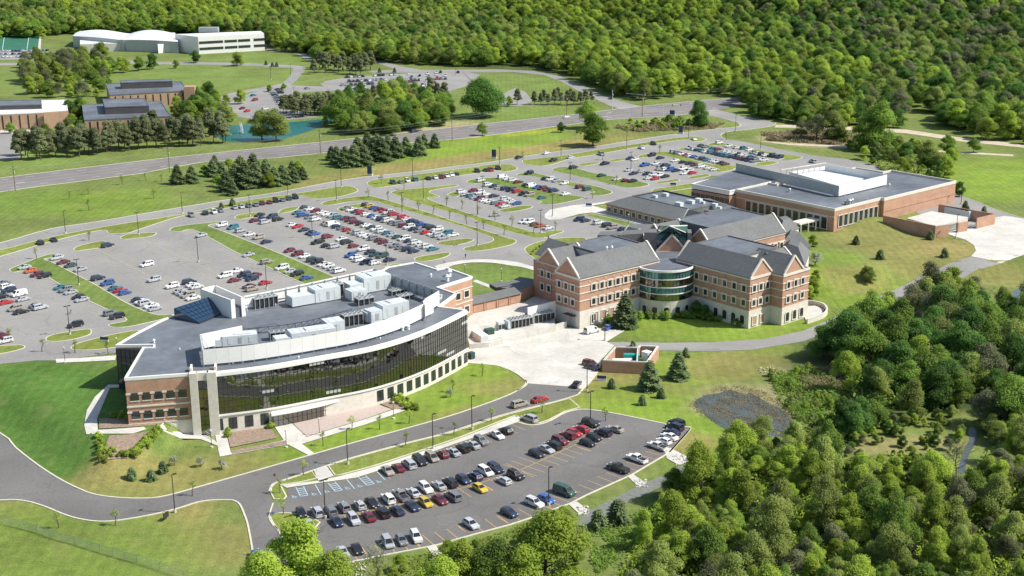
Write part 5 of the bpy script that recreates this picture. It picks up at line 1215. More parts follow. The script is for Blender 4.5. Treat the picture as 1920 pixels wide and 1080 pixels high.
for k in range(6):
    t = k / 5; px, py = 1778 + 36 * t, 393 + 7.5 * t; x, y = GP(px, py, 6.6); q_ = thing('cooling_unit', 'grey cooling unit in the walled court, %s from the hall' % ordn(k), 'cooling unit', (x, y, 4.4), 'cooling units in the court')
    MB().box(x, y, 4.5, 1.5, 2.6, 3.2, radians(40)).build('casing', 'unit', q_); b = MB(); b.tube((x, y, 7.7), (x, y, 7.95), .55, .55, 10); b.build('fan', 'dark', q_)

# ------------------------------------------------------------------ 6. long low wing with hipped roof
bL = thing('low_building', 'long low single storey wing with hipped grey roof, left of the flat roofed hall', 'building', (*GP(1200, 400, 4), 4))
zl = 8.0
c0, c1 = Vector(GP(1133, 381, zl)), Vector(GP(1266, 413, zl)); d = (c1 - c0).normalized(); nb = Vector((-d.y, d.x)); Ll = (c1 - c0).length; Wl = 33.0
fL = Fr(tuple(c0), atan2(d.y, d.x))
MB().prism([fL(.6, .6), fL(Ll, .6), fL(Ll, Wl), fL(.6, Wl)], 2, zl, 0, 1).build('wall', ['roof', 'brick'], bL)
b = MB(); s = 8.0; zt_ = 11.2
b.face([fL(0, 0, zl), fL(Ll, 0, zl), fL(Ll, s, zt_), fL(s, s, zt_)]); b.face([fL(0, Wl, zl), fL(0, 0, zl), fL(s, s, zt_), fL(s, Wl - s, zt_)]); b.face([fL(Ll, Wl, zl), fL(0, Wl, zl), fL(s, Wl - s, zt_), fL(Ll, Wl - s, zt_)])
b.face([fL(Ll, 0, zl), fL(Ll, Wl, zl), fL(Ll, Wl - s, zt_), fL(Ll, s, zt_)]); b.build('roof', 'shingle', bL)
MB().face([fL(s, s, zt_ - .5), fL(Ll, s, zt_ - .5), fL(Ll, Wl - s, zt_ - .5), fL(s, Wl - s, zt_ - .5)]).build('roof_deck', 'roof', bL)
coping(bL, [fL(s, s), fL(Ll, s), fL(Ll, Wl - s), fL(s, Wl - s)], zt_ - .1, .3, .25, 'shingle')
wl2 = win_mesh(2.0, 1.9, 'L', fw=0.3, grid=(2, 1))
for k in range(10): x, y = fL(2.5 + k * (Ll - 6) / 9.6, .56); put_window(bL, x, y, 4.9, fL.ang, wl2)
for px, py, s in ((1228, 370, 1.2), (1248, 367, 1.4), (1273, 386, 1.8), (1296, 381, 1.5), (1310, 378, 1.6), (1318, 381, 1.0), (1340, 386, 1.3), (1349, 391, 1.0), (1291, 379, 1.0)):
    x, y = GP(px, py, 10.8); MB().box(x, y, 10.5, 1.6 * s, 1.2 * s, .8 * s + .3, radians(-45)).build('roof_unit', 'unit', bL)
MB().prism(W([(1278, 386), (1372, 404), (1400, 396), (1330, 372), (1300, 372)], 9.5), 3, 9.5, 0, 1).build('east_annex', ['roof', 'brick'], bL)

# ------------------------------------------------------------------ 7. brown brick college blocks, far left
def block(name, label, roof_px, H, m, slots, parent_z=4, pent=None, pentH=4.5, slotm='dark', roofm='roof', front=0, extra=None):
    P = W(roof_px, H + 4); t = thing(name, label, 'building', (*P[0], 4))
    MB().prism(P, 2, H + 4, 0, 1).build('wall', [roofm, m], t); coping(t, P, H + 4, .5, .25, 'roof' if roofm == 'roof' else 'white')
    p, q = Vector(P[front]), Vector(P[front + 1]); d = q - p; nr = Vector((d.y, -d.x)).normalized(); a = atan2(d.y, d.x)
    for k in range(slots):
        c = p + d * ((k + .7) / (slots + .4)); MB().box(c.x + nr.x * .04, c.y + nr.y * .04, 4.6, .8, .12, H - 1.6, a).build('window', slotm, t)
    if pent:
        Q = W(pent, H + 4 + pentH); MB().prism(Q, H + 4, H + 4 + pentH, 0, 1).build('penthouse', ['roof', 'darkbrick'], t)
        coping(t, Q, H + 4 + pentH, .4, .2, 'roof')
    return t, P
t1, _ = block('college_building', 'tan brick block with dark penthouse and slit windows, nearest of the far left group', [(158, 225.4), (321, 218), (301.5, 190), (154, 197)], 10.5, 'tanbrick', 11, pent=[(196.6, 201), (279, 198), (271, 184.7), (192.5, 185.7)], pentH=4)
t2, _ = block('college_building', 'tan brick block with a long dark penthouse, behind the nearest tan block', [(206, 178.5), (352, 170.5), (340, 153), (198.7, 157)], 8.5, 'tanbrick', 10, pent=[(227, 155), (323, 151.5), (321, 148.5), (225, 151)], pentH=4)
x, y = GP(356, 166, 14); MB().box(x, y, 3, 6.5, 7, 12.5, radians(5)).build('stair_tower', 'tanbrick', t2)
t3, _ = block('college_building', 'tan brick block with white roof cut by the left edge of the photo', [(-40, 216), (79, 211), (127, 207.5), (124, 187.5), (-40, 192)], 9, 'tanbrick', 7, roofm='whiteroof', pent=[(-40, 199), (78, 196), (77, 187.5), (-40, 189)], pentH=2.5)
p, q = Vector(GP(80, 211.5, 13)), Vector(GP(127, 208, 13)); d = q - p; MB().box((p.x + q.x) / 2 + 0.5, (p.y + q.y) / 2 - .6, 3, d.length, 1.5, 10.2, atan2(d.y, d.x)).build('front_bay', 'tanbrick', t3)
MB().prism(W([(60, 214), (80, 212), (80, 222), (60, 226)], 7), 3, 7, 0, 0).build('entrance', 'darkbrick', t3)

# ------------------------------------------------------------------ 8. white school with domed halls
bS = thing('school_building', 'white school with two low white domed halls and a long windowed wing, top left', 'building', (*GP(300, 90, 4), 4))
zs = 18.0
wing = W([(371, 69), (495, 62.5), (489, 58), (328, 64)], zs)
MB().prism(wing, 2, zs, 0, 1).build('wing', ['whiteroof', 'white'], bS)
p, q = Vector(wing[0]), Vector(wing[1]); d = q - p; L_ = d.length
for zz in (12.2, 7.2):
    for t, w_ in ((.10, 10), (.155, 1.0), (.19, 1.0), (.27, 10), (.47, 10), (.555, 1), (.59, 1), (.67, 10), (.90, 10)):
        c = p + d * t * 1.03; nr = Vector((d.y, -d.x)).normalized() * .1; MB().box(c.x + nr.x, c.y + nr.y, zz, w_, .25, 2.0, atan2(d.y, d.x)).build('window', 'glass', bS)
MB().prism(W([(296, 84), (372, 76), (372, 70), (292, 77)], 11), 2, 11, 0, 1).build('low_wing', ['whiteroof', 'white'], bS)
MB().prism(W([(150, 83), (226, 81), (230, 74), (150, 75)], 10.5), 2, 10.5, 0, 1).build('west_annex', ['whiteroof', 'concrete'], bS)
x, y = GP(392, 60, zs); MB().box(x, y, zs, 16, 6, 4).build('roof_unit', 'grey', bS)
def vault(pts_front, pts_back, ze, rise, name, parent):
    """shallow dome roof sprung between a front eave and a back eave"""
    A_, B_ = W(pts_front, ze), W(pts_back, ze); n = 14; k = 8; b = MB()
    for i in range(n + 1):
        u = i / n; p = Vector(A_[0]).lerp(Vector(A_[1]), u); q = Vector(B_[0]).lerp(Vector(B_[1]), u); hu = sin(pi * min(1, max(0, u * .9 + .05))) ** .8
        for j in range(k + 1):
            v = j / k; c = p.lerp(q, v); b.v.append((c.x, c.y, ze + rise * hu * sin(pi * (v * .9 + .05 if v > 0 else 0.0)) if 0 < j < k else ze + rise * hu * .15))
    for i in range(n):
        for j in range(k): a = i * (k + 1) + j; b.f.append((a, a + k + 1, a + k + 2, a + 1)); b.m.append(0)
    b.build(name, 'whiteroof', parent, smooth=True)
    MB().prism([A_[0], A_[1], B_[1], B_[0]], 2, ze + .4, 0, 1).build('hall_wall', ['whiteroof', 'grey'], parent)
vault([(136, 68), (232, 76)], [(150, 59), (250, 64)], 13, 4.5, 'dome', bS)
vault([(226, 75.5), (334, 79)], [(250, 62), (328, 62)], 13, 5.5, 'dome', bS)
# stadium turf with yard lines
st_ = sheet('sports_field', GG([(-60, 68), (76, 66), (73, 93), (-60, 95)]), .1, 'turf')
for x0 in (-40, -16, 8, 54): 
    o = sheet('yard_line', GG([(x0, 67), (x0 + 1.2, 67), (x0 - 4 + 1.2, 93), (x0 - 4, 93)]), .22, 'field_paint', parent=st_)
sheet('yard_line', GG([(74, 66), (78, 66), (76, 93), (71, 93)]), .22, 'concrete', parent=st_)
# ================================================================== VEHICLES
PAL = dict(w=(.72, .72, .70), s=(.42, .44, .46), g=(.20, .21, .22), k=(.018, .019, .022), n=(.02, .032, .07), b=(.03, .10, .34), r=(.42, .02, .025), m=(.15, .018, .03),
    t=(.36, .32, .26), e=(.03, .08, .06), y=(.62, .44, .03), c=(.03, .16, .20), o=(.50, .10, .03))
CNAME = dict(w='white', s='silver', g='grey', k='black', n='dark navy', b='bright blue', r='bright red', m='maroon', t='tan', e='dark green', y='yellow', c='teal', o='orange red')
def car_meshes(kind):
    """profile-lofted body plus separate glass, wheels and lamps; x forward, origin on the ground in the middle"""
    S = dict(
        sedan=dict(L=4.7, W=1.78, hull=[(-2.35, .35), (-2.33, .72), (-2.25, .92), (-1.75, .99), (-.2, .97), (1.0, .95), (1.9, .82), (2.28, .68), (2.35, .45), (2.3, .25), (-2.28, .25)], cab=[(-1.75, .97), (-1.1, 1.40), (.15, 1.43), (1.0, .94)]),
        hatch=dict(L=4.2, W=1.75, hull=[(-2.1, .35), (-2.1, .85), (-2.0, 1.0), (-1.6, 1.02), (-.2, 1.0), (1.0, .97), (1.75, .84), (2.05, .68), (2.1, .45), (2.05, .25), (-2.05, .25)], cab=[(-2.0, 1.0), (-1.65, 1.44), (.2, 1.48), (1.05, .97)]),
        suv=dict(L=4.7, W=1.88, hull=[(-2.33, .45), (-2.33, .95), (-2.28, 1.12), (-1.6, 1.14), (-.2, 1.12), (1.1, 1.1), (2.0, 1.02), (2.3, .86), (2.35, .55), (2.3, .35), (-2.28, .35)], cab=[(-2.25, 1.1), (-2.05, 1.74), (.35, 1.76), (1.1, 1.09)]),
        minivan=dict(L=4.95, W=1.95, hull=[(-2.45, .35), (-2.45, .9), (-2.4, 1.05), (-1.6, 1.06), (-.2, 1.05), (1.3, 1.02), (2.1, .88), (2.42, .72), (2.48, .45), (2.4, .25), (-2.4, .25)], cab=[(-2.38, 1.04), (-2.15, 1.72), (.55, 1.74), (1.6, 1.0)]),
        van=dict(L=5.3, W=2.0, hull=[(-2.65, .4), (-2.65, 1.0), (-2.6, 1.2), (-1.6, 1.2), (-.2, 1.2), (1.5, 1.2), (2.3, 1.08), (2.6, .9), (2.65, .55), (2.6, .3), (-2.6, .3)], cab=[(-2.6, 1.19), (-2.5, 2.02), (1.1, 2.02), (1.9, 1.15)]),
        pickup=dict(L=5.6, W=1.95, hull=[(-2.8, .5), (-2.8, .95), (-2.78, 1.08), (-1.6, 1.09), (-.6, 1.09), (1.2, 1.12), (2.3, 1.06), (2.72, .9), (2.8, .55), (2.75, .38), (-2.75, .38)], cab=[(-.85, 1.08), (-.7, 1.72), (.75, 1.74), (1.35, 1.1)]))[kind]
    w = S['W'] / 2; hull = S['hull']; cab = S['cab']; B = MB(); n = len(hull)
    cz = sum(z for x, z in hull) / n
    secs = []
    for y, sh in ((-w, .93), (-w + .09, 1.0), (w - .09, 1.0), (w, .93)):
        secs.append([((x * (0.985 if sh < 1 else 1)), y, cz + (z - cz) * sh) for x, z in hull])
    k0 = len(B.v)
    for s_ in secs: B.v += s_
    for j in range(3):
        for i in range(n):
            a, b_ = k0 + j * n + i, k0 + j * n + (i + 1) % n; B.f.append((a, b_, b_ + n, a + n)); B.m.append(0)
    B.f.append(tuple(k0 + n - 1 - i for i in range(n))); B.m.append(0); B.f.append(tuple(k0 + 3 * n + i for i in range(n))); B.m.append(0)
    # greenhouse
    wb, wt = w - .08, w - .26; (x0, z0), (x1, z1), (x2, z2), (x3, z3) = cab; k = len(B.v)
    xm = (x1 + x2) / 2; zt_ = max(z1, z2) + .03
    B.v += [(x0, -wb, z0), (x1, -wt, z1), (xm, -wt, zt_), (x2, -wt, z2), (x3, -wb, z3), (x0, wb, z0), (x1, wt, z1), (xm, wt, zt_), (x2, wt, z2), (x3, wb, z3)]
    for f in ((0, 1, 6, 5), (1, 2, 7, 6), (2, 3, 8, 7), (3, 4, 9, 8)): B.f.append(tuple(k + i for i in f)); B.m.append(0)
    B.f.append((k, k + 4, k + 3, k + 2, k + 1)); B.m.append(0); B.f.append((k + 5, k + 6, k + 7, k + 8, k + 9)); B.m.append(0)
    if kind == 'pickup':   # open bed
        B.box(-1.82, 0, .8, 1.8, w * 2 - .3, .30, 0, 1)
    B.box(2.32 if S['L'] > 4.4 else 2.05, 0, .3, .12, w * 1.7, .22, 0, 0); B.box(-S['L'] / 2 + .02, 0, .3, .12, w * 1.7, .22, 0, 0)
    def q(a, b_, t): return tuple(a[i] + (b_[i] - a[i]) * t for i in range(3))
    def pane(P, ins, push):
        c = Vector([sum(p[i] for p in P) / len(P) for i in range(3)]); nn = (Vector(P[1]) - Vector(P[0])).cross(Vector(P[2]) - Vector(P[0])).normalized() * push
        return [tuple(Vector(p).lerp(c, ins) + nn) for p in P]
    ws = MB().face(pane([(x3, -wb, z3), (x3, wb, z3), (x2, wt, z2), (x2, -wt, z2)], .1, .02))
    rw = MB().face(pane([(x0, wb, z0), (x0, -wb, z0), (x1, -wt, z1), (x1, wt, z1)], .12, .02))
    def side(s):
        m = MB(); P = [(x0, -wb, z0), (x3, -wb, z3), (x2, -wt, z2), (x1, -wt, z1)] if s < 0 else [(x3, wb, z3), (x0, wb, z0), (x1, wt, z1), (x2, wt, z2)]
        cuts = ((.07, .36), (.40, .66), (.70, .93)) if kind in ('suv', 'minivan') else ((.10, .47), (.52, .90)) if kind != 'van' else ((.72, .92),)
        for a, b_ in cuts:
            lo = lambda t: q(P[0], P[1], t) if s < 0 else q(P[1], P[0], t); hi = lambda t: q(P[3], P[2], t) if s < 0 else q(P[2], P[3], t)
            Q = [q(lo(a), hi(a), .16), q(lo(b_), hi(b_), .16), q(lo(b_), hi(b_), .88), q(lo(a), hi(a), .88)]
            m.face([(x, y + s * .015, z) for x, y, z in (Q if s < 0 else Q[::-1])])
        return m
    wr = .36 if kind in ('suv', 'van', 'pickup') else .32
    whl = MB(); whl.tube((0, -.11, 0), (0, .11, 0), wr, wr, 14, 0); whl.tube((0, -.125, 0), (0, .125, 0), wr * .62, wr * .62, 10, 1)
    hl = MB().box(0, 0, -.08, .1, .36, .16); 
    return dict(body=(B, ['paint', 'dark']), windscreen=(ws, ['carglass']), rear=(rw, ['carglass']), sl=(side(-1), ['carglass']), sr=(side(1), ['carglass']), wheel=(whl, ['tyre', 'rim']), lamp=(hl, ['lamp']), tail=(hl, ['tail']),
        ax=(S['L'] * .30, -S['L'] * .29), w=w, wr=wr, L=S['L'], hz=hull[6][1] - .1, tz=hull[1][1])
def to_me(name, mb, mats):
    me = bpy.data.meshes.new(name); me.from_pydata(mb.v, [], mb.f)
    for m in mats: me.materials.append(M[m])
    if len(mats) > 1: me.polygons.foreach_set('material_index', mb.m)
    return me
CARS = {}
def car_proto(kind, lod):
    """lod 0: every lamp and pane its own part; 1: body, windows, wheels; 2: one mesh"""
    if (kind, lod) in CARS: return CARS[(kind, lod)]
    if ('g', kind) not in CARS: CARS[('g', kind)] = car_meshes(kind)
    g = CARS[('g', kind)]; nm = {'sedan': 'parked_sedan', 'hatch': 'parked_hatchback', 'suv': 'parked_suv', 'minivan': 'parked_minivan', 'van': 'parked_van', 'pickup': 'parked_pickup'}[kind]
    wp = [(x, s * (g['w'] - .09), g['wr']) for x in g['ax'] for s in (-1, 1)]
    if lod == 2:
        b = MB(); b.v = list(g['body'][0].v); b.f = list(g['body'][0].f); b.m = list(g['body'][0].m)
        def add(mb, off, mi):
            k = len(b.v); b.v += [(x + off[0], y + off[1], z + off[2]) for x, y, z in mb.v]; b.f += [tuple(k + i for i in f) for f in mb.f]; b.m += [mi] * len(mb.f)
        for p in ('windscreen', 'rear', 'sl', 'sr'): add(g[p][0], (0, 0, 0), 2)
        tw = MB(); tw.tube((0, -.11, 0), (0, .11, 0), g['wr'], g['wr'], 8)
        for p in wp: add(tw, p, 1)
        me = to_me(nm, b, ['paint', 'tyre', 'carglass']); CARS[(kind, 2)] = ('mesh', me); return CARS[(kind, 2)]
    parts = [('body', to_me('body', *g['body']), (0, 0, 0))]
    if lod == 1:
        w_ = MB()
        for p in ('windscreen', 'rear', 'sl', 'sr'):
            k = len(w_.v); w_.v += g[p][0].v; w_.f += [tuple(k + i for i in f) for f in g[p][0].f]
        for p, nme in (('windscreen', 'windscreen'), ('rear', 'rear_window'), ('sl', 'side_window'), ('sr', 'side_window')): parts.append((nme, to_me(nme, *g[p]), (0, 0, 0)))
    else:
        for p, nme in (('windscreen', 'windscreen'), ('rear', 'rear_window'), ('sl', 'side_window'), ('sr', 'side_window')): parts.append((nme, to_me(nme, *g[p]), (0, 0, 0)))
        hm, tm = to_me('headlight', *g['lamp']), to_me('tail_light', *g['tail'])
        for s in (-1, 1): parts += [('headlight', hm, (g['L'] / 2 - .06, s * (g['w'] - .32), g['hz'])), ('tail_light', tm, (-g['L'] / 2 + .03, s * (g['w'] - .30), g['tz']))]
    wm_ = to_me('wheel', *g['wheel'])
    for p in wp: parts.append(('wheel', wm_, p))
    CARS[(kind, lod)] = ('parts', parts, nm); return CARS[(kind, lod)]
NCAR = [0]
KNAME = dict(sedan='sedan', hatch='hatchback', suv='SUV', minivan='minivan', van='van', pickup='pickup truck')
def place_car(x, y, ang, kind, col, label, group, lod, z=None):
    r = random.Random(NCAR[0] * 7 + 3); NCAR[0] += 1
    pr = car_proto(kind, lod); z = (zt(x, y) + 0.055) if z is None else z; c = PAL[col]; k = r.uniform(.85, 1.15); c = (min(1, c[0] * k), min(1, c[1] * k), min(1, c[2] * k), 1)
    sc = r.uniform(.97, 1.04)
    if pr[0] == 'mesh': o = bpy.data.objects.new(pr[1].name, pr[1]); COL.objects.link(o)
    else:
        o = bpy.data.objects.new(pr[2], None); COL.objects.link(o); o.empty_display_size = .5
        for nm, me, off in pr[1]:
            q = bpy.data.objects.new(nm, me); COL.objects.link(q); q.parent = o; q.location = off; q.color = c
    o.location = (x, y, z); o.rotation_euler = (0, 0, ang); o.scale = (sc, sc, sc); o.color = c
    o['label'] = label; o['category'] = 'car' if kind in ('sedan', 'hatch') else KNAME[kind].lower(); o['group'] = group
    return o
def tok(t, r):
    col = t[0]; k = t[1:] if len(t) > 1 else ''
    kind = {'S': 'suv', 'V': 'minivan', 'P': 'pickup', 'U': 'van', 'H': 'hatch', '': None}[k]
    if kind is None: kind = r.choices(['sedan', 'hatch', 'suv', 'minivan'], [6, 1.2, 2, .6])[0]
    return col, kind
USED = {}
def mklabel(col, kind, where, i):
    a = '%s %s, %s' % (CNAME[col], KNAME[kind], where)
    USED[a] = USED.get(a, 0) + 1
    return a
def cars_at(lst, where, group, lod, dh):
    """single cars: (px, py, token); dh = heading pixel vector"""
    r = random.Random(hash(where) % 1000 if False else len(where) * 13)
    for i, (px, py, t) in enumerate(lst):
        col, kind = tok(t, r); g = G(px, py); a = heading(px, py, *dh) + r.choice((0, pi)) * (r.random() < .5) + r.uniform(-.03, .03)
        place_car(g.x, g.y, a, kind, col, '%s %s %s, %s from left' % (CNAME[col], KNAME[kind], where, ordn(i)), group, lod)
def row(p, q, toks, where, group, lod, side=0, perp=None):
    """tokens spread evenly from pixel p to pixel q; '.' is an empty bay. Cars stand square to the row."""
    a, b_ = VV(p), VV(q); d = b_ - a; an = atan2(d.y, d.x) + pi / 2; toks = toks.split(); r = random.Random(len(toks) * 31 + int(p[0])); n = len(toks)
    j = 0
    for i, t in enumerate(toks):
        if t == '.': continue
        c = a + d * (i / max(1, n - 1)); col, kind = tok(t, r); j += 1
        off = Vector((cos(an), sin(an))) * r.uniform(-.35, .35); px, py = p[0] + (q[0] - p[0]) * i / n, 0
        place_car(c.x + off.x, c.y + off.y, an + (pi if r.random() < .35 else 0) + r.uniform(-.03, .03), kind, col, '%s %s, %s from left in %s' % (CNAME[col], KNAME[kind], ordn(j - 1), where), group, lod)
def autorow(p, q, where, group, lod, occ=.93, seed=1, pal='wwwwsssggkkknnnbrmmtec'):
    a, b_ = VV(p), VV(q); n = int((b_ - a).length / 2.78) + 1; r = random.Random(seed)
    row(p, q, ' '.join((r.choice(pal) + r.choices(['', 'S', 'V', 'P', 'H'], [5, 2, 1, .5, 1])[0]) if r.random() < occ else '.' for _ in range(n)), where, group, lod)
ND = (14, -3.1)
gN = 'cars in the north car park'
# --- south lot
gS = 'cars in the south car park'
dS = (14, 10)
rS = [(727, 887, 't'), (747, 881, 'm'), (767, 875, 's'), (787, 868.5, 'kV'), (810, 862, 'tV'), (830, 856, 'mH'), (850, 852, 's'), (868.5, 845, 'kS'), (886.5, 838.5, 's'), (902, 831.5, 'gS'), (932, 820, 'w'), (949, 811.5, 'kH')]
def cs(lst, where, dirs, lod=0, group=gS, rev=0.5):
    r = random.Random(len(lst) * 17 + len(where))
    for i, it in enumerate(lst):
        px, py, t = it[:3]; col, kind = tok(t, r); g = G(px, py)
        dx, dy = (dirs(px) if callable(dirs) else dirs); a = heading(px, py, dx, dy) + (pi if r.random() < rev else 0) + r.uniform(-.025, .025)
        place_car(g.x, g.y, a, kind, col, ('%s %s, %s from the left %s' % (CNAME[col], KNAME[kind], ordn(i), where)) if len(lst) > 1 else '%s %s %s' % (CNAME[col], KNAME[kind], where), group, lod)
def dirS(px):
    t = min(1, max(0, (px - 600) / 600)); return (9 + 16 * t, 14 - 7.5 * t)
cs(rS, 'along the pale walkway', dirS)
cs([(993, 789, 'sV')], 'at the top end of the pale walkway', (22, 8))
cs([(565, 966, 'k'), (595, 965, 'sV'), (620, 963, 'gV'), (645, 956, 'gS'), (675, 952, 's'), (698, 947, 'k'), (728, 940, 'w'), (752, 934, 'gP'), (775, 928.5, 's'), (798, 920, 'wS'), (823, 915, 's'), (844, 910, 'kS'), (869, 903.5, 'n'), (891, 898, 'n'), (910, 888.5, 'wV'), (929, 883, 'nV')], 'in the upper half of the long centre row', dirS)
cs([(581, 989, 's'), (631.7, 982.5, 'n'), (663, 979, 's'), (691.7, 973, 'm'), (718, 966, 'kV'), (745, 961.7, 'n'), (773, 953.5, 'n'), (798, 947, 'yH'), (825, 941.5, 'm'), (850, 935.5, 'gV'), (900, 920, 'yH'), (945, 906, 'sH'), (967, 896, 'kS')], 'in the lower half of the long centre row', dirS)
cs([(1006, 855, 'kH'), (1024, 846.5, 's'), (1037, 840, 'kV'), (1050, 831, 'mS'), (1065, 821, 'mS'), (1077, 816, 'rH'), (1090, 808.7, 'r'), (1107, 798, 'kS')], 'in the upper east cluster', dirS)
cs([(1102, 834.6, 'kH'), (1114, 824.5, 'kH'), (1131, 815.5, 'nS'), (1153, 808.7, 't')], 'in the lower east cluster', dirS)
cs([(1159, 882.6, 'kP'), (1194, 864.5, 'wP'), (1233, 841, 'wP'), (1244.6, 831, 'wH'), (1255, 822.5, 'w'), (1260, 814, 'n'), (1265, 805, 'nV'), (1269, 797, 'kS')], 'in the row at the east kerb', (22, 8), rev=1.0)
cs([(643, 1040, 's'), (670, 1034, 'k'), (727, 1022, 's'), (753, 1018, 'gH'), (780, 1012, 'w')], 'in the row at the bottom kerb', (9, 14), rev=0)
cs([(883, 987.5, 'sH'), (955, 966, 'n'), (1002, 948, 'wS'), (1024, 941, 'b'), (1058, 926.7, 'eU')], 'in the sparse lower right row', dirS, rev=0)
cs([(482, 1047, 'b')], 'on the drive below the south car park', (4, 12))
gR = 'vehicles on the south road'
cs([(975, 762, 'tV')], 'at the kerb of the south road', (18, -4.5), group=gR, rev=0); cs([(1012, 753, 'r')], 'at the kerb just right of the tan minivan', (18, -4.5), group=gR, rev=0)
cs([(1081, 724, 'k')], 'parked at the end of the concrete yard', (5, -6), group=gR, rev=0)
gY = 'vehicles in the loading yard'
cs([(1110, 624, 'wU')], 'parked by the gabled brick building', (16, -4), group=gY, rev=0); cs([(1141, 617, 'b')], 'beside the spruce at the gabled building', (12, -6), group=gY)
cs([(1107, 686, 'mV')], 'next to the brick generator enclosure', (16, 4), group=gY, rev=0); cs([(1110, 692, 'k')], 'in front of the maroon minivan in the yard', (16, 4), group=gY, rev=0)
# --- north lots, west part
cs([(4, 634, 'm'), (10, 643, 'wS')], 'at the left edge beside the small island', ND, 1, gN)
cs([(2, 560, 'k'), (7, 534, 'g'), (12, 570, 'r'), (14, 541, 'w'), (17, 548, 'n'), (36, 555, 'wU'), (44, 564, 's')], 'in the cluster at the left edge', ND, 1, gN)
cs([(29, 582, 'tV'), (40, 588, 'k'), (69, 576, 'g'), (76, 580, 'sS')], 'in the group by the lone lamp', ND, 1, gN)
cs([(46, 504, 's'), (57, 511, 'oH'), (70, 518, 'm'), (84, 520.5, 'kS'), (114, 542, 'c'), (124, 547, 'g'), (133, 551, 's'), (147, 560, 'k'), (154, 565, 's'), (208, 591, 'gS'), (220, 597, 'k')], 'left of the western grass strip', ND, 1, gN)
cs([(142, 613, 'kS')], 'alone beside the small lamp island', ND, 1, gN)
cs([(105, 487, 's'), (119, 494.5, 'm'), (132, 501, 'e'), (151, 508, 's'), (184, 525, 'nS'), (202, 534.5, 'bS'), (217, 543.6, 'c'), (225.6, 547.5, 'r'), (234.5, 552, 'bH'), (260, 565, 'k'), (266, 569, 'w'), (273, 572, 'sV'), (284, 577, 'w'), (291, 582, 's')], 'right of the western grass strip', ND, 1, gN)
cs([(202, 463, 'nS')], 'beside the pointed grass island', ND, 1, gN); cs([(275.5, 499, 'wV')], 'alone in the empty bays', ND, 1, gN); cs([(289, 528, 'sS')], 'below the lone white minivan', ND, 1, gN)
cs([(323, 540, 'wS'), (338, 549.5, 's'), (346, 553, 's'), (353, 557, 'tV'), (362, 562, 'w'), (355, 532, 'nV'), (361, 537, 'w'), (369, 541, 'w')], 'above the blue skylight', ND, 1, gN)
cs([(75.5, 458, 'kS'), (101, 452.5, 'k')], 'in the far left perimeter bays', (10, 6), 1, gN)
cs([(378, 443.5, 's'), (466, 480.5, 's'), (500, 494.5, 't'), (529, 505, 'wV'), (543, 512, 's'), (557, 517, 'kS'), (575, 524, 'b')], 'left of the long grass strip', ND, 1, gN)
cs([(422, 520, 'wV'), (443, 511, 'w'), (440, 528.5, 'm'), (458, 518.5, 'n'), (470, 521, 'n'), (473, 526, 'n'), (478, 519, 'm'), (467, 540, 'm'), (473, 545.5, 't'), (498, 533, 'r')], 'in the group above the roof screen', ND, 1, gN)
cs([(416, 425, 'wS'), (437, 429, 'cV'), (451, 435.5, 's'), (467, 442.5, 'w'), (485, 448, 'tS'), (500, 456, 'n'), (543, 472.5, 'mH'), (558, 479, 'm'), (571, 483.5, 'w'), (587, 490, 'eS'), (595, 494, 'kS'), (607, 498.5, 'w'), (616, 502, 'w'), (626, 506, 's'), (636, 511, 'w')], 'right of the long grass strip', ND, 1, gN)
cs([(478, 416, 'm'), (487, 405.5, 'k'), (489, 413, 'n'), (497, 419, 'sV'), (510.5, 408.5, 'n'), (521, 414, 'kS')], 'by the narrow lamp island', ND, 1, gN)
cs([(548, 424, 'w'), (558, 427, 'r'), (570, 433.5, 'n'), (590, 441, 'b'), (583, 439, 'k'), (596, 457, 'kP'), (614, 446.5, 'mS')], 'in the first loose line', ND, 1, gN)
cs([(613, 463, 'k'), (627, 465, 'sS'), (640, 451, 'w'), (650, 457, 'kV'), (663, 464, 'm'), (681, 470, 'w')], 'in the second loose line', ND, 1, gN)
cs([(658, 482, 'b'), (667, 485, 'w'), (674, 490, 'w'), (687, 495, 'n'), (703, 496, 'w'), (694, 476, 'n'), (704, 480, 'e'), (717, 483, 'eS'), (731, 490, 'n')], 'in the cluster before the curved building', ND, 1, gN)
cs([(359, 406, 'g'), (385, 402, 'k'), (401.5, 400, 'w'), (414, 397, 'g'), (440, 391.5, 's'), (453, 390, 's'), (466, 388, 'gS'), (479.5, 386, 'g'), (491, 383.5, 'm'), (505, 381.5, 'm'), (517.5, 378.5, 'kS'), (530, 377, 'g'), (541, 374.5, 'e'), (554, 372, 'kS')], 'in the perimeter edge row', (8, 6), 1, gN)
# dense rows
row((556, 402), (592, 414), 'c bS g wS', 'the front of the first dense row', gN, 1)
row((614, 421), (775, 474), 't wU n g r t sS w w g m m s g g n n', 'the near line of the first dense row', gN, 1)
row((572, 391), (634, 411), 'e w m w w sS c', 'the upper stub of the first dense row', gN, 1)
row((648, 412), (812, 469.5), 'm m m k w e wS w c s e w n wS w w c', 'the far line of the first dense row', gN, 1)
row((650, 393), (832, 448), 'g w m r w b w nV wS g gS m w n g r w sS s', 'the near line of the second dense row', gN, 1)
row((686, 386.5), (850, 443), 'k y b m r w r . rV w n n b n kS w . c w', 'the far line of the second dense row', gN, 1)
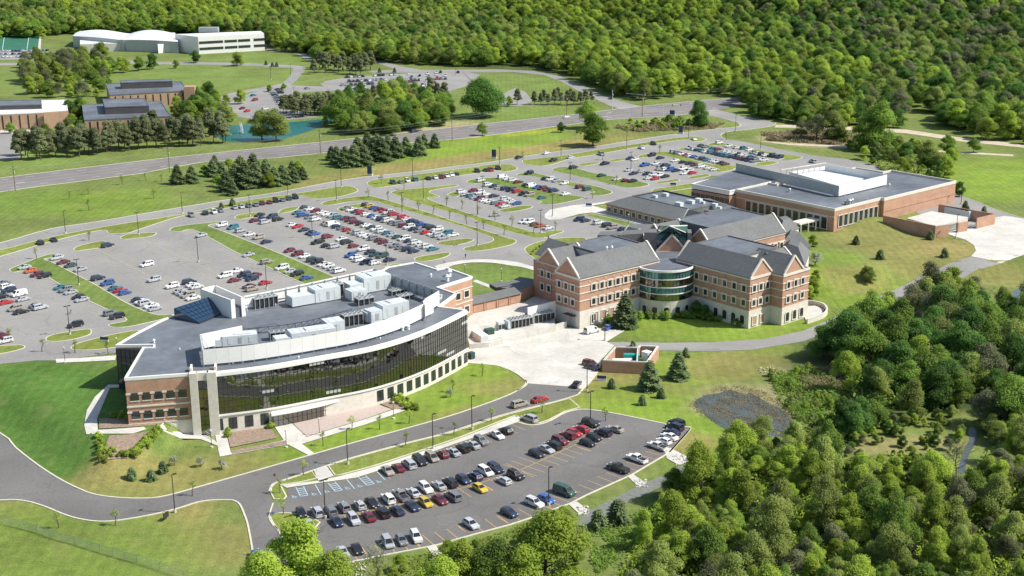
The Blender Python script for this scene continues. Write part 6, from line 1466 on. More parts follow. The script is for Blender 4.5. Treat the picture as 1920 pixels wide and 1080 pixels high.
# --- middle lots
gM = 'cars in the middle car park'
cs([(737, 344.5, 'e'), (751.7, 343.5, 'g'), (764, 341, 'wS'), (778, 339, 'c'), (803, 336.5, 'k'), (816, 335, 'w'), (828, 334, 'm'), (838, 332, 'w'), (847, 330, 'w'), (856, 328.5, 'k'), (895, 323, 'kS'), (911, 321, 'k'), (920, 320.5, 'r'), (934, 317.5, 'kS')], 'in the middle perimeter bays', (7, 4.5), 1, gM)
cs([(901, 341, 'wS')], 'alone left of the wide grass island', (12, -2.6), 1, gM); cs([(865, 362, 'wV')], 'at the tip of the small oval island', (12, -2.6), 1, gM)
row((873, 367), (946, 389), 'w c s m w w g r w', 'the near line of the first middle row', gM, 1)
row((886, 360), (925, 370), 'm wV w n', 'the far line of the first middle row', gM, 1); row((948, 376), (968, 384), 'w w w b', 'the end of the first middle row', gM, 1)
row((914, 349), (970, 361), 'wS n s nV kV r', 'the row under the wide grass island', gM, 1); cs([(981, 366, 'k'), (993, 368, 'tS'), (1016, 373, 'c')], 'at the end of the wide grass island', (12, -2.6), 1, gM)
row((942, 335), (971, 343.5), 'wU w wS m', 'the row above the wide grass island', gM, 1); row((988, 349), (1038, 360), 'k wU b m m n', 'the lower row above the wide grass island', gM, 1); cs([(1060, 366, 'w')], 'behind the small tree on the wide island', (12, -2.6), 1, gM)
cs([(1023, 337, 'k'), (1032, 338.5, 'w'), (1042, 341, 's'), (1058, 346, 'w'), (1087, 353, 'mS'), (1101, 357, 'eV')], 'in the row beside the narrow verge', (12, -2.6), 1, gM)
cs([(973, 297, 'k'), (1024, 289, 'w')], 'driving on the perimeter road', (8, -2), 1, 'cars driving on the perimeter road', rev=0)
cs([(992, 327, 'k'), (1075, 316.5, 'kS'), (1037, 303, 'k'), (1070, 297, 's')], 'at the crossing of the perimeter road', (10, -2), 1, gM)
cs([(928, 405.5, 's')], 'alone in the turning bay', (12, -1), 1, gM)
cs([(982, 418.5, 'w'), (992, 419, 'wS'), (1003.7, 423, 'm'), (1013, 425.5, 'o'), (1028, 430, 'w')], 'in the short row by the twin lamp', (11, -2.4), 1, gM)
cs([(1086, 414, 'n'), (1098, 416, 'n'), (1122, 420.5, 'w'), (1139, 425, 'kV'), (1148, 429.5, 't'), (1168, 432, 'n'), (1181, 435, 'n'), (1194, 438.5, 'w'), (1203, 441, 's')], 'facing the long low wing', (11, -2.2), 1, gM)
# --- east lot (distant)
gE = 'cars in the far east car park'
dE = (10, -2.0)
cs([(1127.5, 291, 's'), (1202.5, 279, 'w'), (1225, 271.5, 'kS'), (1301, 262.5, 'w')], 'along the kerb of the perimeter road', (7, 3), 2, gE)
cs([(1134, 309, 'kP'), (1128, 331, 'e'), (1156, 338, 'w'), (1173.5, 340.7, 'm'), (1186, 341.6, 'k'), (1178, 321, 's'), (1187.5, 327.5, 'n'), (1202, 323, 's')], 'in the sparse west bays', dE, 2, gE)
cs([(1181, 299, 'n'), (1190, 301, 'w'), (1209, 311.5, 'bP'), (1222, 293, 'k'), (1238, 298, 'n'), (1265, 303, 'w'), (1229, 309, 'w'), (1239, 312, 's'), (1249, 312.5, 'n')], 'in the scattered middle bays', dE, 2, gE)
cs([(1213, 328, 'k'), (1224, 330, 'wS'), (1236, 331, 'wS'), (1247, 333, 'k'), (1215, 336, 'w'), (1228, 337, 'r'), (1236, 319, 's'), (1247, 320, 'w'), (1256, 320, 'b'), (1267, 322, 'n'), (1279, 319, 'wS'), (1291, 323, 'wV'), (1283, 327, 'w'), (1298, 326, 'r')], 'in the block west of the hall', dE, 2, gE)
row((1282, 306), (1302, 311.5), 'k n m', 'the short row under the east verge', gE, 2); row((1316, 314), (1339, 320), 'wV w w', 'the white row left of the hall screen', gE, 2)
row((1264, 287), (1360, 309.5), 's g w r w b s n c w w k m', 'the row beside the long east verge', gE, 2)
row((1293, 280), (1414, 304), 's w n c w c n n c c n k m k n g', 'the near line of the east double row', gE, 2); row((1316, 275), (1432, 302), 'e g . c m . w w w n w w n n w w', 'the far line of the east double row', gE, 2)
cs([(1348, 270, 'wS'), (1366, 275.5, 'w'), (1381, 278.5, 'w'), (1394, 280, 'cS'), (1405, 282.5, 'w')], 'in the last row by the east drive', dE, 2, gE)
row((1413, 288), (1436, 293), 'g w k w', 'the end of the last east row', gE, 2); cs([(1446, 294, 'kS'), (1454, 295, 'k'), (1462, 296.5, 'nS')], 'at the tip of the last east island', dE, 2, gE)
cs([(1524, 305, 's')], 'driving behind the flat roofed hall', (8, 3), 1, 'cars driving behind the hall')
# --- distant lots across the highway
gF = 'cars in the lot behind the tree belt'
autorow((738, 152), (835, 149), 'the long middle row behind the tree belt', gF, 2, .7, 31, 'wsgkknnmr'); autorow((660, 166), (800, 161), 'the lowest row behind the tree belt', gF, 2, .8, 32, 'wsgkkn')
autorow((642, 161), (722, 157), 'the front row behind the tree belt', gF, 2, .95, 4, 'wsgkknnnnmb'); autorow((655, 154), (722, 150.5), 'the second row behind the tree belt', gF, 2, .95, 5, 'wsskknnnnb')
autorow((650, 146), (740, 141), 'the back row behind the tree belt', gF, 2, .8, 6, 'wwsgkkk')
autorow((728, 157), (775, 154), 'the front row end behind the tree belt', gF, 2, .75, 8, 'kgrmn')
cs([(767, 140, 'w'), (772, 145, 'c'), (787, 143, 'k'), (802, 139, 'wV'), (804, 144, 's'), (819, 137, 'wV'), (819, 142, 'w'), (820, 148, 'k'), (826, 137, 'kS'), (836, 143, 'w'), (859, 137, 'nS'), (777, 151, 'g'), (785, 152, 'm'), (796, 157, 's'), (815, 157, 'kS'), (776, 158, 'c'), (794, 162, 'w')], 'in the open part behind the tree belt', (1.5, -4), 2, gF)
gP = 'cars in the lot beside the pond'
row((508, 171), (530, 199), 's s g n g n g n s g', 'the left line beside the pond', gP, 2); row((520, 169), (541, 189), 'm n k . w g m', 'the right line beside the pond', gP, 2)
cs([(475, 180, 'c'), (478, 189, 'r'), (454, 205, 'm'), (463, 210, 'r'), (497, 206, 'w'), (576, 167, 'g')], 'beside the pond near the lime tree', (5, -1), 2, gP)
gT = 'cars in front of the sports field'
for k_, y_ in enumerate((96.5, 102, 107.5)): autorow((-2, y_ + .6), (88, y_ - .4), 'the %s row below the sports field' % ('back', 'middle', 'front')[k_], gT, 2, .95, 20 + k_, 'wwssgkknb')
cs([(777, 248, 'nV'), (1062, 221, 'w')], 'driving on the highway', (8, -1.2), 1, 'cars driving on the highway', rev=0); cs([(1145, 186, 'k')], 'driving on the side road by the wood', (5, 2), 2, 'cars driving on the side road')
# box trailer at the dock
g = G(900, 645); a = heading(900, 645, 12, 8); t = thing('box_trailer', 'white box trailer standing in the loading yard beside the curved glass building', 'trailer', (g.x, g.y, g.z), None)
f = Fr((g.x, g.y), a)
MB().box(g.x, g.y, g.z + .9, 6.8, 2.5, 2.7, a).build('box', 'white', t); MB().box(*f(3.42, 0), g.z + 1.0, .06, 2.3, 2.5, a).build('rear_door', 'unit', t); MB().box(*f(0, 0), g.z + .65, 7.0, 1.2, .25, a).build('chassis', 'dark', t); MB().beam(f(-3.4, .5, g.z + .7), f(-5.0, 0, g.z + .6), .12).beam(f(-3.4, -.5, g.z + .7), f(-5.0, 0, g.z + .6), .12).build('drawbar', 'dark', t)
for s in (-1, 1):
    for q in (.5, 1.5): b = MB(); b.tube(f(q, s * 1.0, g.z + .42), f(q, s * 1.28, g.z + .42), .42, .42, 12); b.build('wheel', 'tyre', t)
# ================================================================== VEGETATION
def leaf_cloud(rg, lobes, n, size, flat=0.35, droop=0.0):
    """leaf-sized faces scattered through the shells of many lobes; returns verts, faces"""
    v = np.empty((n * 4, 3)); w = np.array([l[3] ** 2 for l in lobes]); w = w / w.sum(); cnt = rg.multinomial(n, w); k = 0
    for (x, y, z, r), c in zip(lobes, cnt):
        if c == 0: continue
        d = rg.normal(size=(c, 3)); d /= np.linalg.norm(d, axis=1)[:, None]; d[:, 2] = np.where(d[:, 2] < -0.35, -d[:, 2] * .6, d[:, 2])
        rr = r * (0.38 + 0.72 * rg.random(c) ** .6 + .35 * (rg.random(c) > .88) * rg.random(c)); P = np.stack([x + d[:, 0] * rr, y + d[:, 1] * rr, z + d[:, 2] * rr * .85], 1)
        nrm = d * .8 + rg.normal(size=(c, 3)) * .42; nrm[:, 2] += .55; nrm /= np.linalg.norm(nrm, axis=1)[:, None]
        t = np.cross(nrm, rg.normal(size=(c, 3))); t /= np.linalg.norm(t, axis=1)[:, None]; b = np.cross(nrm, t); s = size * (0.55 + .9 * rg.random(c))[:, None]
        q = np.stack([P - t * s * .5 - b * s * .4, P + t * s * .5 - b * s * .3, P + t * s * .45 + b * s * .45, P - t * s * .5 + b * s * .35], 1).reshape(-1, 3)
        q[:, 2] -= 0
        v[k:k + c * 4] = q; k += c * 4
    v = v[:k]; f = np.arange(k).reshape(-1, 4); return v, f
def np_mesh(name, v, f, m):
    me = bpy.data.meshes.new(name); me.vertices.add(len(v)); me.vertices.foreach_set('co', np.ascontiguousarray(v, dtype=np.float32).ravel()); me.loops.add(f.size); me.loops.foreach_set('vertex_index', f.ravel().astype(np.int32))
    me.polygons.add(len(f)); me.polygons.foreach_set('loop_start', np.arange(len(f), dtype=np.int32) * f.shape[1]); me.update(calc_edges=True); me.materials.append(M[m]); return me
def trunk_mesh(seed, H, r, cr, nlimb=9, bare=False, name='trunk'):
    rg = random.Random(seed); b = MB(); p = Vector((0, 0, -.3)); pts = [p]
    for i in range(5): p = p + Vector((rg.uniform(-.04, .04) * H, rg.uniform(-.04, .04) * H, H * .16)); pts.append(p)
    for i in range(5): b.tube(pts[i], pts[i + 1], r * (1 - i * .17), r * (1 - (i + 1) * .17), 6, 0, False)
    for i in range(nlimb):
        t = rg.uniform(1.6, 5); k = int(t); s = pts[k].lerp(pts[min(5, k + 1)], t - k); a = rg.uniform(0, 2 * pi); L = cr * rg.uniform(.55, .95); e = s + Vector((cos(a) * L, sin(a) * L, L * rg.uniform(.35, 1.1)))
        m_ = s.lerp(e, .5) + Vector((0, 0, -.05 * L)); rr = r * .38; b.tube(s, m_, rr, rr * .6, 4, 0, False); b.tube(m_, e, rr * .6, rr * .15, 4, 0, False)
        for j in range(4 if bare else 1):
            q = m_.lerp(e, rg.uniform(0, .9)); a2 = a + rg.uniform(-1.2, 1.2); L2 = L * .5; b.tube(q, q + Vector((cos(a2) * L2, sin(a2) * L2, L2 * rg.uniform(.3, 1.2))), rr * .35, rr * .08, 3, 0, False)
    me = bpy.data.meshes.new(name); me.from_pydata(b.v, [], b.f); me.materials.append(M['bark']); return me
def broad(seed, H, cr, n, size, m, nl=16, base=.28, squeeze=1.0):
    rg = np.random.default_rng(seed); lobes = []
    for i in range(nl):
        t = rg.random(); z = H * (base + .12 + (0.92 - base - .18) * t); rad = cr * (0.55 + .45 * sin(pi * min(1, t * 1.05 + .1))) * (1 - .55 * max(0, t - .6) / .4) * .82
        a = rg.random() * 2 * pi; rr = rad * rg.random() ** .5 * squeeze; lobes.append((rr * cos(a), rr * sin(a), z, cr * rg.uniform(.24, .46)))
    lobes.append((rg.uniform(-.1, .1) * cr, rg.uniform(-.1, .1) * cr, H * .88, cr * .26)); lobes.append((0, 0, H * .6, cr * .5))
    v, f = leaf_cloud(rg, lobes, n, size); return np_mesh('crown', v, f, m), trunk_mesh(seed, H, H * .022 + .05, cr)
def conifer(seed, H, cr, n, size, m, name='crown'):
    rg = np.random.default_rng(seed); t = rg.random(n) ** .7; z = H * (.06 + .94 * (1 - t)); lay = np.round(z / (H / 13.0)) * (H / 13.0); z = lay * .75 + z * .25
    R_ = cr * (t ** .7) * (0.4 + .6 * rg.random(n) ** .5); a = rg.random(n) * 2 * pi; R_ *= 1 + .28 * np.sin(a * 3 + seed + lay * 2.3) + .12 * np.sin(a * 7 + lay); P = np.stack([R_ * np.cos(a), R_ * np.sin(a), z - .10 * R_], 1)
    o = np.stack([np.cos(a), np.sin(a), -.25 * np.ones(n)], 1) + rg.normal(size=(n, 3)) * .25; o /= np.linalg.norm(o, axis=1)[:, None]; u = np.cross(o, np.array([0, 0, 1.0]) + rg.normal(size=(n, 3)) * .4); u /= np.linalg.norm(u, axis=1)[:, None]
    s = size * (.6 + .8 * rg.random(n))[:, None]; q = np.stack([P - u * s * .35, P + u * s * .35, P + o * s * 1.1 + u * s * .12, P + o * s * 1.1 - u * s * .12], 1).reshape(-1, 3)
    me = np_mesh(name, q, np.arange(n * 4).reshape(-1, 4), m); b = MB(); b.tube((0, 0, -.3), (0, 0, H * .92), H * .018 + .05, .03, 6, 0, False); tm = bpy.data.meshes.new('trunk'); tm.from_pydata(b.v, [], b.f); tm.materials.append(M['bark']); return me, tm
def pine(seed, H, cr, n, size, m):
    rg = np.random.default_rng(seed); lobes = []
    for i in range(14):
        t = i / 13; z = H * (.30 + .66 * t); a = i * 2.4 + rg.random(); rr = cr * (1 - t * .75) * rg.uniform(.25, .75); lobes.append((rr * cos(a), rr * sin(a), z, cr * rg.uniform(.24, .4)))
    v, f = leaf_cloud(rg, lobes, n, size); return np_mesh('crown', v, f, m), trunk_mesh(seed, H * 1.15, H * .02 + .04, cr * .7, 12)
TR = {}
def proto(key, fn, name): me, tm = fn; TR[key] = (me, tm, name)
k = 0
for key, m in (('lime', 'leaf_bright'), ('mid', 'leaf_mid'), ('olive', 'leaf_olive'), ('dark', 'leaf_dark'), ('grey', 'leaf_grey')):
    for j in range(2):
        k += 1; dens = {'grey': 8500, 'olive': 14000}.get(key, 17000)
        proto(key + str(j), broad(k * 11 + j, 11 + j, 4.9 + .5 * j, dens, .25, m, 22, .02 if key != 'grey' else .12), 'budding_tree' if key == 'grey' else 'broadleaf_tree')
for j in range(2): proto('spruce%d' % j, conifer(70 + j, 10, 3.5 + .5 * j, 5200, .62, 'needle'), 'spruce_tree')
for j in range(3): proto('pine%d' % j, pine(80 + j, 11, 4.2, 6500, .36, 'pine'), 'pine_tree')
proto('sapling0', broad(91, 5, 1.3, 190, .2, 'leaf_bright', 9, .32), 'young_tree'); proto('sapling1', broad(92, 5.4, 1.2, 150, .2, 'leaf_olive', 9, .3), 'young_tree')
proto('cone0', conifer(95, 2.6, .95, 900, .35, 'needle'), 'small_conifer'); proto('shrub0', broad(96, 1.6, 1.15, 520, .22, 'leaf_bright', 9, .0), 'shrub'); proto('shrub1', broad(97, 2.2, 1.9, 800, .28, 'leaf_mid', 9, .0), 'shrub')
proto('blossom0', broad(98, 3.0, 1.8, 620, .2, 'blossom', 10, .25), 'blossoming_tree'); proto('bigoak', broad(99, 20, 13.0, 42000, .5, 'leaf_dark', 60, .04), 'oak_tree')
tm = trunk_mesh(105, 10, .22, 4.4, 16, True); TR['bare0'] = (None, tm, 'bare_tree')
TR['bare0'] = (np_mesh('crown', *leaf_cloud(np.random.default_rng(3), [(0, 0, 8, 3.0), (1.5, 1, 6.5, 2.4), (-1.6, -.5, 6.8, 2.3)], 500, .28), 'leaf_grey'), tm, 'bare_tree')
def plant(key, px, py, s, label, cat, group=None, sz=None, wxy=None, rot=None):
    me, tm, nm = TR[key]; g = G(px, py) if wxy is None else Vector((wxy[0], wxy[1], zt(*wxy))); o = bpy.data.objects.new(nm, None); COL.objects.link(o); o.location = g
    a = random.uniform(0, 2 * pi) if rot is None else rot; o.rotation_euler = (0, 0, a); o.scale = (s, s, sz if sz else s); o['label'] = label; o['category'] = cat
    if group: o['group'] = group
    o['pkey'] = key
    for n_, m_ in (('trunk', tm), ('crown', me)): c = bpy.data.objects.new(n_, m_); COL.objects.link(c); c.parent = o
    return o
R = random.Random(11)
# --- conifer groups on the meadow by the perimeter road
LS = 'spruce in the dark conifer group on the meadow left of the grey pedestal sign'
for i, (x, y, h) in enumerate([(399, 331, 8), (425, 359, 9), (442, 352, 11), (460, 352, 12), (480, 350, 11), (497, 347, 10), (515, 349, 9), (530, 346, 9), (552, 342, 7), (568, 336, 6), (333, 345, 9), (360, 343, 8), (418, 340, 9), (452, 336, 11), (476, 335, 12), (500, 333, 9), (404, 322, 8), (548, 330, 7), (436, 366, 7)]):
    plant('spruce%d' % (i % 2), x, y, h / 10, 'dark spruce in the western conifer group on the meadow below the highway', 'tree', 'western conifer group on the meadow')
for i, (x, y, h) in enumerate([(632, 308, 9), (648, 313, 10), (664, 312, 11), (683, 310, 10), (702, 302, 12), (716, 302, 12), (742, 296, 11), (762, 289, 9), (786, 292, 10), (672, 298, 11), (690, 293, 12), (708, 288, 10), (728, 290, 10), (622, 300, 7)]):
    plant('spruce%d' % (i % 2), x, y, h / 10, 'dark spruce in the eastern conifer group on the meadow below the highway', 'tree', 'eastern conifer group on the meadow')
for x, y, h, l in ((795, 278, 7.5, 'left one of two small spruces between the eastern conifer group and the highway'), (815, 277, 7.5, 'right one of two small spruces between the eastern conifer group and the highway')): plant('spruce0', x, y, h / 10, l, 'tree')
plant('lime0', 640, 302, .55, 'light green bush at the left foot of the eastern conifer group', 'tree'); plant('mid0', 384, 330, .5, 'light green bush left of the western conifer group', 'tree'); plant('lime1', 430, 322, .55, 'light green tree behind the western conifer group', 'tree')
for i, (x, y, s_) in enumerate([(436, 352, .6), (470, 342, .65), (505, 352, .6), (538, 340, .6), (410, 350, .5), (560, 330, .6), (450, 325, .6)]): plant(['olive0', 'mid1', 'lime1'][i % 3], x, y, s_, 'light leafy tree among the western conifers', 'tree', 'western conifer group leafy trees')
# --- pine belts across the highway
for i in range(46):
    t = i / 45; x = 40 + 385 * t + R.uniform(-6, 6); y = 303 - 34 * t + R.uniform(-22, 0) * (1 if i % 2 else .3)
    plant('pine%d' % (i % 3), x, y, R.uniform(.95, 1.35), 'dark pine in the long belt on the far side of the highway, lower left', 'tree', 'pine belt left of the pond')
for i in range(18):
    x = 535 + 90 * i / 17 + R.uniform(-4, 4); y = 222 - 6 * i / 17 + R.uniform(-10, 0); plant('pine%d' % (i % 3), x, y, R.uniform(.9, 1.1), 'greyish pine in the belt between the pond and the small car lot', 'tree', 'pine belt behind the pond')
for i in range(16):
    x = 590 + 105 * i / 15 + R.uniform(-4, 4); y = 137 + R.uniform(-10, 4); plant('pine%d' % (i % 3), x, y, R.uniform(.9, 1.3), 'dark pine in the clump above the lot behind the tree belt', 'tree', 'pine clump above the far lot')
for i, (x, y) in enumerate([(970, 196), (1002, 196), (1014, 196), (1028, 197), (1040, 196), (1052, 195), (1064, 197), (1076, 197), (1088, 196), (1098, 195), (1108, 192), (1020, 190), (1046, 188), (1070, 187)]):
    plant('pine%d' % (i % 3), x, y, R.uniform(.6, .85), 'small pine in the row along the lawn right of the large oak', 'tree', 'small pines right of the large oak')
# --- broadleaf belts
def scatter(poly, n, keys, s0, s1, label, group, seed=1, cat='tree', mind=0, stretch=1.0):
    """n plants inside a polygon of photo pixels, spread evenly on the ground"""
    rr = random.Random(seed); P = GG(poly); xs = [p[0] for p in P]; ys = [p[1] for p in P]; got = []; tries = 0
    def inside(x, y):
        c = False; m = len(P)
        for i in range(m):
            (x1, y1), (x2, y2) = P[i], P[(i + 1) % m]
            if (y1 > y) != (y2 > y) and x < (x2 - x1) * (y - y1) / (y2 - y1) + x1: c = not c
        return c
    while len(got) < n and tries < n * 60:
        tries += 1; x, y = rr.uniform(min(xs), max(xs)), rr.uniform(min(ys), max(ys))
        if inside(x, y) and all((x - a) ** 2 + (y - b_) ** 2 > mind ** 2 for a, b_ in got[-60:]):
            got.append((x, y)); s = rr.uniform(s0, s1); plant(rr.choice(keys), 0, 0, s, label, cat, group, wxy=(x, y), sz=s * rr.uniform(.85, 1.2) * stretch, rot=rr.uniform(0, 6.28))
    return got
MIX = ['lime0', 'lime1', 'mid0', 'mid1', 'olive0', 'olive1']
scatter([(625, 222), (640, 205), (700, 195), (790, 190), (840, 200), (830, 235), (790, 250), (740, 250), (670, 248), (630, 240)], 24, MIX + ['dark0'], 1.0, 1.5, 'leafy tree in the mixed belt between the pond and the large oak', 'mixed belt left of the large oak', 3, mind=6)
scatter([(650, 192), (760, 188), (835, 186), (840, 200), (700, 202), (640, 205)], 14, ['pine0', 'pine1', 'dark1'], .8, 1.1, 'dark tree at the back of the mixed belt left of the large oak', 'mixed belt back row', 4, mind=5)
plant('bigoak', 903, 219, 1.0, 'huge dark green spreading oak beside the highway', 'tree', sz=1.1)
plant('mid0', 826, 200, .9, 'green tree touching the left side of the huge oak', 'tree'); plant('olive0', 955, 199, .6, 'small brownish tree touching the right side of the huge oak', 'tree')
plant('mid1', 905, 254, .62, 'slim green tree standing at the highway edge below the huge oak', 'tree')
plant('mid1', 1103, 240, 1.3, 'upper of two joined green trees between highway and perimeter road', 'tree'); plant('mid0', 1112, 274, 1.65, 'lower and wider of two joined green trees between highway and perimeter road', 'tree')
plant('dark0', 1308, 238, 1.25, 'tall dark tree at the junction behind the blue sign', 'tree', sz=1.4); plant('dark1', 1052, 248, .5, 'dark bush left of the two joined trees', 'tree')
hedge_ = scatter([(1140, 240), (1160, 232), (1240, 228), (1300, 232), (1330, 238), (1240, 244), (1160, 246)], 22, ['shrub1', 'shrub0'], 1.2, 2.2, 'low scrub tree in the hedge between the joined trees and the junction', 'scrub hedge by the junction', 5, mind=2.5)
# trees among the college blocks
scatter([(20, 140), (90, 110), (170, 105), (230, 125), (240, 160), (200, 185), (150, 190), (60, 182)], 18, ['olive0', 'olive1', 'lime0', 'mid0', 'grey0'], 1.0, 1.5, 'leafy tree in the grove between the school and the tan brick blocks', 'grove above the tan blocks', 6, mind=7)
for x, y, s, kk, l in ((208, 138, .9, 'mid0', 'left'), (232, 136, .95, 'lime1', 'second'), (260, 133, .95, 'mid1', 'third'), (286, 130, 1.1, 'dark0', 'last')): plant(kk, x, y, s, '%s of four green trees in the line below the white school' % l, 'tree')
plant('lime0', 176, 250, .9, 'yellow green tree between the white roofed and the nearest tan block', 'tree')
for x, y, s, kk, l in ((367, 118, .85, 'dark1', 'dark round tree standing in front of the white school wing'), (445, 124, .95, 'olive1', 'broad olive tree on the lawn right of the white school'), (452, 122, .7, 'lime1', 'smaller green tree joined to the broad olive tree on the lawn'),
        (330, 128, .6, 'olive0', 'small tree left of the dark round tree by the school'), (452, 195, .9, 'lime0', 'lime green tree beside the pond car lot'), (506, 172, .45, 'mid0', 'left of two small trees at the end of the pond lot'), (532, 171, .45, 'mid1', 'right of two small trees at the end of the pond lot'),
        (492, 262, 1.5, 'olive0', 'left of two pale willows in front of the pond'), (518, 264, 1.5, 'olive1', 'right of two pale willows in front of the pond'), (375, 245, 1.0, 'mid0', 'dark leafy tree at the left end of the pond'), (400, 238, .95, 'mid1', 'leafy tree touching the left end of the pond'),
        (348, 222, 1.0, 'dark0', 'dark tree at the right corner of the nearest tan block'), (390, 215, 1.1, 'mid1', 'round tree above the left end of the pond'), (425, 236, 1.2, 'olive1', 'pale tree overhanging the pond left of the fountain'), (250, 262, .8, 'lime0', 'lime tree in front of the nearest tan block'),
        (20, 250, .6, 'mid0', 'small tree in front of the white roofed tan block'), (150, 218, .95, 'dark1', 'dark tree left of the nearest tan block'), (135, 245, .9, 'mid0', 'tree below the corner of the white roofed block'), (205, 165, .6, 'dark0', 'dark small tree behind the second tan block')):
    plant(kk, x, y, s, l, 'tree')
scatter([(60, 262), (140, 250), (165, 262), (160, 282), (60, 290)], 9, ['mid0', 'olive0', 'pine1'], .8, 1.0, 'tree in the dense clump below the white roofed tan block', 'clump below the white roofed block', 9, mind=5)
scatter([(320, 200), (400, 178), (420, 195), (400, 230), (340, 240)], 14, ['mid0', 'mid1', 'lime0', 'olive0', 'dark0'], .7, 1.0, 'tree in the grove between the second tan block and the pond', 'grove right of the tan blocks', 10, mind=5)
for i, (x, y) in enumerate([(499, 122), (511, 125), (519, 125), (712, 136), (740, 136), (775, 196)]): plant('spruce0', x, y, .38, 'small spruce number %s from the left beside the far side road' % ordn(i), 'tree')
# --- saplings
for i, (x, y, h) in enumerate([(229, 346, 1.0), (274, 339, .9), (303, 341, .9), (130, 374, .9), (165, 365, .8), (167, 395, 1.1), (289, 372, 1.0)]): plant('sapling%d' % (i % 2), x, y, h, 'thin young tree on the open meadow at far left, %s from the highway side' % ordn(i), 'young tree', 'saplings on the western meadow')
for i, (x, y) in enumerate([(168, 451), (69, 485), (18, 640), (79, 660), (142, 662), (203, 664)]): plant('sapling%d' % (i % 2), x, y, .9, 'thin young tree on an island of the western lots, %s from the top' % ordn(i), 'young tree', 'saplings of the western lots')
for i, (x, y) in enumerate([(690, 372), (728, 376), (757, 356), (756, 388), (785, 395), (812, 402), (844, 411), (875, 421), (907, 430), (945, 441), (960, 424), (1041, 434), (838, 386), (866, 393), (897, 403), (928, 414), (715, 345), (1000, 438), (980, 300), (1130, 300), (1237, 287), (1362, 262), (1110, 372), (1155, 346)]): plant('sapling%d' % (i % 2), x, y, .95, 'thin young avenue tree along the aisles of the middle lots, %s in the list from the west' % ordn(i) if False else 'thin pale young tree on the verges of the middle and eastern lots', 'young tree', 'avenue saplings')
for i, (x, y, l) in enumerate([(570, 891, 'on the verge beside the stop sign island'), (606, 836, 'at the corner of the forecourt lawn'), (660, 806, 'on the lawn just below the forecourt'), (712, 805, 'on the lawn below the forecourt, right of centre'), (762, 836, 'on the verge between road and car park'), (851, 816, 'on the verge at the top of the walkway row'), (767, 794, 'on the lawn below the shrub bed'), (848, 735, 'in the middle of the curved lawn'),
      (905, 705, 'near the yard end of the curved lawn'), (525, 925, 'on the stop sign island'), (530, 965, 'on the island below the stop sign'), (110, 990, 'beside the lower left road kerb'), (217, 985, 'on the kerb left of the dark sign'), (361, 930, 'at the bend of the south road'), (922, 790, 'at the walkway end of the verge'), (1016, 775, 'in front of the red car at the kerb'), (1135, 790, 'on the island by the black SUV')]): plant('sapling%d' % (i % 2), x, y, .85, 'thin young tree ' + l, 'young tree')
for x, y, h, l in ((1172, 612, 10.5, 'tall dark spruce standing against the lit wall of the gabled brick building'), (1218, 730, 8.2, 'spruce in front of the brick generator enclosure'), (1272, 710, 7.8, 'lone spruce on the grass right of the generator enclosure')): plant('spruce0', x, y, h / 10, l, 'tree')
plant('olive0', 1632, 530, .52, 'loose grey green spruce on the eastern slope', 'tree'); plant('olive1', 1622, 522, .4, 'thin top of the loose grey green tree on the eastern slope', 'tree')
for x, y, s, l in ((1147, 728, 1.1, 'small dark conifer right of the blue bench sign'), (1205, 759, 1.1, 'small dark conifer above the top kerb of the south car park'), (1240, 746, 1.1, 'small dark conifer between marsh pool and enclosure'), (1286, 669, 1.1, 'small conifer right of the service road bend'), (1228, 664, .9, 'small conifer at the right wall of the enclosure'), (1187, 650, .8, 'small conifer behind the enclosure'),
      (1605, 458, 1.3, 'leftmost small conifer on the eastern slope'), (1650, 486, 1.4, 'middle small conifer on the eastern slope'), (1771, 482, 1.3, 'small conifer near the east yard'), (1744, 449, 1.3, 'small conifer at the foot of the court wall'), (1810, 391, 1.3, 'small conifer behind the walled court'), (1845, 398, 1.0, 'tiny conifer beside the road behind the court'),
      (1122, 990, 1.7, 'shorter of two columnar evergreens by the basin path'), (1158, 980, 2.1, 'taller of two columnar evergreens by the basin path'), (415, 391, 1.0, 'left of two tiny conifers beside the perimeter road'), (436, 386, 1.3, 'right of two tiny conifers beside the perimeter road'), (247, 898, 1.1, 'left of three upright shrubs on the south lawn'), (284, 901, 1.1, 'middle of three upright shrubs on the south lawn'), (306, 886, 1.1, 'right of three upright shrubs on the south lawn')):
    plant('cone0', x, y, s, l, 'conifer')
for i, (x, y, l) in enumerate([(328, 873, 'left of three white blossoming trees on the south lawn'), (376, 876, 'middle of three white blossoming trees on the south lawn'), (416, 880, 'right of three white blossoming trees on the south lawn'), (845, 745, 'white blossoming tree on the curved lawn')]): plant('blossom0', x, y, .85, l, 'blossoming tree')
plant('blossom0', 1528, 497, 2.1, 'large white flowering shrub at the north east corner of the gabled building', 'shrub', sz=1.5)
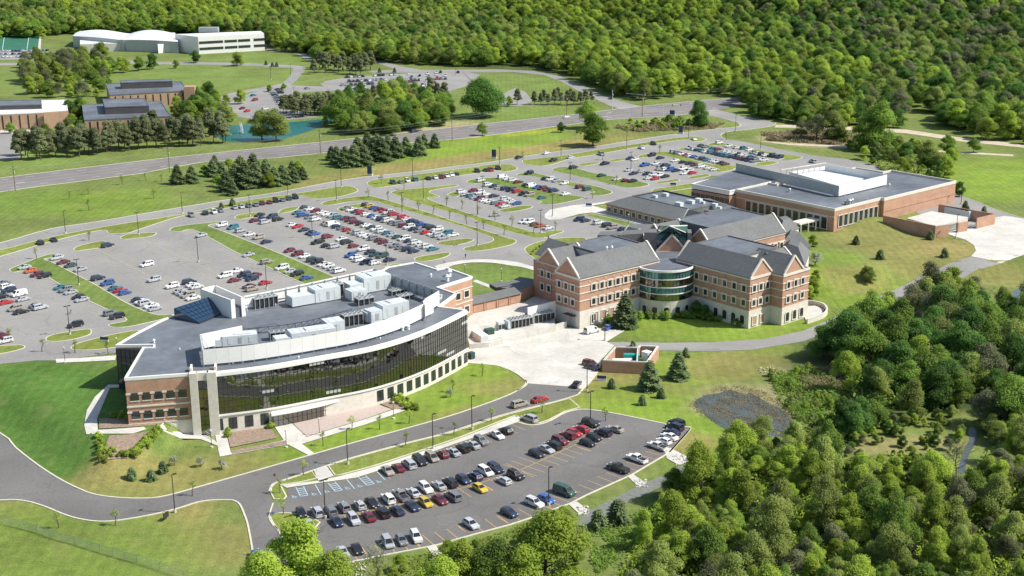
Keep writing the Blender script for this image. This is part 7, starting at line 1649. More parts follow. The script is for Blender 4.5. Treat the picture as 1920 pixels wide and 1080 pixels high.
# shrubs of the planting beds
def shrubs(pts, label, group, key='shrub0', s=(.8, 1.2)):
    for x, y in pts: plant(key, x, y, R.uniform(*s), label, 'shrub', group)
shrubs([(212, 784), (226, 786), (240, 788), (252, 786), (262, 784), (272, 786), (282, 784), (292, 787), (302, 786), (232, 782), (268, 781), (288, 782)], 'round lime shrub in the bed against the brick west bay', 'shrubs against the west bay')
shrubs([(184, 820), (188, 828), (183, 836), (194, 838), (190, 846), (200, 850), (205, 857), (186, 858), (194, 866), (210, 848), (228, 856), (238, 857), (247, 852), (256, 850), (262, 842), (268, 836), (272, 830), (278, 824), (284, 818), (290, 812), (296, 807), (276, 838), (282, 832), (288, 826), (294, 819), (298, 812), (252, 858), (260, 852)], 'round lime shrub in the V shaped planting bed', 'shrubs of the V shaped bed')
shrubs([(428, 812), (431, 802), (440, 799), (452, 797), (466, 796), (428, 820), (500, 800), (508, 804)], 'round lime shrub in the bed left of the glass entrance', 'shrubs left of the entrance')
shrubs([(744, 757), (750, 750), (758, 762), (766, 768), (772, 762), (778, 768), (740, 750), (730, 748), (764, 752), (722, 752)], 'shrub in the bed right of the forecourt', 'shrubs right of the forecourt', 'shrub0', (.7, 1.3))
shrubs([(1188, 600), (1200, 598), (1215, 596), (1232, 597), (1250, 598), (1268, 596), (1286, 597), (1300, 596), (1316, 598), (1332, 600), (1350, 602), (1376, 606), (1150, 606), (1140, 604), (1385, 610)], 'dark foundation shrub along the gabled brick building', 'foundation shrubs of the gabled building', 'shrub1', (.8, 1.3))
plant('dark0', 1268, 592, .42, 'dark small tree in front of the glass drum', 'tree'); plant('dark1', 1305, 594, .48, 'wide dark small tree at the right foot of the glass drum', 'tree'); plant('dark0', 1322, 597, .42, 'dark small tree right of the glass drum against the shaded wall', 'tree')
for x, y in ((1524, 540), (1518, 560), (1528, 552), (1530, 530), (1480, 452), (1524, 462)): plant('lime0', x, y, .42, 'bright green small tree on the east side of the gabled building', 'tree', 'bright small trees at the east gable')
shrubs([(1006, 468), (1012, 464), (1018, 461), (1026, 459), (1034, 457), (1042, 455), (1000, 473), (996, 478)], 'reddish low shrub on the round grass island', 'shrubs of the round island', 'shrub0', (.5, .7))
# --- east: trees between the hall and the wood
for x, y, s, kk, l in ((1650, 280, 2.1, 'mid1', 'tallest tree on the dirt track behind the hall'), (1625, 280, 1.6, 'mid0', 'broad tree joined to the tallest tree behind the hall'), (1560, 264, 1.5, 'olive0', 'feathery pale tree in the reeds behind the hall'), (1532, 264, 1.3, 'grey0', 'thin greyish tree in the reeds behind the hall'), (1500, 262, .9, 'grey1', 'leftmost thin tree in the reeds behind the hall'),
      (1700, 305, .95, 'dark0', 'dark bush right of the tallest tree'), (1740, 312, 1.1, 'olive1', 'olive bush at the edge of the eastern meadow'), (1665, 300, .8, 'mid0', 'bush below the tallest tree behind the hall'), (1775, 288, .9, 'mid0', 'round tree on the upper dirt track'), (1826, 286, .65, 'mid1', 'small tree right on the dirt track'), (1710, 276, .45, 'lime0', 'small shrub tree on the lower dirt track'),
      (1850, 262, 1.0, 'lime1', 'light tree at the upper right meadow edge'), (1890, 262, 1.4, 'lime0', 'bright rounded tree at the right edge above the track'), (1800, 240, 1.2, 'mid0', 'tree at the left end of the upper right group'), (1770, 236, 1.0, 'dark1', 'dark tree at the left tip of the upper right group'), (1830, 250, 1.2, 'mid1', 'tree in the middle of the upper right group'), (1798, 368, .6, 'dark0', 'small tree beside the lamp at the hall corner'), (1690, 322, .6, 'lime1', 'low bush on the bank behind the hall')):
    plant(kk, x, y, s, l, 'tree')
# --- the wood on the right
WL = 'leafy tree in the dense wood at the right, below the service road'; WG = 'trees of the right hand wood'
scatter([(1560, 655), (1600, 640), (1640, 640), (1700, 625), (1760, 612), (1860, 610), (1990, 600), (2010, 700), (1930, 700), (1850, 690), (1760, 735), (1700, 745), (1650, 740), (1610, 700)], 46, ['dark0', 'dark1', 'mid0', 'mid1', 'mid0', 'lime0', 'olive1'], 1.0, 1.35, WL, WG, 21, mind=5.2)
scatter([(1690, 575), (1750, 560), (1850, 560), (1880, 600), (1760, 612), (1700, 622), (1640, 640), (1600, 628)], 16, ['olive0', 'mid0', 'lime0', 'grey0'], .85, 1.1, 'lighter tree at the upper edge of the right hand wood', 'upper edge of the right wood', 22, mind=5)
plant('lime1', 1583, 735, .75, 'yellow green tree standing alone at the left edge of the dark wood', 'tree', sz=1.0); plant('olive0', 1640, 752, .9, 'pale tree in front of the dark wood', 'tree'); plant('dark0', 1543, 672, .95, 'dark tree casting a shadow over the reeds', 'tree')
scatter([(1560, 815), (1600, 800), (1640, 800), (1620, 830), (1580, 835)], 4, ['mid0', 'dark1'], .7, .85, 'tree in the small clump right of the marsh pool', 'clump right of the marsh pool', 23, mind=4)
WL2 = 'leafy tree in the wood filling the lower right corner'
scatter([(1215, 1000), (1290, 930), (1340, 870), (1420, 850), (1480, 850), (1560, 870), (1640, 885), (1740, 905), (1800, 925), (1850, 880), (1950, 800), (2150, 780), (2150, 1290), (1060, 1290), (1100, 1130), (1150, 1120)], 122, ['lime0', 'lime1', 'mid0', 'olive0', 'olive1', 'olive0', 'lime0', 'lime1', 'grey0', 'lime0', 'olive1', 'mid1', 'bare0'], .5, .88, WL2, 'trees of the lower right wood', 31, mind=4.6, stretch=1.3)
for x, y, s, kk, l in ((568, 1118, 1.5, 'lime0', 'large leafy tree at the bottom edge covering the corner of the car park'), (625, 1150, 1.1, 'lime1', 'right shoulder tree of the large tree at the bottom edge'), (500, 1150, 1.1, 'lime1', 'left shoulder tree of the large tree at the bottom edge'), (1030, 1112, 1.5, 'lime1', 'tall leafy tree at the bottom kerb below the white minivan'), (985, 1140, 1.2, 'lime0', 'tree joined to the left side of the tall tree at the bottom kerb'), (868, 1110, 1.0, 'lime0', 'small bright tree below the silver car at the bottom kerb'),
       (935, 1120, 1.15, 'mid0', 'darker tree left of the tall bottom kerb tree'), (830, 1140, .9, 'lime1', 'low tree at the bottom edge left of the drain'), (1265, 935, .7, 'mid0', 'green tree right of the basin path'), (1300, 905, .5, 'dark0', 'dark low tree by the last drain apron'), (1275, 1070, .8, 'lime0', 'bright round tree in front of the lower wood'), (1240, 1090, .8, 'olive0', 'olive tree at the bottom edge beside the bright round tree'), (1790, 900, .95, 'bare0', 'half bare tree beside the creek')):
    plant(kk, x, y, s, l, 'tree')
plant('bare0', 706, 1110, .7, 'bare forked sapling at the bottom edge of the car park', 'tree', sz=1.0)
scatter([(1640, 745), (1760, 735), (1850, 700), (2000, 700), (2000, 800), (1900, 800), (1860, 840), (1840, 800), (1790, 770), (1700, 785)], 20, ['mid0', 'dark0', 'olive0', 'grey0', 'mid1'], .85, 1.2, 'tree between the dark wood and the creek', 'trees above the creek', 41, mind=4.5)
# undergrowth and reeds as uncountable stuff
def quads_obj(name, v, m, label, cat):
    me = np_mesh(name, v, np.arange(len(v)).reshape(-1, 4), m); o = bpy.data.objects.new(name, me); COL.objects.link(o); o['kind'] = 'stuff'; o['label'] = label; o['category'] = cat; return o
def ground_cover(poly, n, size, h, m, name, label, seed, cat='undergrowth'):
    rg = np.random.default_rng(seed); P = np.array(GG(poly)); lo, hi = P.min(0), P.max(0); X = rg.uniform(lo[0], hi[0], n * 3); Y = rg.uniform(lo[1], hi[1], n * 3); ins = np.zeros(len(X), bool); m_ = len(P)
    for i in range(m_):
        (x1, y1), (x2, y2) = P[i], P[(i + 1) % m_]; c = ((y1 > Y) != (y2 > Y)); 
        with np.errstate(divide='ignore', invalid='ignore'): c &= X < (x2 - x1) * (Y - y1) / (y2 - y1) + x1
        ins ^= c
    cl = np.sin(X * .35 + seed) * np.cos(Y * .3) + np.sin(X * .9 + Y * .7) * .5 + rg.normal(size=len(X)) * .5; ins &= cl > -.4
    X, Y = X[ins][:n], Y[ins][:n]; c = len(X); Z = ztn(X, Y) + rg.random(c) * h * np.clip(cl[ins][:n] + 1, .3, 1.6)
    Pn = np.stack([X, Y, Z], 1); nn = rg.normal(size=(c, 3)); nn[:, 2] = abs(nn[:, 2]) + .4; nn /= np.linalg.norm(nn, axis=1)[:, None]; t = np.cross(nn, rg.normal(size=(c, 3))); t /= np.linalg.norm(t, axis=1)[:, None]; b = np.cross(nn, t); s = size * (.5 + rg.random(c))[:, None]
    q = np.stack([Pn - t * s - b * s * .6, Pn + t * s - b * s * .5, Pn + t * s + b * s * .6, Pn - t * s + b * s * .6], 1).reshape(-1, 3); return quads_obj(name, q, m, label, cat)
ground_cover([(1200, 1020), (1290, 930), (1330, 870), (1400, 830), (1480, 830), (1560, 860), (1700, 870), (1800, 910), (1850, 860), (1960, 770), (2100, 770), (2100, 1200), (1080, 1200)], 60000, .22, 1.8, 'leaf_bright', 'undergrowth', 'low green and grey undergrowth between the trees of the lower right wood', 5)
ground_cover([(1560, 650), (1760, 620), (1960, 610), (1960, 740), (1850, 720), (1700, 770), (1600, 760)], 16000, .35, 2.2, 'leaf_mid', 'undergrowth', 'dark undergrowth at the foot of the right hand wood', 6)
ground_cover([(1440, 700), (1520, 690), (1620, 760), (1620, 830), (1540, 850), (1500, 800), (1460, 750)], 9000, .25, 1.0, 'leaf_mid', 'undergrowth', 'bright weeds between the marsh pool and the dark wood', 7)
ground_cover([(1290, 760), (1340, 728), (1400, 722), (1460, 745), (1515, 790), (1520, 830), (1440, 830), (1470, 800), (1440, 770), (1400, 748), (1360, 742), (1320, 770), (1390, 812), (1360, 812)], 4200, .13, .5, 'reed', 'reeds', 'dry straw coloured reeds ringing the marsh pool', 8, 'reeds')
ground_cover([(1325, 765), (1350, 745), (1400, 748), (1455, 772), (1485, 800), (1440, 815), (1380, 805)], 4200, .13, .2, 'reed', 'floating_reeds', 'patches of dead reed lying in the marsh pool', 9, 'reeds')
ground_cover([(1500, 690), (1560, 690), (1590, 720), (1560, 745), (1500, 735)], 5000, .18, .6, 'reed', 'reeds', 'dry reed patch left of the yellow green tree', 10, 'reeds')
ground_cover([(1430, 252), (1520, 246), (1600, 256), (1660, 268), (1560, 272), (1440, 264)], 9000, .4, 1.2, 'reed', 'reeds', 'dry reeds along the dirt track behind the hall', 11, 'reeds')
ground_cover([(1150, 240), (1240, 232), (1360, 232), (1340, 242), (1200, 248)], 5000, .35, 1.0, 'reed', 'reeds', 'dry reeds between junction scrub and perimeter road', 12, 'reeds')
ground_cover([(1640, 300), (1700, 290), (1790, 300), (1780, 330), (1720, 340), (1650, 318)], 9000, .4, 1.6, 'leaf_olive', 'undergrowth', 'tangled scrub on the bank behind the hall', 13)
ground_cover([(560, 1062), (700, 1052), (800, 1038), (900, 1012), (980, 985), (1040, 965), (1070, 1000), (1000, 1100), (700, 1150), (560, 1150)], 8000, .16, .5, 'leaf_bright', 'undergrowth', 'weedy green bank below the bottom kerb of the south car park', 14)
ground_cover([(1090, 1000), (1200, 960), (1280, 910), (1230, 1000), (1120, 1080)], 5000, .2, .5, 'leaf_mid', 'undergrowth', 'rough grass tufts beside the basin path', 15)
# --- the far forest: nearest rows as single trees, the rest one mass
FP = [(-140, 66), (90, 64), (135, 57), (330, 60), (500, 62), (520, 92), (590, 98), (600, 112), (650, 104), (700, 112), (760, 118), (860, 124), (990, 124), (1060, 136), (1110, 158), (1150, 178), (1200, 190), (1240, 188), (1290, 184), (1378, 180), (1388, 203), (1440, 219), (1520, 225), (1640, 232), (1690, 235), (1705, 212), (1740, 205), (1765, 222), (1800, 243), (1880, 258), (1960, 268), (2060, 275)]
FW = GG(FP); FX = np.array([p[0] for p in FW]); FY = np.array([p[1] for p in FW])
rg = np.random.default_rng(77); pts = []
Y0 = 700.0
N = 60000
d_ = np.sqrt(rg.random(N) * (2250 ** 2 - 640 ** 2) + 640 ** 2); th = rg.uniform(-.45, .45, N); XX_ = d_ * np.sin(th); YY_ = d_ * np.cos(th)
u_, v_ = [], []
ZZ_ = ztn(XX_, YY_); dz_ = ZZ_ - HC; zc = YY_ * cos(PIT) - dz_ * sin(PIT); yc = -YY_ * sin(PIT) - dz_ * cos(PIT); PX = 960 + F * XX_ / zc; PY = 540 + F * yc / zc
lim = np.interp(PX, [p[0] for p in FP], [p[1] for p in FP]); keep = (PX > -130) & (PX < 2050) & (PY < lim) & (PY > -75)
keep &= rg.random(N) < np.clip(1.0, 0, 1)
XX_, YY_, ZZ_, PX, PY = XX_[keep], YY_[keep], ZZ_[keep], PX[keep], PY[keep]
# thin out to one tree per cell of about 7.5 m
cell = {}
for i in range(len(XX_)):
    kx = (int(XX_[i] / 7.6), int(YY_[i] / 7.6))
    if kx not in cell: cell[kx] = i
idx = np.array(sorted(cell.values(), key=lambda i: hypot(XX_[i], YY_[i])))
print('forest trees', len(idx))
near, rest = idx[:0], idx[0:]
def fkey(x, y, r):
    t = np.sin(x / 70.0) + np.cos(y / 55.0 + x / 130.0) + r.uniform(-.9, .9)
    east = min(1, max(0, (x - 120) / 260))
    if t > .7: return r.choice(['lime0', 'lime1', 'lime0', 'mid0'] if r.random() > east * .75 else ['mid0', 'dark1', 'olive0'])
    if t > -.6: return r.choice(['mid0', 'mid1', 'lime1', 'olive0'] if r.random() > east * .7 else ['dark0', 'mid1', 'grey0', 'pine1', 'dark1'])
    return r.choice(['olive0', 'olive1', 'mid1', 'dark0'] if r.random() > east * .6 else ['dark1', 'grey1', 'pine0', 'dark0'])
rr = random.Random(9)
for i in near:
    x, y = float(XX_[i]), float(YY_[i]); s = rr.uniform(.85, 1.3); kk = fkey(x, y, rr); plant(kk, 0, 0, s, 'leafy tree at the near edge of the forest that fills the top of the photo', 'tree', 'trees at the forest edge', wxy=(x, y), sz=s * rr.uniform(.95, 1.25), rot=rr.uniform(0, 6.28))
# joined forest: one object whose points carry instances of the crowns
keys = ['lime0', 'lime1', 'mid0', 'mid1', 'olive0', 'olive1', 'dark0', 'dark1', 'grey0', 'grey1', 'pine0', 'pine1']
lc = bpy.data.collections.new('forest_species')
for j, kk in enumerate(keys):
    o = bpy.data.objects.new('species_%02d' % j, TR[kk][0]); lc.objects.link(o)
def mass(name, pv, ki, lab, cat, s0, s1):
    me = bpy.data.meshes.new(name); me.vertices.add(len(pv)); me.vertices.foreach_set('co', np.ascontiguousarray(pv, dtype=np.float32).ravel()); at = me.attributes.new('species', 'INT', 'POINT'); at.data.foreach_set('value', ki); me.update()
    fo = bpy.data.objects.new(name, me); COL.objects.link(fo); fo['kind'] = 'stuff'; fo['label'] = lab; fo['category'] = cat; md = fo.modifiers.new('points', 'NODES'); md.node_group = ng
    for it in ng.interface.items_tree:
        if it.name == 'Smin': md[it.identifier] = s0
        if it.name == 'Smax': md[it.identifier] = s1
pv = np.stack([XX_[rest], YY_[rest], ZZ_[rest]], 1)
ki = np.array([keys.index(k_) if (k_ := fkey(float(a), float(b_), rr)) in keys else 0 for a, b_ in zip(XX_[rest], YY_[rest])], np.int32)
ng = bpy.data.node_groups.new('forest_points', 'GeometryNodeTree'); ng.interface.new_socket('Geometry', in_out='INPUT', socket_type='NodeSocketGeometry'); ng.interface.new_socket('Geometry', in_out='OUTPUT', socket_type='NodeSocketGeometry')
ng.interface.new_socket('Smin', in_out='INPUT', socket_type='NodeSocketFloat'); ng.interface.new_socket('Smax', in_out='INPUT', socket_type='NodeSocketFloat')
n = ng.nodes; l = ng.links; gi = n.new('NodeGroupInput'); go = n.new('NodeGroupOutput'); ci = n.new('GeometryNodeCollectionInfo'); ci.inputs['Collection'].default_value = lc; ci.inputs['Separate Children'].default_value = True; ci.inputs['Reset Children'].default_value = True
ip = n.new('GeometryNodeInstanceOnPoints'); l.new(gi.outputs[0], ip.inputs['Points']); l.new(ci.outputs[0], ip.inputs['Instance']); ip.inputs['Pick Instance'].default_value = True
na = n.new('GeometryNodeInputNamedAttribute'); na.data_type = 'INT'; na.inputs['Name'].default_value = 'species'; l.new(na.outputs['Attribute'], ip.inputs['Instance Index'])
rv = n.new('FunctionNodeRandomValue'); rv.data_type = 'FLOAT_VECTOR'; rv.inputs['Min'].default_value = (0, 0, 0); rv.inputs['Max'].default_value = (0, 0, 6.28); l.new(rv.outputs['Value'], ip.inputs['Rotation'])
r2 = n.new('FunctionNodeRandomValue'); r2.data_type = 'FLOAT'; l.new(gi.outputs['Smin'], r2.inputs[2]); l.new(gi.outputs['Smax'], r2.inputs[3]); r2.inputs['Seed'].default_value = 3; l.new(r2.outputs[1], ip.inputs['Scale'])
l.new(ip.outputs[0], go.inputs[0])
mass('forest', pv, ki, 'dense spring green forest covering the hills along the top of the photo', 'forest', .6, 1.6)
def thicket(poly, n_, ks, s0, s1, lab, seed):
    rr = random.Random(seed); P = GG(poly); xs = [p[0] for p in P]; ys = [p[1] for p in P]; out = []
    for _ in range(n_ * 40):
        if len(out) >= n_: break
        x, y = rr.uniform(min(xs), max(xs)), rr.uniform(min(ys), max(ys)); c = False; m_ = len(P)
        for i in range(m_):
            (x1, y1), (x2, y2) = P[i], P[(i + 1) % m_]
            if (y1 > y) != (y2 > y) and x < (x2 - x1) * (y - y1) / (y2 - y1) + x1: c = not c
        if c: out.append((x, y, zt(x, y)))
    mass('thicket', np.array(out), np.array([keys.index(rr.choice(ks)) for _ in out], np.int32), lab, 'thicket', s0, s1)
TK = ['lime0', 'lime1', 'mid0', 'olive0', 'olive1', 'grey0', 'lime0']
thicket([(1215, 1000), (1290, 930), (1350, 870), (1420, 840), (1500, 840), (1560, 860), (1640, 880), (1740, 900), (1800, 920), (1850, 880), (1950, 790), (2150, 780), (2150, 1290), (1060, 1290), (1100, 1130), (1150, 1110)], 560, TK, .22, .62, 'low bright scrub filling the gaps of the lower right wood', 51)
thicket([(1500, 800), (1600, 790), (1790, 775), (1810, 800), (1790, 860), (1760, 900), (1640, 875), (1560, 850)], 90, TK + ['dark0'], .12, .32, 'low scrub in the clearing left of the creek', 52)
thicket([(1835, 790), (1900, 770), (2010, 760), (2010, 830), (1900, 850), (1840, 870)], 60, TK, .3, .6, 'low trees right of the creek', 53)
thicket([(1440, 700), (1530, 690), (1620, 760), (1620, 800), (1540, 850), (1500, 810), (1470, 760)], 40, TK, .1, .25, 'bushes between the marsh pool and the dark wood', 54)
thicket([(1560, 262), (1690, 268), (1790, 300), (1775, 338), (1700, 336), (1640, 312), (1600, 290)], 70, ['mid0', 'olive0', 'dark0', 'lime1', 'olive1'], .3, .75, 'scrub belt on the bank behind the hall', 55)
thicket([(1740, 205), (1900, 215), (2000, 240), (2000, 280), (1880, 268), (1800, 250), (1770, 235)], 60, ['mid0', 'mid1', 'lime0', 'olive0', 'dark0'], .7, 1.5, 'trees massed at the upper right above the dirt track', 56)
thicket([(1395, 205), (1500, 214), (1640, 226), (1690, 240), (1660, 246), (1500, 232), (1400, 218)], 60, ['mid0', 'mid1', 'dark0', 'olive0', 'lime1'], .6, 1.2, 'bushy forest edge right of the junction', 57)
thicket([(30, 120), (150, 105), (235, 130), (235, 165), (150, 195), (60, 190)], 64, ['olive0', 'mid0', 'lime0', 'grey0'], .5, 1.15, 'lower growth of the grove above the tan blocks', 58)
thicket([(130, 215), (150, 200), (165, 230), (160, 265), (120, 270)], 12, ['lime0', 'mid0', 'dark0'], .7, 1.1, 'tree clump between the white roofed and the nearest tan block', 59)
thicket([(330, 205), (420, 185), (430, 215), (400, 240), (345, 245)], 26, ['mid0', 'dark0', 'lime0', 'olive0'], .5, .9, 'lower growth of the grove left of the pond', 60)
thicket([(600, 232), (640, 205), (840, 205), (835, 240), (760, 255), (640, 255)], 90, ['mid0', 'mid1', 'olive0', 'lime0'], .45, 1.15, 'lower growth of the belt left of the huge oak', 61)
thicket([(880, 1030), (990, 1000), (1060, 975), (1080, 1010), (1100, 1060), (1050, 1150), (700, 1170), (700, 1080)], 60, ['lime0', 'lime1', 'mid0', 'olive0'], .18, .4, 'weedy bushes below the bottom kerb', 62)

# labels that single out the members of a group, by colour and place from the left
CW = {'lime': 'lime green', 'mid': 'mid green', 'olive': 'olive', 'dark': 'dark green', 'grey': 'greyish', 'bare': 'half bare', 'pine': 'dark', 'spruce': 'dark', 'sapling': 'thin', 'shrub': 'lime', 'cone': 'dark', 'blossom': 'white'}
GR = {}
for o in list(COL.objects):
    if o.get('pkey') and o.get('group'): GR.setdefault(o['group'], []).append(o)
for gname, obs in GR.items():
    by = {}
    for o in obs: by.setdefault((CW[''.join(c for c in o['pkey'] if c.isalpha())], o['category']), []).append(o)
    for (cw, cat), os_ in by.items():
        os_.sort(key=lambda o: proj(*o.location)[0])
        cat2 = {'tree': 'tree', 'shrub': 'shrub', 'young tree': 'young tree'}.get(cat, cat)
        if 'pine' in gname and cat == 'tree' : cat2 = 'pine'
        if 'conifer' in gname: cat2 = 'spruce'
        for i, o in enumerate(os_):
            short = gname.replace('trees of the ', '').replace('trees at the ', '')
            o['label'] = '%s %s, %s of its colour from left, %s' % (cw, cat2, ordn(i), short) if len(by) > 1 else '%s %s, %s from left, %s' % (cw, cat2, ordn(i), short)
for o in list(COL.objects):
    if 'pkey' in o: del o['pkey']

# ================================================================== STREET FURNITURE, LINES, PEOPLE
def lamp_proto(H, heads):
    b = MB(); b.tube((0, 0, .7), (0, 0, H), .12, .08, 8); base = MB(); base.tube((0, 0, -.3), (0, 0, .75), .34, .34, 12); hd = MB()
    return b, base
def lamp(px, py, label, heads=2, H=9.0, ang=None):
    g = G(px, py); o = thing('street_lamp', label, 'street lamp', g, 'parking lot lamps' if H > 6 else 'footpath lamps')
    key = (heads, H)
    if key not in LAMPS:
        p = MB(); p.tube((0, 0, .6), (0, 0, H), .13 if H > 6 else .08, .09 if H > 6 else .06, 8); b = MB(); b.tube((0, 0, -.3), (0, 0, .75 if H > 6 else .3), .36, .36, 12)
        if H > 6: h = MB(); h.box(.62, 0, H - .1, .8, .5, .16); h.box(.18, 0, H - .06, .35, .1, .1)
        else: h = MB(); h.tube((0, 0, H), (0, 0, H + .35), .22, .28, 8); h.tube((0, 0, H + .35), (0, 0, H + .5), .3, .05, 8)
        LAMPS[key] = (to_me('pole', p, ['pole']), to_me('concrete_base', b, ['concrete']), to_me('lamp_head', h, ['pole' if H > 6 else 'unit']))
    P, B, Hd = LAMPS[key]
    for n_, m_ in (('pole', P), ('concrete_base', B)): c = bpy.data.objects.new(n_, m_); COL.objects.link(c); c.parent = o
    for k in range(heads): c = bpy.data.objects.new('lamp_head', Hd); COL.objects.link(c); c.parent = o; c.rotation_euler = (0, 0, pi * k)
    o.rotation_euler = (0, 0, radians(38) if ang is None else ang)
LAMPS = {}
for x, y, hh, l in [(148, 535, 2, 'on the western grass strip'), (131, 628, 2, 'beside the island with the black SUV'), (372, 492, 2, 'in the empty bays of the west lot'), (260, 441, 2, 'on the slim island at the top of the west lot'), (123, 438, 1, 'on the perimeter verge at far left'), (342, 401, 1, 'on the perimeter verge, second from the left'),
    (469, 406, 2, 'on the small island by the dark cluster'), (540, 365, 1, 'on the perimeter verge above the edge row'), (631, 377, 2, 'at the top of the dense rows'), (640, 352, 1, 'at the tip of the perimeter verge'), (774, 334, 2, 'behind the edge row of the middle lot'), (794, 376, 2, 'on the diagonal verge left of the middle lot'),
    (586, 446, 2, 'beside the bright blue car'), (754, 402, 2, 'at the red cluster of the second dense row'), (937, 311, 2, 'beside the slab sign at the perimeter road'), (1052, 297, 2, 'at the crossing of the perimeter road'), (905, 369, 2, 'in the first middle row'), (895, 406, 2, 'on the diagonal verge under the middle lot'), (895, 461, 2, 'at the end of the long diagonal verge'),
    (1036, 406, 2, 'on the white pavement loop'), (1014, 437, 2, 'in front of the short car row'), (1069, 342, 2, 'on the narrow verge with the dark SUV'), (1175, 280, 2, 'on the perimeter verge of the east lot'), (1291, 261, 1, 'at the far end of the perimeter verge'), (1379, 246, 1, 'at the campus entrance'), (1426, 281, 2, 'on the verge of the east drive'), (1183, 321, 2, 'in the middle of the east lot'),
    (500, 542, 2, 'between the cars above the roof screen'), (725, 497, 2, 'behind the curved building near the navy car'), (1802, 383, 1, 'behind the walled court'), (1792, 447, 1, 'at the kerb of the east yard'), (1107, 797, 2, 'at the top of the south car park'), (885, 806, 1, 'on the verge above the walkway row'), (1029, 948, 1, 'beside the bright blue car at the bottom kerb'), (652, 871, 1, 'beside the crossing walk'),
    (812, 842, 1, 'on the verge in the middle of the south road'), (610, 972, 2, 'in the long centre row of the south car park'), (328, 961, 1, 'beside the dark sign on the south road'), (1134, 639, 1, 'beside the white van in the yard'), (1100.6, 735, 1, 'at the yard end of the south road'), (508, 150, 2, 'on the far lawn left of the side road'), (545, 143, 1, 'on the far lawn at the side road bend'), (552, 190, 2, 'above the pond car lot'), (855, 140, 2, 'in the lot behind the huge oak')]:
    lamp(x, y, ('tall twin headed lamp ' if hh == 2 else 'tall single headed lamp ') + l, hh)
for x, y, l in ((122, 680, 'west of the curved building'), (537, 839, 'at the forecourt crossing'), (599, 816, 'at the left of the forecourt'), (738, 785, 'at the right of the forecourt'), (397, 839, 'at the foot of the portal ramp'), (872, 520, 'on the round front lawn'), (940, 528, 'beside the connector on the front lawn'), (1178, 423, 'beside the long low wing'), (220, 662, 'at the west corner of the curved building')):
    lamp(x, y, 'short footpath lamp ' + l, 1, 4.2)
# pedestal signs
for x, y, l, s in ((694, 329, 'tall dark slab sign on the verge left of the middle lot', 1.0), (927, 297, 'tall dark slab sign beside the twin lamp on the perimeter road', 1.0), (1277, 251, 'tall dark slab sign near the junction scrub', 1.0), (1261, 217, 'wide dark sign board standing at the highway junction', 1.3)):
    g = G(x, y); t = thing('monument_sign', l, 'sign', g); MB().box(g.x, g.y, g.z, 2.6 * s, .9, .8, radians(-20)).build('base', 'stone', t); MB().box(g.x - .2, g.y, g.z + .8, 2.2 * s, .35, 3.6 if s == 1 else 2.4, radians(-20)).build('panel', 'sign', t)
for x, y, l in ((196, 641, 'low blue and white direction sign on the grass tongue by the curved building'), (1128, 714, 'low dark direction sign beside the yard kerb'), (1262, 349, 'low blue and white direction sign west of the hall'), (1104, 388, 'low blue and white direction sign on the pavement loop')):
    g = G(x, y); t = thing('direction_sign', l, 'sign', g); MB().box(g.x, g.y, g.z, 2.6, .35, .7, radians(-12)).build('base', 'white', t); MB().box(g.x, g.y, g.z + .7, 2.5, .3, .8, radians(-12)).build('panel', 'sign', t)
g = G(312, 975); t = thing('road_sign', 'dark rectangular sign seen edge on beside the south road', 'sign', g); MB().box(g.x, g.y, g.z + .5, 1.9, .12, 1.3, radians(70)).build('panel', 'dark', t); MB().beam((g.x - .6, g.y, g.z), (g.x - .6, g.y, g.z + 1.8), .1).build('post', 'pole', t)
g = G(516, 908); t = thing('stop_sign', 'red stop sign on the island at the car park entrance', 'sign', g); b = MB(); b.beam((g.x, g.y, g.z), (g.x, g.y, g.z + 2.1), .07); b.build('post', 'grey', t)
M['stopred'] = mat('stop_red', (.5, .03, .03), .5)
# octagonal plate with white rim and the word STOP
def plate(cx, cy, cz, yaw, r, m, nm, par, off=0.0):
    b = MB(); c, s = cos(yaw), sin(yaw); b.face([(cx + r * cos(radians(22.5 + 45 * i)) * c - s * off * -1, cy + r * cos(radians(22.5 + 45 * i)) * s - c * off, cz + r * sin(radians(22.5 + 45 * i))) for i in range(8)]); return b.build(nm, m, par)
yw = radians(-25)
plate(g.x, g.y, g.z + 2.35, yw, .42, 'white_line', 'plate_rim', t, .05); plate(g.x, g.y, g.z + 2.35, yw, .37, 'stopred', 'plate', t, .07)
fc = bpy.data.curves.new('lettering', 'FONT'); fc.body = 'STOP'; fc.size = .28; fc.align_x = 'CENTER'; fc.align_y = 'CENTER'; ft_ = bpy.data.objects.new('lettering', fc); lm = bpy.data.meshes.new_from_object(ft_); bpy.data.objects.remove(ft_); lm.materials.clear(); lm.materials.append(M['white_line']); fo_ = bpy.data.objects.new('lettering', lm); COL.objects.link(fo_); fo_.parent = t
fo_.location = (sin(yw) * .1, -cos(yw) * .1, 2.35); fo_.rotation_euler = (radians(90), 0, yw)
for i, (x, y) in enumerate([(539, 932 - 14), (594, 892), (629, 888), (652, 884), (683, 878)]):
    g = G(x, y - 6); t = thing('bay_sign', 'slim accessible bay sign, %s from the left at the head of the blue bays' % ordn(i), 'sign', g, 'accessible bay signs'); MB().beam((0 + g.x, g.y, g.z), (g.x, g.y, g.z + 1.9), .07).build('post', 'grey', t); MB().box(g.x, g.y - .05, g.z + 1.5, .35, .04, .55, radians(-25)).build('plate', 'blue_line', t)
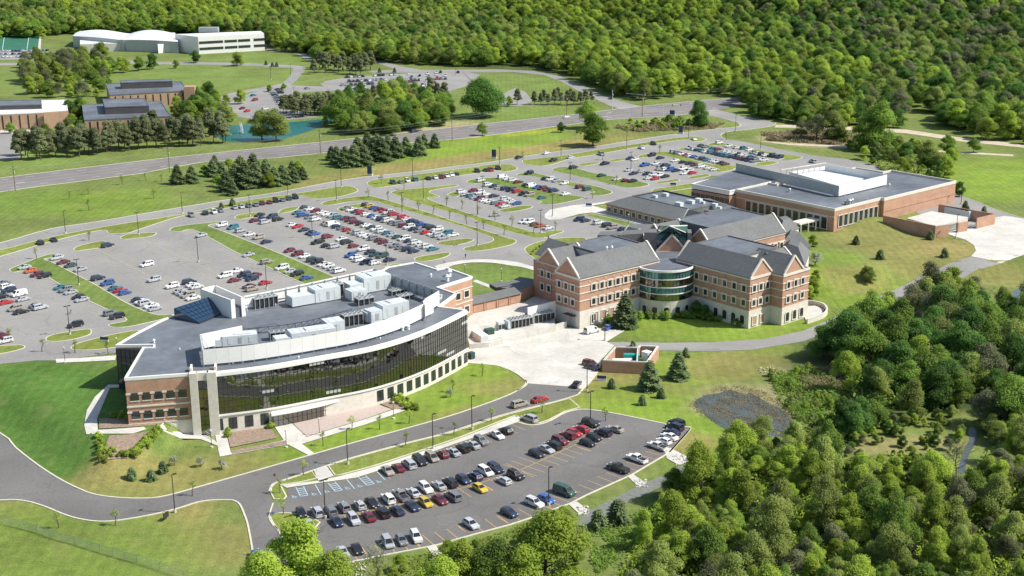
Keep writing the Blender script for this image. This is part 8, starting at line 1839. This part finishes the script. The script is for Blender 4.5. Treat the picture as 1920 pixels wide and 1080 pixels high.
# utility poles and wires along the highway
PO = [(29, 358, 11.5), (318, 323, 12), (601, 288, 12), (848, 263, 13), (1062, 218, 13), (1148, 206, 12), (1204, 219, 13), (1208, 196, 9)]
tops = []
for i, (x, y, h) in enumerate(PO):
    g = G(x, y); t = thing('utility_pole', 'wooden utility pole, %s from the left along the highway' % ordn(i), 'utility pole', g, 'utility poles along the highway'); b = MB(); b.tube((g.x, g.y, g.z), (g.x, g.y, g.z + h), .2, .13, 8); b.build('pole', 'wood' if i not in (5,) else 'unit', t)
    for k in (0, 1): MB().box(g.x, g.y, g.z + h - .8 - k * 1.3, 2.6, .14, .14, radians(-52)).build('crossarm', 'wood', t)
    b = MB(); b.tube((g.x + .4, g.y, g.z + h - 3.4), (g.x + .4, g.y, g.z + h - 2.6), .22, .22, 8); b.build('transformer_can', 'unit', t); tops.append(Vector((g.x, g.y, g.z + h - .7)))
M['wire'] = mat('wire', (.35, .36, .36), .5)
ends = [Vector((tops[0].x - 90, tops[0].y - 70, tops[0].z))] + tops[:5] + [tops[6]] + [tops[6] + Vector((60, 40, 0))]
for i in range(len(ends) - 1):
    t = thing('power_line', 'sagging overhead wires, %s span from the left along the highway' % ordn(i), 'power line', (*ends[i].xy, ends[i].z), 'overhead wires')
    for k, (dx, dzz) in enumerate(((-1.1, 0), (1.1, 0), (0, -1.3))):
        b = MB(); A_, B_ = ends[i], ends[i + 1]; d = (B_ - A_).xy.normalized(); o = Vector((-d.y * dx, d.x * dx, dzz)); pr = None
        for j in range(11):
            u = j / 10; p = A_.lerp(B_, u) + o + Vector((0, 0, -(1 - (2 * u - 1) ** 2) * 1.6))
            if pr is not None: b.beam(pr, p, .035)
            pr = p
        b.build('wire', 'wire', t)
# traffic signal mast arms
for x, y, L, l in ((1243, 217, 11, 'lower traffic signal mast arm at the junction'), (1208, 196, 11, 'upper traffic signal mast arm at the junction')):
    g = G(x, y); t = thing('traffic_signal', l, 'traffic signal', g); b = MB(); b.tube((g.x, g.y, g.z), (g.x, g.y, g.z + 6.5), .16, .12, 8); b.build('post', 'unit', t); s = 1 if x > 1220 else -1
    b = MB(); b.beam((g.x, g.y, g.z + 6), (g.x + s * L, g.y + 3, g.z + 6.4), .16); b.build('mast_arm', 'unit', t)
    for k in (.5, .95): MB().box(g.x + s * L * k, g.y + 3 * k, g.z + 5.2, .4, .35, 1.1).build('signal_head', 'dark', t)
# chain link fence, lower left
fp = [G(x, y) for x, y in ((-60, 985), (0, 982), (47, 993), (70, 999), (93, 1008), (117, 1015), (141, 1021), (165, 1029), (188, 1036), (212, 1043), (235, 1050), (258, 1056), (300, 1070), (345, 1086))]
t = thing('chain_link_fence', 'thin green chain link fence crossing the lower left grass', 'fence', fp[0]); M['mesh'] = mat('fence_mesh', (.20, .27, .20), .7)
for i in range(len(fp)): p = fp[i]; b = MB(); b.tube(p, p + Vector((0, 0, 1.9)), .035, .035, 6); b.build('post', 'mesh', t)
for i in range(len(fp) - 1):
    a_, c_ = fp[i], fp[i + 1]; b = MB(); n_ = 26
    b.beam(a_ + Vector((0, 0, 1.85)), c_ + Vector((0, 0, 1.85)), .04); b.beam(a_ + Vector((0, 0, .1)), c_ + Vector((0, 0, .1)), .02)
    for k in range(n_):
        u, v = k / n_, min(1, (k + 4) / n_); b.beam(a_.lerp(c_, u) + Vector((0, 0, .1)), a_.lerp(c_, v) + Vector((0, 0, 1.85)), .012); b.beam(a_.lerp(c_, v) + Vector((0, 0, .1)), a_.lerp(c_, u) + Vector((0, 0, 1.85)), .012)
    o = b.build('wire_mesh', 'mesh', t); o['kind'] = 'stuff'
# handrail on the ramp by the portal
t = thing('handrail', 'white handrail beside the ramp below the brick west bay', 'railing', G(310, 796)); hp = [G(x, y) for x, y in ((306, 793), (322, 801), (346, 811), (370, 811), (385, 816), (402, 826))]; b = MB()
for i in range(len(hp)): b.beam(hp[i], hp[i] + Vector((0, 0, 1.1)), .07)
b.build('post', 'white', t); b = MB()
for i in range(len(hp) - 1): b.beam(hp[i] + Vector((0, 0, 1.1)), hp[i + 1] + Vector((0, 0, 1.1)), .07); b.beam(hp[i] + Vector((0, 0, .6)), hp[i + 1] + Vector((0, 0, .6)), .05)
b.build('rail', 'white', t)
# fountain in the pond
g = G(452, 250); t = thing('fountain', 'white fountain jet in the teal pond', 'fountain', (g.x, g.y, g.z + .1)); M['spray'] = mat('spray', (.75, .8, .82), .4); rg2 = random.Random(4); b = MB()
for i in range(70):
    a = rg2.uniform(0, 2 * pi); v = rg2.uniform(.6, 1.0); pr = None
    for j in range(6):
        u = j / 5; p = Vector((g.x + cos(a) * u * 1.5 * v, g.y + sin(a) * u * 1.5 * v, g.z + .1 + 6 * v * (1 - (2 * u - 1) ** 2)))
        if pr is not None: b.beam(pr, p, .05)
        pr = p
b.build('jet', 'spray', t); b = MB(); b.tube((g.x, g.y, g.z + .1), (g.x, g.y, g.z + .35), 1.4, 1.1, 16); b.build('float', 'dark', t)
# outdoor bits: rocks on the drains, boulder, mound of dirt
def rocks(poly, n, name, label, seed):
    r_ = random.Random(seed); P = GG(poly); xs = [p[0] for p in P]; ys = [p[1] for p in P]; b = MB()
    for i in range(n):
        x, y = r_.uniform(min(xs), max(xs)), r_.uniform(min(ys), max(ys)); s = r_.uniform(.15, .45); b.box(x, y, zt(x, y) + .05, s, s * r_.uniform(.6, 1), s * .6, r_.uniform(0, 3))
    o = b.build(name, 'gravel'); o['kind'] = 'stuff'; o['label'] = label; o['category'] = 'rocks'
rocks([(1262, 858), (1280, 853), (1292, 866), (1276, 874)], 60, 'riprap', 'pale riprap stones below the topmost drain apron', 1); rocks([(1190, 903), (1204, 900), (1214, 910), (1200, 914)], 50, 'riprap', 'pale riprap stones below the second drain apron', 2); rocks([(1082, 955), (1094, 950), (1104, 960), (1090, 966)], 50, 'riprap', 'pale riprap stones below the third drain apron', 3); rocks([(812, 1038), (824, 1032), (834, 1050), (822, 1056)], 50, 'riprap', 'pale riprap stones below the bottom drain apron', 4)
rocks([(1420, 690), (1440, 686), (1456, 700), (1440, 704)], 30, 'rock_pile', 'small rock pile on the grass above the reeds', 5)
rocks([(660, 1060), (672, 1056), (684, 1100), (660, 1100)], 50, 'riprap', 'pale stones at the bottom edge beside the large tree', 6)
# people
def person(px, py, yaw, top, pants, label, step=.28):
    g = G(px, py); pv = [(0, 0, .95), (0, 0, 1.2), (0, 0, 1.42), (0, 0, 1.52), (.01, 0, 1.66), (0, .19, 1.4), (-step * .5, .25, 1.13), (step * .2, .24, .88), (0, -.19, 1.4), (step * .5, -.25, 1.13), (step, -.24, .9), (0, .09, .9), (step * .7, .1, .5), (step * .9, .1, .08), (step * 1.1 + .12, .1, .04), (0, -.09, .9), (-step * .3, -.1, .5), (-step * 1.1, -.1, .1), (-step * 1.0 + .1, -.1, .04)]
    ed = [(0, 1), (1, 2), (2, 3), (3, 4), (2, 5), (5, 6), (6, 7), (2, 8), (8, 9), (9, 10), (0, 11), (11, 12), (12, 13), (13, 14), (0, 15), (15, 16), (16, 17), (17, 18)]
    rad = [.14, .15, .15, .06, .11, .07, .05, .035, .07, .05, .035, .1, .07, .05, .045, .1, .07, .05, .045]
    me = bpy.data.meshes.new('person'); me.from_pydata(pv, ed, []); o = bpy.data.objects.new('person', me); COL.objects.link(o)
    sm = o.modifiers.new('skin', 'SKIN'); ss = o.modifiers.new('sub', 'SUBSURF'); ss.levels = 1; ss.render_levels = 1
    for i, v in enumerate(me.skin_vertices[0].data): v.radius = (rad[i], rad[i])
    me.skin_vertices[0].data[0].use_root = True
    m = bpy.data.materials.new('clothes'); m.use_nodes = True; nn = m.node_tree.nodes; ll = m.node_tree.links; tc = nn.new('ShaderNodeTexCoord'); sx = nn.new('ShaderNodeSeparateXYZ'); rp = nn.new('ShaderNodeValToRGB'); rp.color_ramp.interpolation = 'CONSTANT'
    ll.new(tc.outputs['Object'], sx.inputs[0]); dv = nn.new('ShaderNodeMath'); dv.operation = 'DIVIDE'; dv.inputs[1].default_value = 1.8; ll.new(sx.outputs['Z'], dv.inputs[0]); ll.new(dv.outputs[0], rp.inputs[0]); e = rp.color_ramp.elements; e[0].position = 0; e[0].color = (*pants, 1); e[1].position = .54; e[1].color = (*top, 1)
    q = rp.color_ramp.elements.new(.83); q.color = (.42, .26, .19, 1); q = rp.color_ramp.elements.new(.965); q.color = (.03, .02, .015, 1); ll.new(rp.outputs[0], nn['Principled BSDF'].inputs['Base Color']); nn['Principled BSDF'].inputs['Roughness'].default_value = .9; me.materials.append(m)
    o.location = (g.x, g.y, g.z + .05); o.rotation_euler = (0, 0, yaw); o['label'] = label; o['category'] = 'person'
person(833, 494, radians(200), (.6, .6, .58), (.03, .03, .04), 'person in a white top striding across the drive behind the curved building', .42)
person(873, 484, radians(90), (.03, .03, .035), (.03, .03, .03), 'person in dark clothes walking on the drive above the round front lawn')
person(130, 590, radians(20), (.5, .46, .38), (.2, .17, .12), 'person in a pale shirt standing beside the small lamp island'); person(133.5, 589, radians(160), (.05, .05, .06), (.25, .22, .16), 'person in a dark top facing the person in the pale shirt')
person(1028, 450, radians(80), (.02, .02, .03), (.02, .02, .02), 'person in dark clothes on the round grass island edge'); person(1136, 617, radians(30), (.1, .1, .12), (.05, .05, .06), 'person in dark clothes beside the white van in the yard')
